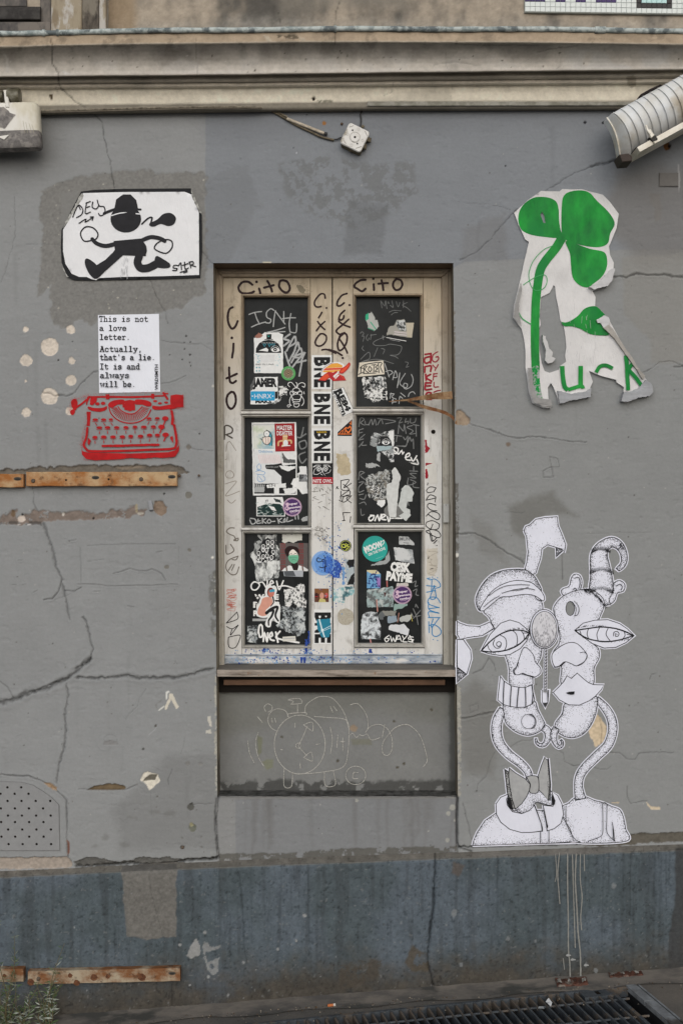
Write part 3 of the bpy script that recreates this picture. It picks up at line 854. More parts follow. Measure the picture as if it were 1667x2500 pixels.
# the window opening itself
def open_x(y): return 521 + (y - 642) * .0077,1106 + (y - 642) * .0085
lx = 521 + (PY - 642) * .0077; rx = 1106 + (PY - 642) * .0085
inn = (PX > lx) & (PX < rx) & (PY > 642) & (PY < 1945)
# snap the sheet to the edges of the opening
near = (PY > 640) & (PY < 1947)
wall.PX = np.where(near & (np.abs(PX - lx) <= 1.01), lx, wall.PX)
wall.PX = np.where(near & (np.abs(PX - rx) <= 1.01), rx, wall.PX)
c = (PX[:-1, :-1] + PX[1:, 1:]) / 2; r_ = (PY[:-1, :-1] + PY[1:, 1:]) / 2
l2 = 521 + (r_ - 642) * .0077; r2 = 1106 + (r_ - 642) * .0085
wall.keep = ~((c > l2) & (c < r2) & (r_ > 642) & (r_ < 1945))
wall_o = wall.build('wall', M_wall, building)

# plain continuation of the front on either side (seen only from a step aside)
def side_sheet(x0, x1, y0, y1, Y, rgb, name, mat, n=12):
    X, Yp = np.meshgrid(np.linspace(x0, x1, n), np.linspace(y0, y1, n))
    f = Field(X, Yp, np.full_like(X, Y)); f.C[:] = nlin(rgb)
    return f.build(name, mat, building)
side_sheet(-2600,-160,236,2300,0.0,(134,134,133), 'wall', M_wall)
side_sheet(1830,4300,236,2140,0.0,(118,118,116), 'wall', M_wall)

# ------------------------------------------------------------------ plinth with its weathered ledge
YP = -0.07
ground_z = lambda X, Yv: 0.0
xs = np.arange(-160,1832,2.5)
rows = []
for t in np.linspace(0,1,9): rows.append(('ledge', t))
for y in np.arange(0,460,2.5): rows.append(('face', y))
PX = np.tile(xs, (len(rows),1)); PY = np.zeros_like(PX); YY = np.zeros_like(PX)
tp = plinth_top(xs)
for i, (kind, t) in enumerate(rows):
    if kind == 'ledge':
        PY[i] = (tp - 17) + 17 * t; YY[i] = 0.012 + (YP + .012 - .012) * t
    else:
        PY[i] = tp + 2 + t; YY[i] = YP if t > 3 else YP + .004
pl = Field(PX, PY, YY)
n1 = fbm(PX, PY, 150,5,41); n2 = fbm(PX, PY, 22,5,42); streak = fbm(PX, PY * .08,12,4,43)
dep = PY - tp
blue = nlin((95,105,114)); teal = nlin((84,94,99)); brown = nlin((78,74,68)); dark = nlin((58,60,62))
kk = sstep(.35,.65, n1)[..., None]
c = blue * (1 - kk) + teal * kk
s_ = sstep(.5,.72, streak)[..., None] * .34
c = c * (1 - s_) + dark * s_
g = sstep(190,330, dep + 120 * (n1 - .5) + 90 * (n2 - .5) - 30 * np.exp(-(PX / 300.) ** 2))[..., None]
c = c * (1 - g) + (brown * (.7 + .5 * n2[..., None])) * g
c *= (0.82 + .36 * n2[..., None])
sp = sstep(.76,.82, fbm(PX, PY, 7,3,44))[..., None] * .5
c = c * (1 - sp) + nlin((128,130,130)) * sp
pl.C[:] = c
led = sstep(5,-2, dep + 6 * (n2 - .5))[..., None]
lc = nlin((138,134,126)) * (.55 + .8 * n2[..., None])
pl.C[:] = pl.C * (1 - led) + lc * led
n4 = fbm(PX, PY, 9,4,46,.7); pl.C[:] *= (.86 + .28 * n4)[..., None]
pit = sstep(.66,.76, fbm(PX, PY, 6,3,47)); pl.C[:] *= (1 - .35 * pit)[..., None]; pl.H -= pit * .002
pl.H += (n4 - .5) * .0025 + (n2 - .5) * .003 + (fbm(PX, PY, 200,3,45) - .5) * .008
B = pl.blob; cr = pl.crack
B([(296,2112),(432,2108),(431,2288),(400,2288),(360,2296),(310,2285),(303,2200)],(116,114,110),.0006,4,16,3,1, grain=.0008)
B(cJ([(850,530),(870,480),(895,450),(912,480),(912,525),(870,542)]),(150,151,150),.0005,3,6,1.5)
B(cJ([(920,490),(930,465),(950,470),(955,490),(1005,485),(1005,495),(960,510),(935,515),(945,560),(1000,540),(995,600),(970,620),(945,590),(925,520)]),(142,144,144),.0005,3,6,1.5,.9, thr=.4, tscale=10)
wall_spots = [(935,423,8),(820,480,6),(1388,346,9),(950,625,8),(340,400,4),(1110,560,6),(1265,500,6),(1350,460,6),(865,665,5),(1040,707,5)]
for x, y, r in wall_spots:
    p = cJ([(x, y)])[0]; pl.disc(p[0], p[1], r / 1.8667,(150,152,152),0,1.5)
for i in range(80):
    x, y = random.uniform(-100,1800), random.uniform(2180,2440)
    pl.disc(x, y, random.uniform(.8,2.0), random.choice([(140,142,142),(120,124,126),(52,52,50)]),0,.5)
for p, rr in [((525,335),17),((1250,210),14),((770,452),12),((555,570),9),((1125,570),10),((1170,595),12),((895,463),8),((488,388),7),((285,378),7)]:
    q = cK([p])[0]; B(ell(q[0], q[1], rr / 2.6, rr / 1.8,10),(132,136,138),0,3,6,2,.7)
B(cK([(300,560),(330,480),(400,520),(410,600),(330,600)]),(88,80,68),0,5,12,6,.8, thr=.42, tscale=20)
B(cK([(0,580),(60,560),(120,540),(200,545),(180,620),(60,680),(0,690)]),(80,74,66),0,5,12,8,.8, thr=.42, tscale=20)
B(cK([(1530,40),(1800,30),(1800,600),(1500,600),(1500,440),(1530,300)]),(66,66,66),0,4,16,6,.8)
B(cK([(520,100),(570,120),(550,170),(510,150)]),(96,88,82),0,4,12,6,.8)
cr(cK([(440,60),(438,130),(432,230),(430,330),(415,420),(405,500),(404,560),(425,640),(435,690)]),3.0,.008,.25,3,9)
cr(cK([(432,230),(428,330),(412,430)]),4.2,.004,.6,3,9)
cr(cJ([(785,660),(782,740),(786,815)]),2.2,.003,.5,2); cr(cJ([(1090,150),(1105,300),(1112,480),(1125,560)]),3.2,.0,.55,3)
cr(cJ([(1040,430),(1060,390),(1105,340)]),1.6,.001,.55,2); cr(cJ([(525,400),(525,540)]),2.6,0,.65,3); cr(cJ([(875,220),(880,330),(872,400)]),2.2,0,.6,3)
cr(cJ([(680,150),(690,250),(745,450)]),1.4,.001,.7,2)
for i in range(26):
    x = random.uniform(500,1660); y0 = float(plinth_top(x))
    cr([(x, y0),(x + random.uniform(-4,4), y0 + random.uniform(50,230))], random.uniform(1.5,3.5),0, random.uniform(.62,.85),2)
pl.build('plinth', M_plinth, building)
side = side_sheet
for (xa, xb) in ((-2600,-160),(1829.5,4300)):
    X, Yp = np.meshgrid(np.linspace(xa, xb, 14), np.linspace(0,1,10))
    Yp2 = plinth_top(np.clip(X, -160,1830)) + Yp * 700
    f = Field(X, Yp2, np.full_like(X, YP)); f.C[:] = nlin((76,84,90)); f.build('plinth', M_plinth, building)

# ------------------------------------------------------------------ cornice, run as one moulded length
prof = [(0.004,273,10,-2),(-.028,268,10,-2),(-.036,262,9,-2),(-.040,252,9,-3),(-.044,248,9,-4),
        (-.046,240,8,-5),(-.048,228,7,-6),(-.052,218,6,-6),(-.058,211,6,-7),(-.074,208.5,6,-7),(-.078,205,6,-7),(-.074,201,6,-7),
        (-.070,199,6,-8),(-.088,196,7,-8),(-.098,191,7,-8),(-.098,186,8,-9),(-.090,183.5,8,-9),
        (-.092,181.5,9,-9),(-.135,179.5,9,-9),(-.138,176,9,-9),(-.136,168,9,-6),(-.139,156,9,-3),(-.146,144,10,0),(-.158,132,10,2),(-.172,121,11,4),(-.188,112,12,6),(-.200,107,12,6),
        (-.202,105,12,6),(-.216,103.5,12,7),(-.218,101,12,7),(-.219,96,12,7),(-.221,88,13,8),(-.223,80,13,8),(-.224,72,13,8)]
pf = []
for (a, b) in zip(prof[:-1], prof[1:]):
    n = max(1, int(abs(a[1] - b[1]) / 2.5))
    for i in range(n): t = i / n; pf.append(tuple(a[j] + (b[j] - a[j]) * t for j in range(4)))
pf.append(prof[-1])
xs = np.concatenate([np.linspace(-2600,-170,30), np.arange(-160,1832,3.0), np.linspace(1840,4300,30)])
PX = np.tile(xs, (len(pf),1)); PY = np.zeros_like(PX); YY = np.zeros_like(PX); PC = np.zeros_like(PX)
for i, (y, py, dl, dr) in enumerate(pf):
    PY[i] = quad3(xs, py + dl, py, py + dr); YY[i] = y; PC[i] = py
PX, PY, YY, PC = PX[::-1], PY[::-1], YY[::-1], PC[::-1]
co = Field(PX.copy(), PY.copy(), YY.copy())
n1 = fbm(PX, PC, 120,5,61); n2 = fbm(PX, PC, 18,5,62); n3 = fbm(PX * .5, PC, 60,4,63)
def cc(rgb): return nlin(rgb)[None, None]
base = cc((214,205,190)) * np.ones(PX.shape + (1,))
cove = (sstep(105,108, PC) * (1 - sstep(177,180, PC)))[..., None]
covec = cc((206,200,191)) * (1 - sstep(.35,.6, n1)[..., None] * (1 - sstep(125,170, PC))[..., None] * .35)  # blotched darker towards the top, part of the cove's shading painted in
base = base * (1 - cove) + covec * cove
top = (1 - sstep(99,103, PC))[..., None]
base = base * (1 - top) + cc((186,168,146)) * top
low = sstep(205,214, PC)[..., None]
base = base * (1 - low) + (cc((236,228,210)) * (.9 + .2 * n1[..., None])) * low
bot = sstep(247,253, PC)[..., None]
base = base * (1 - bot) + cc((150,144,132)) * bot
base = base * (1 - .2 * sstep(.5,.75, n3)[..., None]) * (.84 + .3 * n2[..., None])
dirt = sstep(.56,.68, fbm(PX, PC, 40,6,64,.7))[..., None] * .35 * sstep(150,100, PC)[..., None]
base = base * (1 - dirt) + cc((82,78,70)) * dirt
pale = (sstep(.52,.62, fbm(PX, PC, 90,4,65)) * sstep(125,150, PC) * (1 - sstep(172,180, PC)))[..., None] * .55
base = base * (1 - pale) + cc((206,202,196)) * pale
ptch = (sstep(1360,1400, PX) * sstep(112,124, PC) * (1 - sstep(172,178, PC)) * sstep(.38,.5, fbm(PX, PC, 90,4,66)))[..., None] * .7
base = base * (1 - ptch) + cc((204,202,198)) * ptch
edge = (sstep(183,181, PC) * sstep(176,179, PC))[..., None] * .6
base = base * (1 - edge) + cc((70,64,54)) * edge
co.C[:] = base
co.H += (n2 - .5) * .004 + (fbm(PX, PC, 90,3,67) - .5) * .006 + (fbm(PX, PC, 300,2,68) - .5) * .006
B = co.blob; cr = co.crack
cr(cA([(235,175),(240,230),(238,290),(252,310),(268,330),(268,380),(290,410),(340,460),(390,488)]),2.2,.004,.3,3,9)
cr(cA([(893,150),(892,250),(900,320),(895,360)]),1.4,.001,.65,3); cr(cA([(1528,130),(1528,200)]),1.6,.002,.5,2); cr(cB([(485,240),(490,310)]),1.4,.001,.7,3)
cr(cB([(250,380),(240,420),(200,440)]),1.3,.001,.65,2); cr(cB([(515,390),(508,450)]),1.2,.001,.7,2); cr(cB([(1005,210),(1005,300),(990,315)]),1.5,.002,.6,2)
cr(cB([(900,240),(960,225),(1090,205)]),2.0,.004,.6,2, lip=.002); cr(cB([(560,200),(700,205),(1000,205)]),2.0,.004,.7,3)
cr(cB([(430,300),(520,280),(640,300)]),2.0,.003,.75,4); cr(cA([(260,400),(262,430)]),1.4,.002,.6)
B(cA([(15,235),(40,270),(45,330),(30,330),(28,280)]),(196,192,186),0,2,6,2); B(cA([(285,325),(300,328),(330,342),(300,340)]),(206,204,200),0,1,5,1.5)
B(cA([(1200,160),(1225,165),(1240,190),(1215,185)]),(196,184,164),.001,2,6,2); B(cA([(1360,170),(1390,178),(1392,190),(1370,185)]),(190,178,160),.001,2,6,2)
B(cA([(1250,160),(1350,158),(1370,180),(1270,172)]),(90,82,68),-.002,3,6,3,.8, thr=.45, tscale=9)
for i in range(90):
    x = random.uniform(-100,1800); y = random.uniform(120,176)
    co.disc(x, y, random.uniform(.8,2.2), random.choice([(208,204,198),(96,90,80)]),0,1)
p = cA([(1429,449)])[0]; co.disc(p[0], p[1],4.5,(30,20,18),-.01,.6)
B(cA([(225,430),(240,428),(242,455),(232,455)]),(96,84,66),0,1,5,1.5)
B(cX([(700,80),(900,75),(900,100),(710,110)]),(118,116,100),0,3,6,3,.8, thr=.42, tscale=8)
B(cV([(610,190),(720,160),(775,220),(770,340),(690,385),(620,330)]),(134,122,104),0,1.5,6,2,.6)
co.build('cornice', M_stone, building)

# zinc drip pipe along the cornice edge
M_zinc = mottle((176,184,182),(128,138,138),40,.45,.6,(96,104,106),(1,1,1),.5)
m = MB()
pts = []
for x in list(range(-2600,-160,200)) + list(range(-160,1832,24)) + list(range(1840,4400,200)):
    pts.append(P(x, float(quad3(float(x),82,71,76)) + .8 * math.sin(x * .013) , -.228))
m.tube(pts, [.0092 + .0008 * math.sin(i * 1.7) for i in range(len(pts))], M_zinc, 10)
m.build('drip_pipe', building)
for x in (108,142,1464,818):
    m = MB(); y = float(quad3(float(x),82,71,76)) + .8 * math.sin(x * .013)
    wd = 13 if x == 1464 else 3
    m.tube([P(x - wd, y, -.228), P(x + wd, y, -.228)],.0118, M_zinc, 10); m.build('pipe_joint', building)

# ------------------------------------------------------------------ storey above
xs = np.concatenate([np.linspace(-2600,-170,20), np.arange(-160,1832,4.0), np.linspace(1840,4300,20)])
ys = np.concatenate([np.linspace(-1100,-90,16), np.arange(-80,180,3.0)])
PX, PY = np.meshgrid(xs, ys)
up = Field(PX, PY, np.full_like(PX, .02))
n1 = fbm(PX, PY, 130,5,81); n2 = fbm(PX, PY, 14,5,82,.7); n3 = fbm(PX, PY * .3,60,4,83)
a = cc((168,157,142)); b = cc((94,91,86)); d = cc((166,162,154))
k = sstep(.36,.6, n1 * .6 + n3 * .4)[..., None]
c = a * (1 - k) + b * k
kl = sstep(30,75, PY + 40 * (n1 - .5))[..., None] * .45
c = c * (1 - kl) + d * kl * (.6 + .8 * n2[..., None])
c = c * (.72 + .56 * n2[..., None])
up.C[:] = c; up.H += (n2 - .5) * .004
up.blob([(262,-100),(340,-100),(330,90),(262,90)],(146,126,100),0,10,40,30,.7)
up.blob([(640,-60),(1000,-60),(1000,20),(700,30)],(138,132,122),0,20,60,40,.6)
up.crack(cA([(1550,0),(1530,60),(1525,125)]),2,.003,.4,3); up.crack(cA([(1270,60),(1282,120)]),1.6,.002,.5,2)
up.build('upper_wall', M_stone, building)
M_strip1 = mottle((150,140,122),(176,172,166),26,.5,.58,(128,116,98),(1,1,.4),.85)
M_strip2 = mottle((96,90,82),(62,58,54),40,.42,.6,(120,114,104),(1,1,.4),.85)
M_dark = mottle((70,68,66),(50,48,47),30,.4,.6, None, (1,1,1),.7)
M_mid = mottle((98,94,90),(74,72,72),30,.4,.6,(116,110,104),(1,1,.4),.8)
box('pilaster', 125,-800,200,90,-.03,.1, M_strip1, building, 2)
box('pilaster', 200,-800,242,90,-.022,.1, M_strip2, building, 2)
box('pilaster', 242.5,-800,259,90,-.03,.1, M_strip1, building, 2)
box('window_recess_side', 99,-800,125,60,-.004,.1, M_mid, building, 1)
box('window_recess_side', -400,-800,66,15,.012,.1, M_mid, building, 1)
box('upper_window_sill', -400,15.5,99,47,-.02,.1, M_dark, building, 1.5)
box('upper_window_ledge', -400,53,124,95,-.03,.1, M_mid, building, 1.5)

# ------------------------------------------------------------------ reveals, niche and joinery of the opening
M_rev = wood_mat('brown_painted_wood', (112,96,80),(62,52,44), 'z', .7,.6)
M_revg = mottle((112,106,94),(80,74,66),20,.4,.6,(138,130,116),(1,1,.3))
M_niche = field_mat('niche_render', .85,.18,120,.4)
YF = .118   # face of the window frame
def plane3(name, pts, mat, parent, **kw):
    m = MB(); m.add(pts, [[0,1,2,3]], mat); return m.build(name, parent, **kw)
def edge_pt(x, y, d, back):  # a point on the opening edge carried straight back into the wall
    X, _, Z = P(x, y, 0); return (X, back, Z)
l0, r0 = open_x(642); l1, r1 = open_x(1945)
for nm, pts, mt in (('reveal', [edge_pt(l0,642,0,0), edge_pt(l1,1945,0,0), edge_pt(l1,1945,0,.20), edge_pt(l0,642,0,.20)], M_revg),
                    ('reveal', [edge_pt(r0,642,0,0), edge_pt(r0,642,0,.20), edge_pt(r1,1945,0,.20), edge_pt(r1,1945,0,0)], M_revg),
                    ('reveal', [edge_pt(l0,642,0,0), edge_pt(l0,642,0,.20), edge_pt(r0,642,0,.20), edge_pt(r0,642,0,0)], M_rev)):
    plane3(nm, pts, mt, building)
# niche back and floor
xs = np.arange(500,1150,2.5); ys = np.arange(1640,1946,2.5)
PX, PY = np.meshgrid(xs, ys)
YN = .095
nf = Field(PX, PY, np.full_like(PX, YN))
n1 = fbm(PX, PY, 90,4,91); n2 = fbm(PX, PY, 20,4,92)
nf.C[:] = nlin((126,127,126)) * (.88 + .24 * n1)[..., None]
nf.blob([(500,1640),(1150,1640),(1150,1770),(900,1740),(700,1760),(500,1800)],(108,108,100),0,15,60,60,.5)  # darker upper part: shade under the sill painted into the render colour
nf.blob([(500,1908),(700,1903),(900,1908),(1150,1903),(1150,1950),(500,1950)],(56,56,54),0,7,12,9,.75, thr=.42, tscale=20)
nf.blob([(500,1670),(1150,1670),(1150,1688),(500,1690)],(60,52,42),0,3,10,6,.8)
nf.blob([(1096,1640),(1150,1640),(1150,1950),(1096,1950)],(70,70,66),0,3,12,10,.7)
nf.blob(cI([(870,420),(890,410),(915,435),(900,460),(870,450)]),(146,130,112),-.001,2,6,2)
nf.blob(cI([(340,640),(370,620),(412,625),(410,670),(370,685)]),(122,124,108),0,2,8,3); nf.blob(cI([(870,500),(990,500),(1000,535),(880,535)]),(120,120,108),0,2,8,3,.8)
nf.blob(cI([(310,480),(345,490),(340,580),(320,600)]),(116,118,98),0,2,8,3,.8)
for x, y in [(1130,395),(1355,325),(795,630),(460,490),(1150,670),(1190,648)]:
    q = cI([(x, y)])[0]; nf.disc(q[0], q[1],3.5,(88,84,74),-.002,2)
nf.H += (n2 - .5) * .002
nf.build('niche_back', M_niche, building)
m = MB()
zf = [edge_pt(l1,1945,0,0), edge_pt(r1,1945,0,0)]
m.add([edge_pt(l1,1945,0,.0), edge_pt(r1,1945,0,0), edge_pt(r1,1945,0,.2), edge_pt(l1,1945,0,.2)],[[0,1,2,3]], mottle((92,92,90),(50,50,48),30,.4,.6))
m.build('niche_floor', building)
# ------------------------------------------------------------------ the window: frame, two casements, six dark panes
YS, YPN = .125,.150
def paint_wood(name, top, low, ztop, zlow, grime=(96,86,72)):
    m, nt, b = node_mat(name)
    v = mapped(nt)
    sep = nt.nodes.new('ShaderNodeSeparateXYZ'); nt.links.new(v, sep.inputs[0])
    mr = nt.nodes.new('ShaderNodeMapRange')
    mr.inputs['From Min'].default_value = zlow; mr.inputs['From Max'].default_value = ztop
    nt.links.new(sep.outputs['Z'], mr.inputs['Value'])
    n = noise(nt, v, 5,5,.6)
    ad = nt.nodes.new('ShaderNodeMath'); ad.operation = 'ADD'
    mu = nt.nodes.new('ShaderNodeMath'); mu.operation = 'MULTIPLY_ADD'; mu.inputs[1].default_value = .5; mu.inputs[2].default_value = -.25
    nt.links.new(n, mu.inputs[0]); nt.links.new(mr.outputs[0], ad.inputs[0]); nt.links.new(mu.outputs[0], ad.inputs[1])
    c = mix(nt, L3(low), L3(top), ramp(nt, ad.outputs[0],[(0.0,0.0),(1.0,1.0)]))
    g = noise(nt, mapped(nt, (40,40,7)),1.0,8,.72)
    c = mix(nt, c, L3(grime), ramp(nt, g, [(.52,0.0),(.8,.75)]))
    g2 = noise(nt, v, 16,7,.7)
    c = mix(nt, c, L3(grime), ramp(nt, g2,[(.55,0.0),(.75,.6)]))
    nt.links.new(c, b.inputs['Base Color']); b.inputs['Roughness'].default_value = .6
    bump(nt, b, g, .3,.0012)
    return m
Z = lambda py: CAMZ + (CY - py) * K
# paint yellowed towards the window head, part of its shade painted in; pale below
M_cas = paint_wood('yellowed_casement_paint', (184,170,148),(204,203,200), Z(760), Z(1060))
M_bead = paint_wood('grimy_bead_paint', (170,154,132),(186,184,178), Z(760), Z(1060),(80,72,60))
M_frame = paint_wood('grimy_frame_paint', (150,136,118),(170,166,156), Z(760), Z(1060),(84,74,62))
M_drip = mottle((176,182,188),(120,130,142),14,.42,.62,(206,204,200),(1,1,3),.6)
m, nt, b = node_mat('blackboard_paint')
v = mapped(nt); n = noise(nt, v, 6,6,.65)
nt.links.new(mix(nt, L3((20,23,24)), L3((40,42,43)), ramp(nt, n, [(.4,0),(.75,1)])), b.inputs['Base Color'])
b.inputs['Roughness'].default_value = .35; b.inputs['Specular IOR Level'].default_value = .1; bump(nt, b, noise(nt, v, 40,3),.12,.002)
M_pane = m
M_gapdark = ink((26,22,19),.9)  # near-black: the darkness of gaps and holes put into the colour

mf = MB()
def sk(y): return (y - 660) * .0045
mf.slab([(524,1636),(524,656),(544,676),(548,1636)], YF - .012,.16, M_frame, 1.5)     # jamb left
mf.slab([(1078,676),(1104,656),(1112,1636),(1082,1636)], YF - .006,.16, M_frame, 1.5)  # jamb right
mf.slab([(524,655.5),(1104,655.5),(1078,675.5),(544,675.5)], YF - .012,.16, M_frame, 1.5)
window = mf.build('window', building, label='two-leaf window with yellowed cream casements and six dark painted panes')
mo = MB()
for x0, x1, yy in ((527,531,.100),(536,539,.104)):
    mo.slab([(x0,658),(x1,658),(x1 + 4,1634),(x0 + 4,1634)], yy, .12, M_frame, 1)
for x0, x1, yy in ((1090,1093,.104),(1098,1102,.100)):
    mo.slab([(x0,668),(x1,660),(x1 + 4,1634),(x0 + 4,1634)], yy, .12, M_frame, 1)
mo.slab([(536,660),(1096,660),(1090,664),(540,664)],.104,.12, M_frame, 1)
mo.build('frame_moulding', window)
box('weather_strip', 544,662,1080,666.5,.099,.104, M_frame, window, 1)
plane3('gap_backing', [P(520,650,.165), P(1116,650,.165), P(1116,1650,.165), P(520,1650,.165)], M_gapdark, window)

cas = {
 'left': dict(outer=[(544.5,677),(809.8,677),(810.8,1622),(548.5,1622)],
    panes=[((590,718,757,1003),(597,727,751,999)),((590,1013,758,1287),(597.5,1020,752,1283)),((591,1297,759.5,1582),(598.5,1303,754,1574))]),
 'right': dict(outer=[(812.5,677),(1077,677),(1080,1622),(813.5,1622)],
    panes=[((862,718,1032,997),(869.5,725,1024,993)),((863,1007,1033.5,1281),(871,1015,1026,1277)),((865,1291,1036,1581),(873.5,1299,1028,1569.5))])}
def ring(m, o, i, yo, yi, mat):
    """mitred bead between outer rectangle o and inner rectangle i"""
    st = [(0, yo),(.12, yo - .007),(.34, yo - .009),(.5, yo - .001),(.62, yo + .002),(.72, yo - .001),(.84, yo + .008),(1, yi)]
    loops = []
    for t, y in st:
        r = [o[j] + (i[j] - o[j]) * t for j in range(4)]
        loops.append([P(r[0], r[1], y), P(r[2], r[1], y), P(r[2], r[3], y), P(r[0], r[3], y)])
    V = [p for l in loops for p in l]; F = []
    for a in range(len(st) - 1):
        for k in range(4):
            k2 = (k + 1) % 4
            F.append([a * 4 + k, (a + 1) * 4 + k, (a + 1) * 4 + k2, a * 4 + k2])
    m.add(V, F, mat)
for side_, c in cas.items():
    (xa, ya),(xb, _),(xc, yb),(xd, _) = c['outer']
    px_l = c['panes'][0][0][0]; px_r = c['panes'][0][0][2]
    m = MB()
    bl, br = c['panes'][2][0][0], c['panes'][2][0][2]
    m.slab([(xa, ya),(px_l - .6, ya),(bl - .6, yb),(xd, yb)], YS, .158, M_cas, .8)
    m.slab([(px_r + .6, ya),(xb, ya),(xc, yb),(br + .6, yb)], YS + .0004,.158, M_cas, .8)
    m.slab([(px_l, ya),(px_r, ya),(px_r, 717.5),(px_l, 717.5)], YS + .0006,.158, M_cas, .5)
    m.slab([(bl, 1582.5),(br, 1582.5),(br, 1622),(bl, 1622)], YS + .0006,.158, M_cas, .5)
    co_ = m.build('casement', window)
    for k in range(2):
        o0, o1 = c['panes'][k][0], c['panes'][k + 1][0]
        m = MB()
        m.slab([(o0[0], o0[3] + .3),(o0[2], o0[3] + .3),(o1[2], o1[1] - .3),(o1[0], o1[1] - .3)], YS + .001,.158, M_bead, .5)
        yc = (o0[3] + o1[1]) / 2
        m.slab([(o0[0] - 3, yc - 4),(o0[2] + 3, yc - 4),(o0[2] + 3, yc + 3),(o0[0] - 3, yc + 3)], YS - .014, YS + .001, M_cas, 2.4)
        m.build('glazing_bar', window)
    for o, i in c['panes']:
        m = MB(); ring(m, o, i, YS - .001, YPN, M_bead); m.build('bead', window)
        m = MB(); m.slab([(i[0] - 3, i[1] - 3),(i[2] + 3, i[1] - 3),(i[2] + 3, i[3] + 3),(i[0] - 3, i[3] + 3)], YPN, .156, M_pane, .1); m.build('pane', window)
    m = MB()
    m.slab([(xd + 1,1597),(xc - 1,1597),(xc - 1,1600),(xd + 1,1600)], YS - .004, YS, M_drip, .8)
    m.slab([(xd - 1,1602),(xc - .5,1602),(xc - .5,1622),(xd - 1,1622)], YS - .02, YS, M_drip, 4)
    m.build('drip_rail', window)
# sill: weathered board, dark gap, brown strip
M_sill = wood_mat('weathered_sill_wood', (158,148,138),(74,66,58), 'x', .85,.95,(120,84,56))
M_silltop = wood_mat('sill_top_wood', (120,116,110),(84,80,74), 'x', .8,.8)
M_brown = wood_mat('old_brown_board', (104,80,64),(58,44,34), 'x', .8,.7)
m = MB()
a0, a1 = P(530,1634,.004), P(1112,1634,.004)
zt = P(530,1634,.004)[2]; zb = P(530,1652,.004)[2]
X0, X1 = a0[0], a1[0]
V = [(X0,.004, zt - .002),(X1,.004, zt - .002),(X1,.13, zt + .004),(X0,.13, zt + .004),(X0,.004, zb),(X1,.004, zb),(X1,.13, zb),(X0,.13, zb)]
m.add(V, [[0,1,2,3]], M_silltop); m.add(V, [[4,5,1,0],[4,7,6,5],[0,3,7,4],[1,5,6,2]], M_sill)
m.build('window_sill', window)
m = MB()
m.slab([(546,1660),(1086,1660),(1086,1673),(546,1673)],.045,.095, M_brown, 1.2)
m.build('sill_board', window)
plane3('sill_backing', [P(524,1652,.07), P(1118,1652,.07), P(1118,1690,.07), P(524,1690,.07)], M_gapdark, window)  # near-black sheet standing in for the shade below the sill

# fixings on the window
M_rust = rust_mat('rust', (150,126,96),(110,72,46),(58,38,28),.4,.6,26)
m = MB()
def strap(m, pts, ys, ws, mat, th=.003):
    """flat iron strip following photo points at the given depths"""
    V = []
    n = len(pts)
    for i in range(n):
        a = pts[max(i - 1,0)]; b = pts[min(i + 1, n - 1)]
        dx, dy = b[0] - a[0], b[1] - a[1]; L = math.hypot(dx, dy)
        nx, ny = -dy / L, dx / L; w_ = ws[i] / 2
        for sx, yo in ((1,0),(-1,0),(-1, th),(1, th)):
            V.append(P(pts[i][0] + nx * w_ * sx, pts[i][1] + ny * w_ * sx, ys[i] + yo))
    F = []
    for i in range(n - 1):
        for k in range(4):
            k2 = (k + 1) % 4; F.append([i * 4 + k, i * 4 + k2, i * 4 + 4 + k2, i * 4 + 4 + k])
    F += [[0,1,2,3],[4 * n - 1,4 * n - 2,4 * n - 3,4 * n - 4]]
    m.add(V, F, mat)
strap(m, cO([(1400,1542),(1300,1550),(1200,1556),(1100,1568),(1000,1582),(900,1598),(780,1606),(690,1616)]),[.01,.015,.03,.045,.06,.08,.10,.118],[19,18,15,12,8,5,3,2.2], M_rust)
m.build('rusty_strap', window, label='rusty iron strap bent out from the right reveal')
m = MB()
strap(m, cO([(900,1612),(980,1635),(1060,1668),(1150,1694),(1240,1715),(1320,1742),(1380,1775),(1425,1815),(1440,1850),(1440,1880)]),[.10,.09,.075,.06,.045,.03,.02,.01,.004,.003],[3,6,8,9,8,8,7,7,6,5], M_rust)
m.build('rusty_strap', window, label='thinner rusty iron strap running down to the broken plaster')
box('hinge_plate', 1081.5,1230,1096,1276,.095,.105, ink((176,176,172),.5), window, 1)
m = MB(); m.ball(P(1088,1233,.095),.0016, ink((70,70,68)),.6); m.build('screw', window)
m = MB()
p = cR([(1186,250)])[0]; m.ball(P(p[0], p[1], YS),.0085, M_gapdark, .15); m.build('knot_hole', window)
for q in [(cN([(865,1826)])[0]),(cO([(700,1692)])[0])]:
    m = MB(); m.ball(P(q[0], q[1], YS - .002),.0035, ink((150,140,126)),.5); m.build('screw', window)

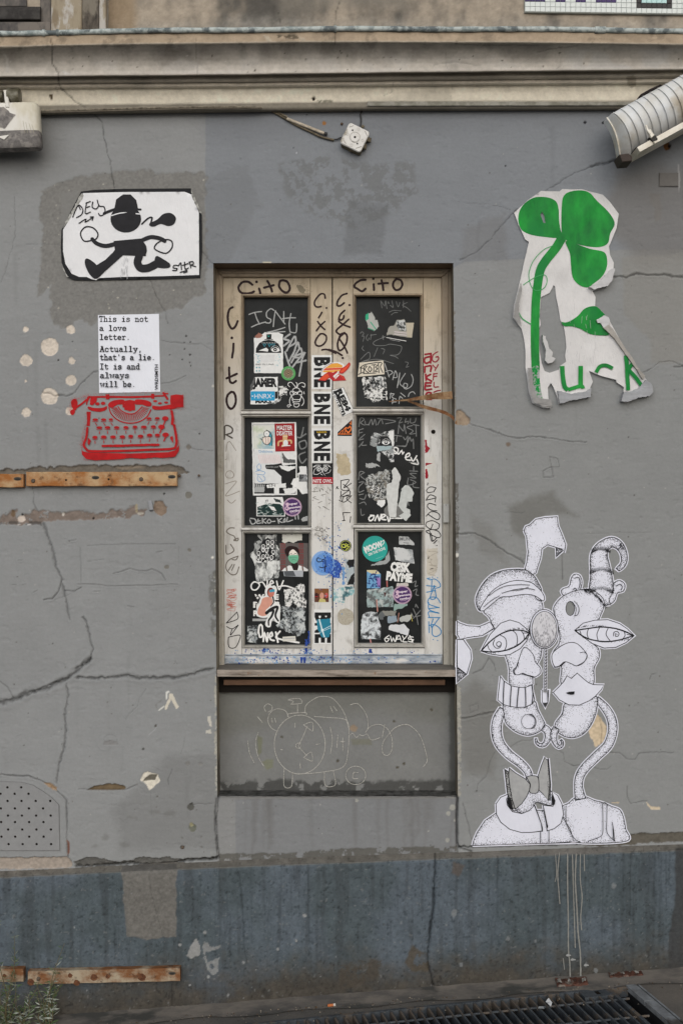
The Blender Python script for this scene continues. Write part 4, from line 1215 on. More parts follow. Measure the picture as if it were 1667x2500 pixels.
# ---- painted tags on the joinery
BR = ink((40,18,20),.45, var=.2); BK = ink((28,26,27),.5, var=.2); RD = ink((150,28,44),.5, var=.25)
GRY = ink((120,114,106),.7); BLU = ink((52,132,186),.5); OR = ink((196,96,76),.7)
WH = ink((226,226,224),.6); LG = ink((172,174,174),.6, var=.25); SG = ink((128,130,130),.7, var=.35); DG = ink((34,35,35),.6); MG = ink((96,97,97),.7, var=.3)
def tagset(name, label, fn, strokes, w, mat, y=YS, lift=.0008, **kw):
    a = Art(y, lift)
    for st in strokes:
        if len(st) == 1: q = fn(st)[0]; a.dot(q[0], q[1], w * .62, mat, 12)
        else: a.stroke(fn(st), w, mat, rough=.1, **kw)
    return a.build(name, window, label=label)
tagset('painted_tag', 'dark brown brushed word Cito across the head of the left casement', cN,
  [[(570,320),(520,285),(450,290),(405,350),(425,405),(490,425),(560,415),(590,400)],[(620,285)],[(650,365),(665,420)],[(750,275),(785,340),(805,400)],[(710,355),(770,340),(825,325)],[(900,275),(890,340),(935,400),(990,410),(1018,360),(990,290),(940,265),(900,275)]],5.6, BR)
tagset('painted_tag', 'dark brown brushed letters of Cito down the left stile', cN,
  [[(335,590),(300,610),(278,680),(285,780),(325,845),(365,820),(395,755)],[(325,955)],[(345,1025),(340,1110),(328,1190)],[(292,1310),(295,1400),(305,1480),(340,1495),(375,1470)],[(262,1440),(320,1415),(385,1385)],[(320,1600),(275,1640),(262,1720),(290,1790),(330,1800),(368,1740),(370,1660),(345,1605),(320,1600)]],5.6, BR)
tagset('painted_tag', 'dark brown brushed letters down the inner stile of the left casement', cN,
  [[(1440,480),(1430,435),(1385,430),(1330,490),(1310,545),(1335,585),(1390,580)],[(1455,597)],[(1400,650),(1362,715)],[(1350,760),(1395,820),(1435,855)],[(1435,760),(1380,810),(1335,870)],[(1385,905),(1345,950),(1320,1010),(1345,1050),(1400,1045),(1450,990),(1450,930),(1410,905),(1385,905)],[(1400,1100),(1450,1092),(1510,1112),(1565,1140)]],4.2, BR)
tagset('painted_tag', 'dark brown brushed word Cito across the head of the right casement', cO,
  [[(425,245),(370,250),(310,290),(300,325),(340,350),(385,375),(425,345)],[(512,233)],[(517,295),(520,360)],[(605,250),(618,310),(625,362)],[(570,290),(630,285),(675,282)],[(770,235),(740,270),(735,320),(765,360),(810,350),(838,300),(820,250),(770,235)]],5.4, BR)
tagset('painted_tag', 'tangled dark brown brushed letters on the inner stile of the right casement', cO,
  [[(215,400),(160,420),(115,480),(105,530),(135,540),(185,505)],[(245,530)],[(190,590),(140,640),(125,690),(150,700),(175,680),(180,650)],[(125,715),(185,755),(250,778)],[(235,690),(180,740),(110,800),(95,830),(140,860),(190,840)],[(190,840),(130,900),(110,980),(130,1040),(180,1010),(215,930),(210,860),(160,850),(130,900),(165,960),(200,1020),(220,1070)],[(10,1030),(90,1055),(160,1095)],[(168,1125)]],4.6, BR)
tagset('painted_tag', 'two columns of dark red painted capital letters on the right stile', cO,
  [[(1095,1085),(1155,1075)],[(1160,1075),(1155,1180)],[(1150,1110),(1095,1125),(1085,1165),(1110,1185),(1150,1165)],[(1090,1225),(1160,1215),(1155,1275)],[(1092,1225),(1090,1285)],[(1100,1310),(1105,1375)],[(1155,1310),(1105,1345),(1165,1385)],[(1100,1405),(1095,1480),(1165,1475)],[(1100,1405),(1160,1405)],[(1097,1440),(1155,1438)],
   [(1100,1545),(1120,1515),(1160,1520),(1150,1560)],[(1110,1590),(1165,1590)]],4.6, RD)
tagset('painted_tag', 'thin dark red painted letters beside the bolder red column on the right stile', cO,
  [[(1235,1055),(1185,1090),(1175,1150),(1210,1170),(1245,1140),(1240,1110),(1215,1115)],[(1180,1205),(1212,1240)],[(1240,1200),(1205,1265)],[(1190,1300),(1185,1370)],[(1190,1305),(1230,1300)],[(1190,1335),(1225,1330)],[(1195,1400),(1195,1450),(1245,1450)],[(1190,1510),(1230,1495),(1265,1490)]],3.0, ink((150,48,60),.5))
tagset('painted_tag', 'black marker letters stacked down the lower part of the right stile', cR,
  [[(1125,825),(1120,850)],[(1215,880),(1150,870),(1110,910),(1130,935),(1180,925)],[(1215,885),(1190,925)],[(1105,1020),(1215,990),(1150,960),(1105,1020)],[(1215,990),(1205,1040)],[(1215,1075),(1140,1055),(1120,1090),(1160,1130),(1225,1140)],[(1105,1200),(1160,1150),(1230,1160),(1260,1200),(1230,1240),(1130,1180)],[(1255,1290),(1180,1250),(1110,1270),(1105,1310),(1170,1350),(1240,1340),(1255,1290)],[(1105,1370),(1170,1350),(1240,1370),(1270,1420),(1230,1440),(1110,1380)],[(1160,1390),(1180,1476)]],2.0, BK)
tagset('painted_tag', 'black arrow stroke ending the marker letters on the right stile', cU,
  [[(1105,75),(1150,60),(1180,0)],[(1145,80),(1170,190),(1225,150)],[(1190,215),(1225,180)],[(1225,238)],[(1128,385),(1135,370)],[(1155,505),(1180,497)]],2.2, BK)
tagset('painted_tag', 'blue marker tag written up the foot of the right stile', cU,
  [[(1150,605),(1120,610),(1150,625),(1200,615),(1250,650),(1265,700),(1215,720)],[(1110,690),(1215,700)],[(1110,765),(1210,745)],[(1170,630),(1165,750)],[(1200,690),(1150,830),(1215,825),(1195,690)],[(1265,885),(1230,830),(1160,820),(1125,860),(1140,900),(1250,940)],[(1135,950),(1250,935)],[(1135,880),(1140,960),(1250,1000),(1135,985),(1145,1050)],[(1130,1050),(1262,1050)],[(1255,1050),(1170,1160),(1160,1140),(1185,1065)],[(1135,1095),(1140,1220)],[(1140,1140),(1200,1130),(1265,1180),(1270,1230),(1220,1262),(1175,1240),(1175,1150)],[(1185,1297)],[(1234,1308)],[(1175,595)],[(1232,602)]],2.2, BLU)
tagset('painted_tag', 'faded grey marker letter R at the waist of the left stile', cQ,
  [[(235,355),(240,270),(240,200),(280,190),(330,225),(325,275),(270,295)],[(255,300),(330,340)]],3.6, ink((84,78,72),.7))
tagset('painted_tag', 'pale grey ghost letters half rubbed off the left stile', cQ,
  [[(255,500),(275,390),(300,380),(375,490)],[(265,590),(245,600)],[(250,780),(270,740),(320,735),(350,780),(330,815),(270,815),(250,780)],[(245,890),(380,860),(250,1030),(420,975)],[(270,1080),(320,1120),(370,1080)]],1.6, ink((150,142,132),.7))
tagset('painted_tag', 'grey marker squiggles above the red scribble on the left stile', cS,
  [[(355,45),(300,45),(260,85),(300,120),(350,140),(370,180),(345,190),(400,165),(395,195),(350,195)],[(255,250),(265,355),(350,315),(310,240)],[(400,380),(300,420),(260,470),(260,540),(320,600),(380,590),(410,510)],[(400,380),(375,425),(330,420)],[(285,550),(330,480)],[(325,550),(355,480)]],2.6, GRY)
a = Art(YS, .0008)
a.scribble(*cS([(262,0)])[0][:1], cS([(0,765)])[0][1], cS([(385,0)])[0][0], cS([(0,1030)])[0][1],60,.8, OR, 5, True)
a.build('painted_tag', window, label='pale red pencil scribble on the left stile')
tagset('painted_tag', 'black marker letters VAD at the foot of the left stile', cS,
  [[(385,1050),(260,1180)],[(258,1182),(395,1130),(385,1050)],[(265,1225),(330,1250),(400,1205)],[(400,1210),(310,1325),(330,1250)],[(285,1350),(415,1325),(420,1370),(370,1470),(300,1475),(282,1420),(285,1350)]],2.0, ink((40,36,36),.6))
a = Art(YS, .0008)
for x0, y0, x1, y1 in [(1290,920,1500,1180),(1320,1400,1470,1560)]:
    q0, q1 = cQ([(x0, y0),(x1, y1)])
    r = random.Random(4)
    for i in range(16):
        x, y = r.uniform(q0[0], q1[0]), r.uniform(q0[1], q1[1])
        a.stroke([(x, y),(x + r.uniform(-7,7), y + r.uniform(-6,6)),(x + r.uniform(-9,9), y + r.uniform(-5,9))],.9, ink((110,106,100),.7))
a.build('painted_tag', window, label='fine grey scratches below the owl sticker on the meeting stile')
tagset('painted_tag', 'black marker tag under the heart sticker on the inner stile of the right casement', cR,
  [[(145,800),(240,790),(180,880),(265,830)],[(150,800),(155,900),(240,900),(175,840)],[(140,980),(240,910),(245,960),(160,980)],[(150,920),(145,1010)],[(130,1020),(190,1040),(265,970),(210,1000),(265,1050)],[(160,1030),(180,980),(230,960)],[(170,1160),(250,1160)],[(172,1165),(185,1250)],[(258,1205),(250,1270)],[(100,870),(120,890)],[(95,890),(110,865)],[(165,1250),(195,1245)]],1.9, BK)
# spatters of blue spray and rust-red drips over the foot of the window
NB = ink((44,72,150),.6, var=.3); LB = ink((120,158,198),.6)
a = Art(YS - .021,.0006)
r = random.Random(12)
for i in range(230):
    x = r.gauss(720,90) if i % 3 else r.uniform(560,1070); y = r.uniform(1603,1620)
    a.dot(x, y, r.uniform(.5,2.2), NB if r.random() < .4 else LB, 6)
for q in (733,741,740): a.fill(ragged(rect(q, 1604, q + 6,1619),1.4,4,3), NB)
a.build('paint_spatter', window, label='blue spray spatter on the drip rails')
a = Art(YS - .0005,.0008)
for x, y0, y1, w_ in [(643,1583,1594,5),(745,1560,1600,6),(752,1540,1570,5),(900,1584,1594,8)]:
    a.fill(ragged(rect(x, y0, x + w_, y1),1.6,3, int(x)), NB)
for i in range(200):
    x = r.choice([r.gauss(650,20), r.gauss(748,12), r.uniform(560,1060)]); a.dot(x, r.uniform(1584,1599), r.uniform(.4,1.8), NB if r.random() < .5 else LB, 6)
for i in range(260):
    a.dot(r.gauss(812,16), r.gauss(1375,42), r.uniform(.4,2.0), LB if r.random() < .6 else NB, 6)
a.build('paint_spatter', window, label='blue spray spatter on the bottom rails and meeting stiles')
def resid(nm, y, l, f, label=None):
    a = Art(y, l); f(a); a.build(nm, window, label=label)
def f1(a):
    a.fill(ragged(cN([(1090,330),(1140,320),(1180,350),(1210,390),(1190,420),(1140,415),(1110,370)]),1.2,3,2), ink((132,124,106)))
    a.spray(cN([(1080,290),(1240,400)]),7,70, ink((132,124,106)),.4,1.0)
resid('paint_smudge', YS, .0007, f1)
resid('sticker_residue', YS, .0007, lambda a: a.fill(ragged(cR([(95,500),(215,500),(250,600),(255,720),(150,745),(110,700)]),2,4,4), ink((190,176,148), var=.3)))
q = cU([(200,1040)])[0]
resid('sticker_residue', YS, .0007, lambda a: a.fill(ragged(ell(q[0], q[1],20,21,22),.8,3,5), mottle((176,170,156),(156,150,136),160,.4,.6)), 'round patch of old sticker glue')
resid('sticker_residue', YS, .0007, lambda a: a.fill(ragged(cU([(1110,270),(1230,270),(1235,500),(1190,575),(1115,575)]),1.2,5,5), ink((198,192,180))))
def f2(a):
    a.fill(ragged(cR([(1098,530),(1200,525),(1200,590),(1230,760),(1235,835),(1130,830),(1140,770),(1098,770)]),1.2,5,5), ink((206,204,198)))
    for pts in [[(1095,600),(1150,600),(1185,602),(1120,625),(1096,635)],[(1096,665),(1118,670),(1130,730),(1125,775),(1096,778)]]: a.fill(ragged(cR(pts),.8,3,6), RD)
resid('sticker_residue', YS, .0007, f2, 'torn white sticker with dark red edge')
resid('sticker_residue', YS, .0007, lambda a: a.fill(ragged(cR([(1092,335),(1112,345),(1118,400),(1150,440),(1120,480),(1094,490)]),.8,3,6), RD), 'torn dark red scrap')
a = Art(YS - .0005,.0008)
a.scribble(cU([(1120,0)])[0][0], cU([(0,290)])[0][1], cU([(1240,0)])[0][0], cU([(0,560)])[0][1],26,1.0, ink((168,160,148)),8, True)
a.build('painted_tag', window, label='pale scribble under the black arrow on the right stile')

# ---- chalk and marker writing on the panes
def pane_tag(label, fn, strokes, w, mat, **kw):
    return tagset('chalk_writing', label, fn, strokes, w, mat, y=YPN, lift=.0005, **kw)
pane_tag('grey marker capitals across the top left pane', cN, [[(530,675),(600,650),(680,640)],[(600,655),(625,730),(655,790)],[(560,825),(640,790),(730,765)],[(825,625),(790,605),(740,650),(745,710),(790,735),(780,775),(735,775)],[(820,820),(830,720),(845,630)],[(845,635),(900,710),(960,790)],[(945,640),(945,760)],[(930,725),(1020,715),(1085,715)],[(1030,665),(1010,780),(1020,885)],[(1025,885),(1090,890),(1100,790)],[(740,890),(850,865),(960,830)],[(800,890),(960,880)]],2.6, LG)
pane_tag('white brush letters slanting down beside the calendar sticker', cN, [[(1020,910),(950,965),(1010,990),(945,1050)],[(980,1110),(1070,940),(1085,1010),(1010,1060)],[(1060,1150),(1110,1010),(1130,1080)],[(1035,1250),(1140,1080),(1160,1180),(1080,1190)],[(1060,1180),(1190,1130)],[(1045,1310),(1190,1130),(1150,1240)],[(1100,1250),(1210,1225)],[(1160,1240),(1130,1410)],[(960,1125),(990,1220),(1020,1300)],[(1080,1100),(1010,1230)]],4.4, LG)
pane_tag('grey marker letters down the right edge of the middle left pane', cQ, [[(1180,215),(1150,330),(1110,330)],[(1150,330),(1210,290)],[(1130,390),(1200,370),(1215,440),(1150,470),(1125,400)],[(1200,510),(1125,550),(1160,640),(1215,590)]],3.2, SG)
pane_tag('white marker word along the foot of the middle left pane', cQ, [[(540,1320),(565,1370),(610,1350),(600,1310),(545,1300)],[(640,1310),(625,1360),(670,1355)],[(630,1335),(665,1330)],[(690,1300),(690,1360)],[(730,1305),(695,1330),(735,1360)],[(770,1310),(745,1340),(770,1360),(795,1335),(770,1310)],[(805,1340),(840,1335)],[(870,1300),(885,1360)],[(920,1300),(885,1330),(925,1350)],[(950,1310),(940,1345),(965,1340),(960,1300)],[(990,1290),(985,1340),(1050,1320)],[(1080,1270),(1085,1310)],[(1115,1260),(1120,1310)]],2.6, LG)
pane_tag('thin chalk scrawls over the top right pane', cO, [[(595,480),(610,565),(600,490),(640,540),(650,480),(665,570)],[(680,490),(675,510),(690,515),(680,490)],[(720,480),(735,555),(700,530)],[(770,490),(790,550),(810,500)],[(850,480),(850,560)],[(895,500),(840,530),(890,560),(935,600)],[(690,610),(740,590),(825,595)],[(715,640),(750,615),(785,615)],[(365,850),(385,830),(405,850),(385,880),(410,880),(395,940)],[(450,860),(430,900),(450,930),(465,900)],[(480,870),(545,860)],[(490,860),(480,920)],[(640,890),(540,930),(510,960),(540,985),(640,985),(700,970),(800,985),(830,1000),(820,1050),(780,1090),(700,1095),(760,1110),(790,1130)],[(400,990),(385,1020),(410,1045)],[(370,1140),(460,1060),(470,1130),(400,1160)],[(560,1010),(520,1110)],[(600,1020),(640,1030),(620,1080)],[(380,1170),(560,1140),(740,1190)],[(620,870),(625,920)],[(610,890),(645,885)],[(870,1170),(905,1180),(880,1230),(910,1220)]],1.3, SG)
pane_tag('bolder chalk word slanting across the top right pane', cO, [[(640,1190),(690,1340)],[(650,1280),(700,1265),(730,1290),(690,1320)],[(730,1370),(760,1270),(780,1340),(735,1345)],[(780,1460),(810,1290),(790,1430)],[(870,1300),(810,1410),(880,1460),(895,1420),(860,1410),(850,1450),(880,1475),(940,1440),(960,1370),(940,1310)],[(710,1520),(700,1580)],[(700,1530),(745,1530),(720,1565),(770,1590)],[(725,1640),(735,1590),(720,1620),(770,1620)],[(800,1640),(810,1560),(840,1580)],[(820,1520),(870,1560)],[(980,1530),(960,1505),(920,1520),(905,1560)]],1.9, LG)
pane_tag('rubbed chalk capitals round the middle right pane', cR, [[(350,190),(370,95),(410,110),(370,150),(415,175)],[(420,130),(425,170),(460,165)],[(460,175),(490,110),(505,170),(530,110),(545,175)],[(560,170),(600,110),(620,160)],[(560,100),(760,130),(650,160)],[(780,95),(830,95),(800,150),(840,140)],[(880,100),(870,140),(910,130),(900,160)],[(930,100),(930,150),(980,140),(990,95)],[(800,170),(790,270)],[(800,180),(850,240),(860,170),(880,270)],[(950,180),(890,200),(960,240),(920,275),(980,270)],[(960,170),(1025,180)],[(990,170),(995,300)],[(755,290),(830,300)],[(780,290),(770,360)],[(850,310),(870,340),(900,300),(880,410),(830,410)],[(900,370),(920,310),(940,360),(960,330),(965,440)],[(770,410),(880,410)],[(350,230),(345,300)],[(350,230),(400,215)],[(350,265),(390,255)],[(415,280),(350,340),(400,330)],[(350,420),(400,360),(380,400),(435,400)],[(345,790),(360,700),(410,710),(365,740),(420,790)],[(350,820),(405,815),(350,870),(350,930),(405,910)],[(350,960),(400,950)],[(360,1000),(410,1010),(430,960)],[(355,1060),(410,1040),(430,1070)],[(370,1120),(380,1190),(410,1180)],[(915,590),(1000,600)],[(920,690),(1010,695)],[(965,640),(965,690)],[(995,720),(925,720),(990,770),(925,765)],[(905,770),(900,850),(990,820),(930,790)],[(960,820),(960,870),(1025,880)],[(900,1040),(910,1080)]],2.1, SG)
pane_tag('bright white marker word on the right of the middle right pane', cR, [[(740,450),(745,490),(780,490),(790,440),(755,425),(740,450),(790,500)],[(800,500),(830,460),(840,500),(855,480)],[(870,540),(920,520),(915,490),(880,510),(880,560),(930,570)],[(935,540),(960,580),(1000,520)],[(940,600),(1015,615),(1000,560)]],3.2, WH)
pane_tag('bright white marker word at the foot of the middle right pane', cR, [[(500,1195),(465,1215),(470,1250),(505,1240),(520,1195),(480,1190)],[(530,1250),(560,1190),(580,1250),(600,1180)],[(610,1220),(650,1190),(615,1180),(605,1230),(650,1240)],[(665,1180),(685,1260),(710,1190)],[(695,1220),(760,1222),(835,1224)]],3.4, WH)
pane_tag('chalk marks on the right of the bottom right pane', cU, [[(950,660),(990,640),(980,700),(1010,690)],[(960,750),(1000,730),(990,790),(1020,800)],[(985,930),(990,900),(1015,940)],[(960,950),(1000,1040)],[(1045,965),(960,1060)],[(985,1040),(1050,1025)],[(1000,1040),(1015,1130)],[(940,1000),(960,1040)]],2.0, SG)
pane_tag('white angular capitals along the foot of the bottom right pane', cU, [[(690,1250),(640,1290),(660,1325),(690,1290),(660,1285)],[(705,1260),(720,1320),(735,1280),(755,1320),(775,1250)],[(760,1320),(800,1250),(825,1315)],[(775,1295),(820,1290)],[(840,1255),(860,1290),(895,1245)],[(860,1290),(840,1320),(890,1325)],[(960,1270),(920,1265),(905,1290),(960,1300),(940,1325),(905,1315)],[(920,1250),(955,1330)]],2.2, WH)
# ------------------------------------------------------------------ stickers on the window (each one could be peeled off)
def sticker(label, draw, y=YPN, lift=.0009, group='stickers on the window', name='sticker', cat='sticker'):
    a = Art(y, lift)
    draw(a)
    return a.build(name, None, label=label, cat=cat, group=group)
def R2(fn, x0, y0, x1, y1):
    a, b = fn([(x0, y0),(x1, y1)]); return rect(a[0], a[1], b[0], b[1])
def bx(fn, x0, y0, x1, y1):
    a, b = fn([(x0, y0),(x1, y1)]); return a[0], a[1], b[0], b[1]
PW = ink((222,223,222),.55); PCR = ink((214,206,190),.6); KK = ink((24,25,27),.5); TEAL = ink((44,160,150),.5); CY_ = ink((38,150,198),.5)
MOT = mottle((196,198,198),(52,54,54),90,.46,.54,(140,144,144)); MOT2 = mottle((214,214,212),(70,72,72),95,.52,.57,(30,31,31)); MOT3 = mottle((146,152,154),(46,48,50),110,.46,.54,(190,194,194))

# 1 round-head figure / calendar card
def d(a):
    a.fill(ragged(cN([(590,955),(640,945),(720,890),(880,893),(935,915),(937,1378),(590,1376)]),.5,6,1), PW)
    a.fill(ragged(cN([(600,935),(645,895),(700,925),(670,955),(620,960)]),.8,3,1), ink((150,104,90)))
    dome = cN([(610,1135),(615,1080),(650,1020),(700,990),(765,978),(830,990),(880,1025),(910,1080),(916,1135)])
    a.fill(dome, KK)
    a.fill(cN([(738,912),(800,910),(796,965),(812,975),(725,978),(740,965)]), KK)
    a.stroke(cN([(720,975),(765,968),(812,975)]),2, KK)
    q = cN([(765,935)])[0]; a.fill([(q[0] - 3, q[1] - 2),(q[0], q[1] - .5),(q[0] + 3, q[1] - 2),(q[0], q[1] + 3)], TEAL)
    for x in range(685,860,19): q = cN([(x, 1015)])[0]; a.dot(q[0], q[1],.9, PW, 6)
    for x in (715,775,820): a.line(cN([(x - 18,1028),(x + 18,1028),(x, 1062),(x - 18,1028)]),.9, ink((70,160,180)))
    a.fill(cN([(645,1108),(735,1072),(762,1095),(755,1120),(700,1112)]), PW)
    a.fill(catmull(cN([(790,1098),(835,1068),(880,1080),(900,1108),(850,1125),(805,1115)]), True), PW)
    q = cN([(842,1095)])[0]; a.dot(q[0], q[1],4.6, KK, 12); a.dot(q[0], q[1],1.8, PW)
    for k in range(9):
        an = math.radians(200 + k * 18); a.dot(q[0] + 10.5 * math.cos(an), q[1] + 9 * math.sin(an),.9, PW, 6)
    r = random.Random(2)
    for i in range(26):
        q = cN([(r.uniform(610,665), r.uniform(1150,1250))])[0]; a.dot(q[0], q[1],.9, ink((120,176,190)),5)
    for i in range(22):
        q = cN([(r.uniform(840,905), r.uniform(1145,1300))])[0]; a.dot(q[0], q[1],.9, ink((140,190,200)),5)
    for x in range(675,835,13): a.line(cN([(x, 1160),(x, 1240)]),.8, ink((196,198,200)))
    a.text('AND', *bx(cN, 608,1262,672,1282), KK, .01); a.text('IN LINA', *bx(cN, 690,1262,830,1282), SG, .0)
    for x in (622,655):
        for y in (1310,1350): q = cN([(x, y)])[0]; a.dot(q[0], q[1],2.4, ink((120,170,180)),4)
sticker('white card with a black dome-headed figure in a tiny top hat, top left pane', d)
# 2 green disc
def d(a):
    q = cN([(1000,1380)])[0]
    a.fill(ell(q[0], q[1],17.3, n=28), ink((88,158,92),.5)); a.fill(ell(q[0], q[1],12.5, n=24), ink((52,70,52),.5))
    for rr, n in ((11.5,22),(8.8,18),(6,13),(3,8)):
        for k in range(n): an = 2 * math.pi * k / n; a.dot(q[0] + rr * math.cos(an), q[1] + rr * math.sin(an),.95, ink((206,170,140)) if rr < 10 else ink((200,214,180)),6)
sticker('small round green sticker with rings of dots, in the top left pane', d, lift=.0016)
# 3 JAMER / HNRX
def d(a):
    a.fill(ragged(cN([(600,1425),(872,1422),(878,1690),(810,1735),(730,1750),(548,1750),(547,1590),(570,1560),(595,1500)]),.5,6,1), PW)
    a.text('JAMER', *bx(cN, 572,1435,864,1575), KK, .07, shear=-.04)
    a.fill(ragged(cN([(545,1590),(550,1520),(590,1430),(605,1430),(570,1580)]),1,3,3), MG)
    a.text('MAKS', *bx(cN, 605,1690,800,1740), KK, .06)
    a.fill(cN([(840,1600),(872,1595),(874,1680),(840,1685)]), KK)
    a.fill(R2(cN, 550,1594,838,1706), CY_)
    a.text('HNRX', *bx(cN, 595,1625,798,1680), PW, 0.0)
    for x in (572,815): q = cN([(x, 1652)])[0]; a.dot(q[0], q[1],1.8, PW)
sticker('white sticker with heavy black capitals crossed by a bright blue strip', d)
# 4 insect
def d(a):
    a.fill(R2(cN, 985,1478,1210,1790), KK)
    w = 1.5
    for st in [[(1015,1540),(995,1520),(1005,1490),(1040,1490),(1075,1530),(1095,1555)],[(1095,1550),(1105,1500),(1090,1488)],[(1105,1550),(1120,1510),(1165,1490),(1200,1510),(1190,1545),(1165,1535)],[(1060,1605),(1035,1590),(1020,1610),(1030,1640),(1070,1635)],[(1135,1600),(1150,1590),(1165,1610),(1155,1640),(1130,1635)],[(1040,1650),(1060,1690),(1140,1690),(1150,1650)],[(1045,1690),(1065,1720),(1135,1715),(1145,1690)],[(1055,1725),(1075,1745),(1130,1740)],[(1065,1750),(1075,1780),(1115,1780),(1130,1750)],[(1035,1650),(1015,1700),(1020,1750),(1035,1765)],[(1155,1650),(1185,1700),(1180,1740),(1160,1765)],[(1185,1600),(1190,1625)],[(1000,1580),(990,1570)],[(1050,1610),(1080,1630)],[(1080,1610),(1055,1632)],[(1090,1610),(1115,1630)],[(1118,1610),(1092,1632)]]:
        a.stroke(cN(st), w, PW)
    q = cN([(1095,1580)])[0]; a.stroke(ell(q[0], q[1],8.5,5.5,16), w, PW, closed=True)
    q = cN([(1003,1769)])[0]; a.stroke(ell(q[0], q[1],3,3,10),1.1, PW, closed=True)
sticker('black sticker with a white line drawing of a fat bee', d)
def d(a):
    a.fill(ragged(cN([(885,1530),(975,1540),(985,1640),(930,1640),(880,1700),(890,1600)]),1.5,4,3), MOT2)
    a.fill(ragged(cN([(870,1700),(930,1660),(900,1700),(860,1740),(770,1748)]),1.5,4,3), MOT)
sticker('torn greyish paper scrap between the blue strip sticker and the bee', d)
# 5 BNE stickers on the meeting stile
def bne(y0, y1, torn=False):
    def d(a):
        f = lambda pts: pts
        x0, x1 = 760.5,810
        a.fill(rect(x0, y0, x1, y1), PW)
        H = (y1 - y0)
        v, fc, bb = glyph_mesh('BNE', .05)
        for txt, t0, t1 in (('B', .06,.33),('N', .38,.66),('E', .71,.95)):
            cx = (x0 + x1) / 2 + 1; cy = y0 + H * (t0 + t1) / 2; ww = H * (t1 - t0); hh = 40
            a.text(txt, cx - ww / 2, cy - hh / 2, cx + ww / 2, cy + hh / 2, KK, .055, rot=90)
    return d
for i, (y0, y1, nm) in enumerate([(867,950, 'topmost'),(956,1040, 'second'),(1046,1130, 'third')]):
    def d(a, y0=y0, y1=y1, i=i):
        bne(y0, y1)(a)
        if i == 2:
            a.text('uson', *bx(cQ, 1340,258,1455,280), ink((196,160,40)),.02)
    sticker(['narrow white sticker with three black capitals, partly under the orange sticker', 'narrow white sticker with three black capitals, middle one of the column of three', 'narrow white sticker with three black capitals and tiny yellow writing, above the owl sticker'][i], d, y=YS, group='white stickers with heavy black capitals on the meeting stile')
# 6 orange sticker spanning the gap
def d(a):
    OR1 = ink((214,76,42),.45); YE = ink((226,160,62),.45); RE = ink((176,34,40),.45)
    X = lambda pts: [(800 + x / 4.6118,630 + y / 4.6118) for x, y in pts]
    a.fill(X([(-80,1290),(-40,1220),(30,1180),(120,1170),(180,1200),(190,1250),(150,1290),(40,1300),(-60,1330)]), PW, smooth=True)
    a.fill(X([(-30,1240),(40,1190),(110,1182),(165,1210),(165,1232)]), YE, smooth=False)
    a.fill(X([(-50,1265),(-30,1242),(165,1234),(160,1256)]), OR1)
    a.fill(X([(-60,1285),(-50,1268),(158,1258),(130,1275),(20,1290)]), YE)
    a.fill(X([(125,1290),(160,1240),(200,1215),(240,1175),(255,1200),(225,1250),(170,1300)]), RE, smooth=True)
    a.fill(X([(140,1285),(170,1245),(210,1220),(238,1188),(240,1205),(215,1245),(165,1290)]), OR1, smooth=True)
    a.fill(X([(-110,1375),(-40,1310),(10,1280),(60,1290),(100,1270),(130,1310),(180,1330),(208,1378),(60,1385),(20,1350),(-30,1385)]), RE)
    a.fill(X([(-95,1368),(-40,1318),(0,1300),(20,1340),(-30,1376)]), OR1)
    a.fill(X([(60,1330),(110,1285),(130,1320),(85,1365)]), PW)
    a.stroke(X([(-80,1330),(-60,1260),(-10,1210),(60,1178)]),1.2, ink((120,110,140)))
    a.stroke(X([(70,1375),(120,1310),(195,1370)]),1.4, OR1)
sticker('orange and red bird-like cut-out sticker bridging the gap between the casements', d, y=YS, lift=.002)
# 7 RE84
def d(a):
    c = cO([(168,1620)])[0]
    pts = cO([(45,1490),(175,1455),(298,1725),(165,1785)])
    a.fill(pts, PW); a.line(pts + [pts[0]],.7, KK)
    a.text('RE84', c[0] - 27, c[1] - 12, c[0] + 31, c[1] + 3, KK, .06, rot=64)
    c2 = cO([(118,1640)])[0]
    a.fill(cO([(58,1500),(95,1492),(200,1755),(168,1780)]), KK)
    a.text('EXIT BU', c2[0] - 26, c2[1] - 2.5, c2[0] + 26, c2[1] + 4.5, PW, .03, rot=65)
sticker('tilted black and white sticker with blocky letters and numbers on the right inner stile', d, y=YS, lift=.0012)
# 8 triangular heart
def d(a):
    a.fill(cR([(110,295),(112,255),(275,108),(272,297)]), KK)
    O = ink((216,112,50),.5)
    for st in [[(130,268),(160,235)],[(160,280),(180,222),(200,205)],[(185,280),(210,200)],[(262,130),(265,160)],[(245,150),(262,170)]]: a.stroke(cR(st),1.9, O)
    a.fill(catmull(cR([(228,268),(195,225),(200,195),(225,205),(250,180),(268,200),(262,235)]), True), O)
    a.fill(catmull(cR([(228,250),(207,222),(212,208),(228,218),(248,200),(256,212),(250,230)]), True), KK)
    a.line(cR([(115,275),(270,275)]),2, O)
sticker('triangular black and orange heart sticker at the edge of the right inner stile', d, y=YS)
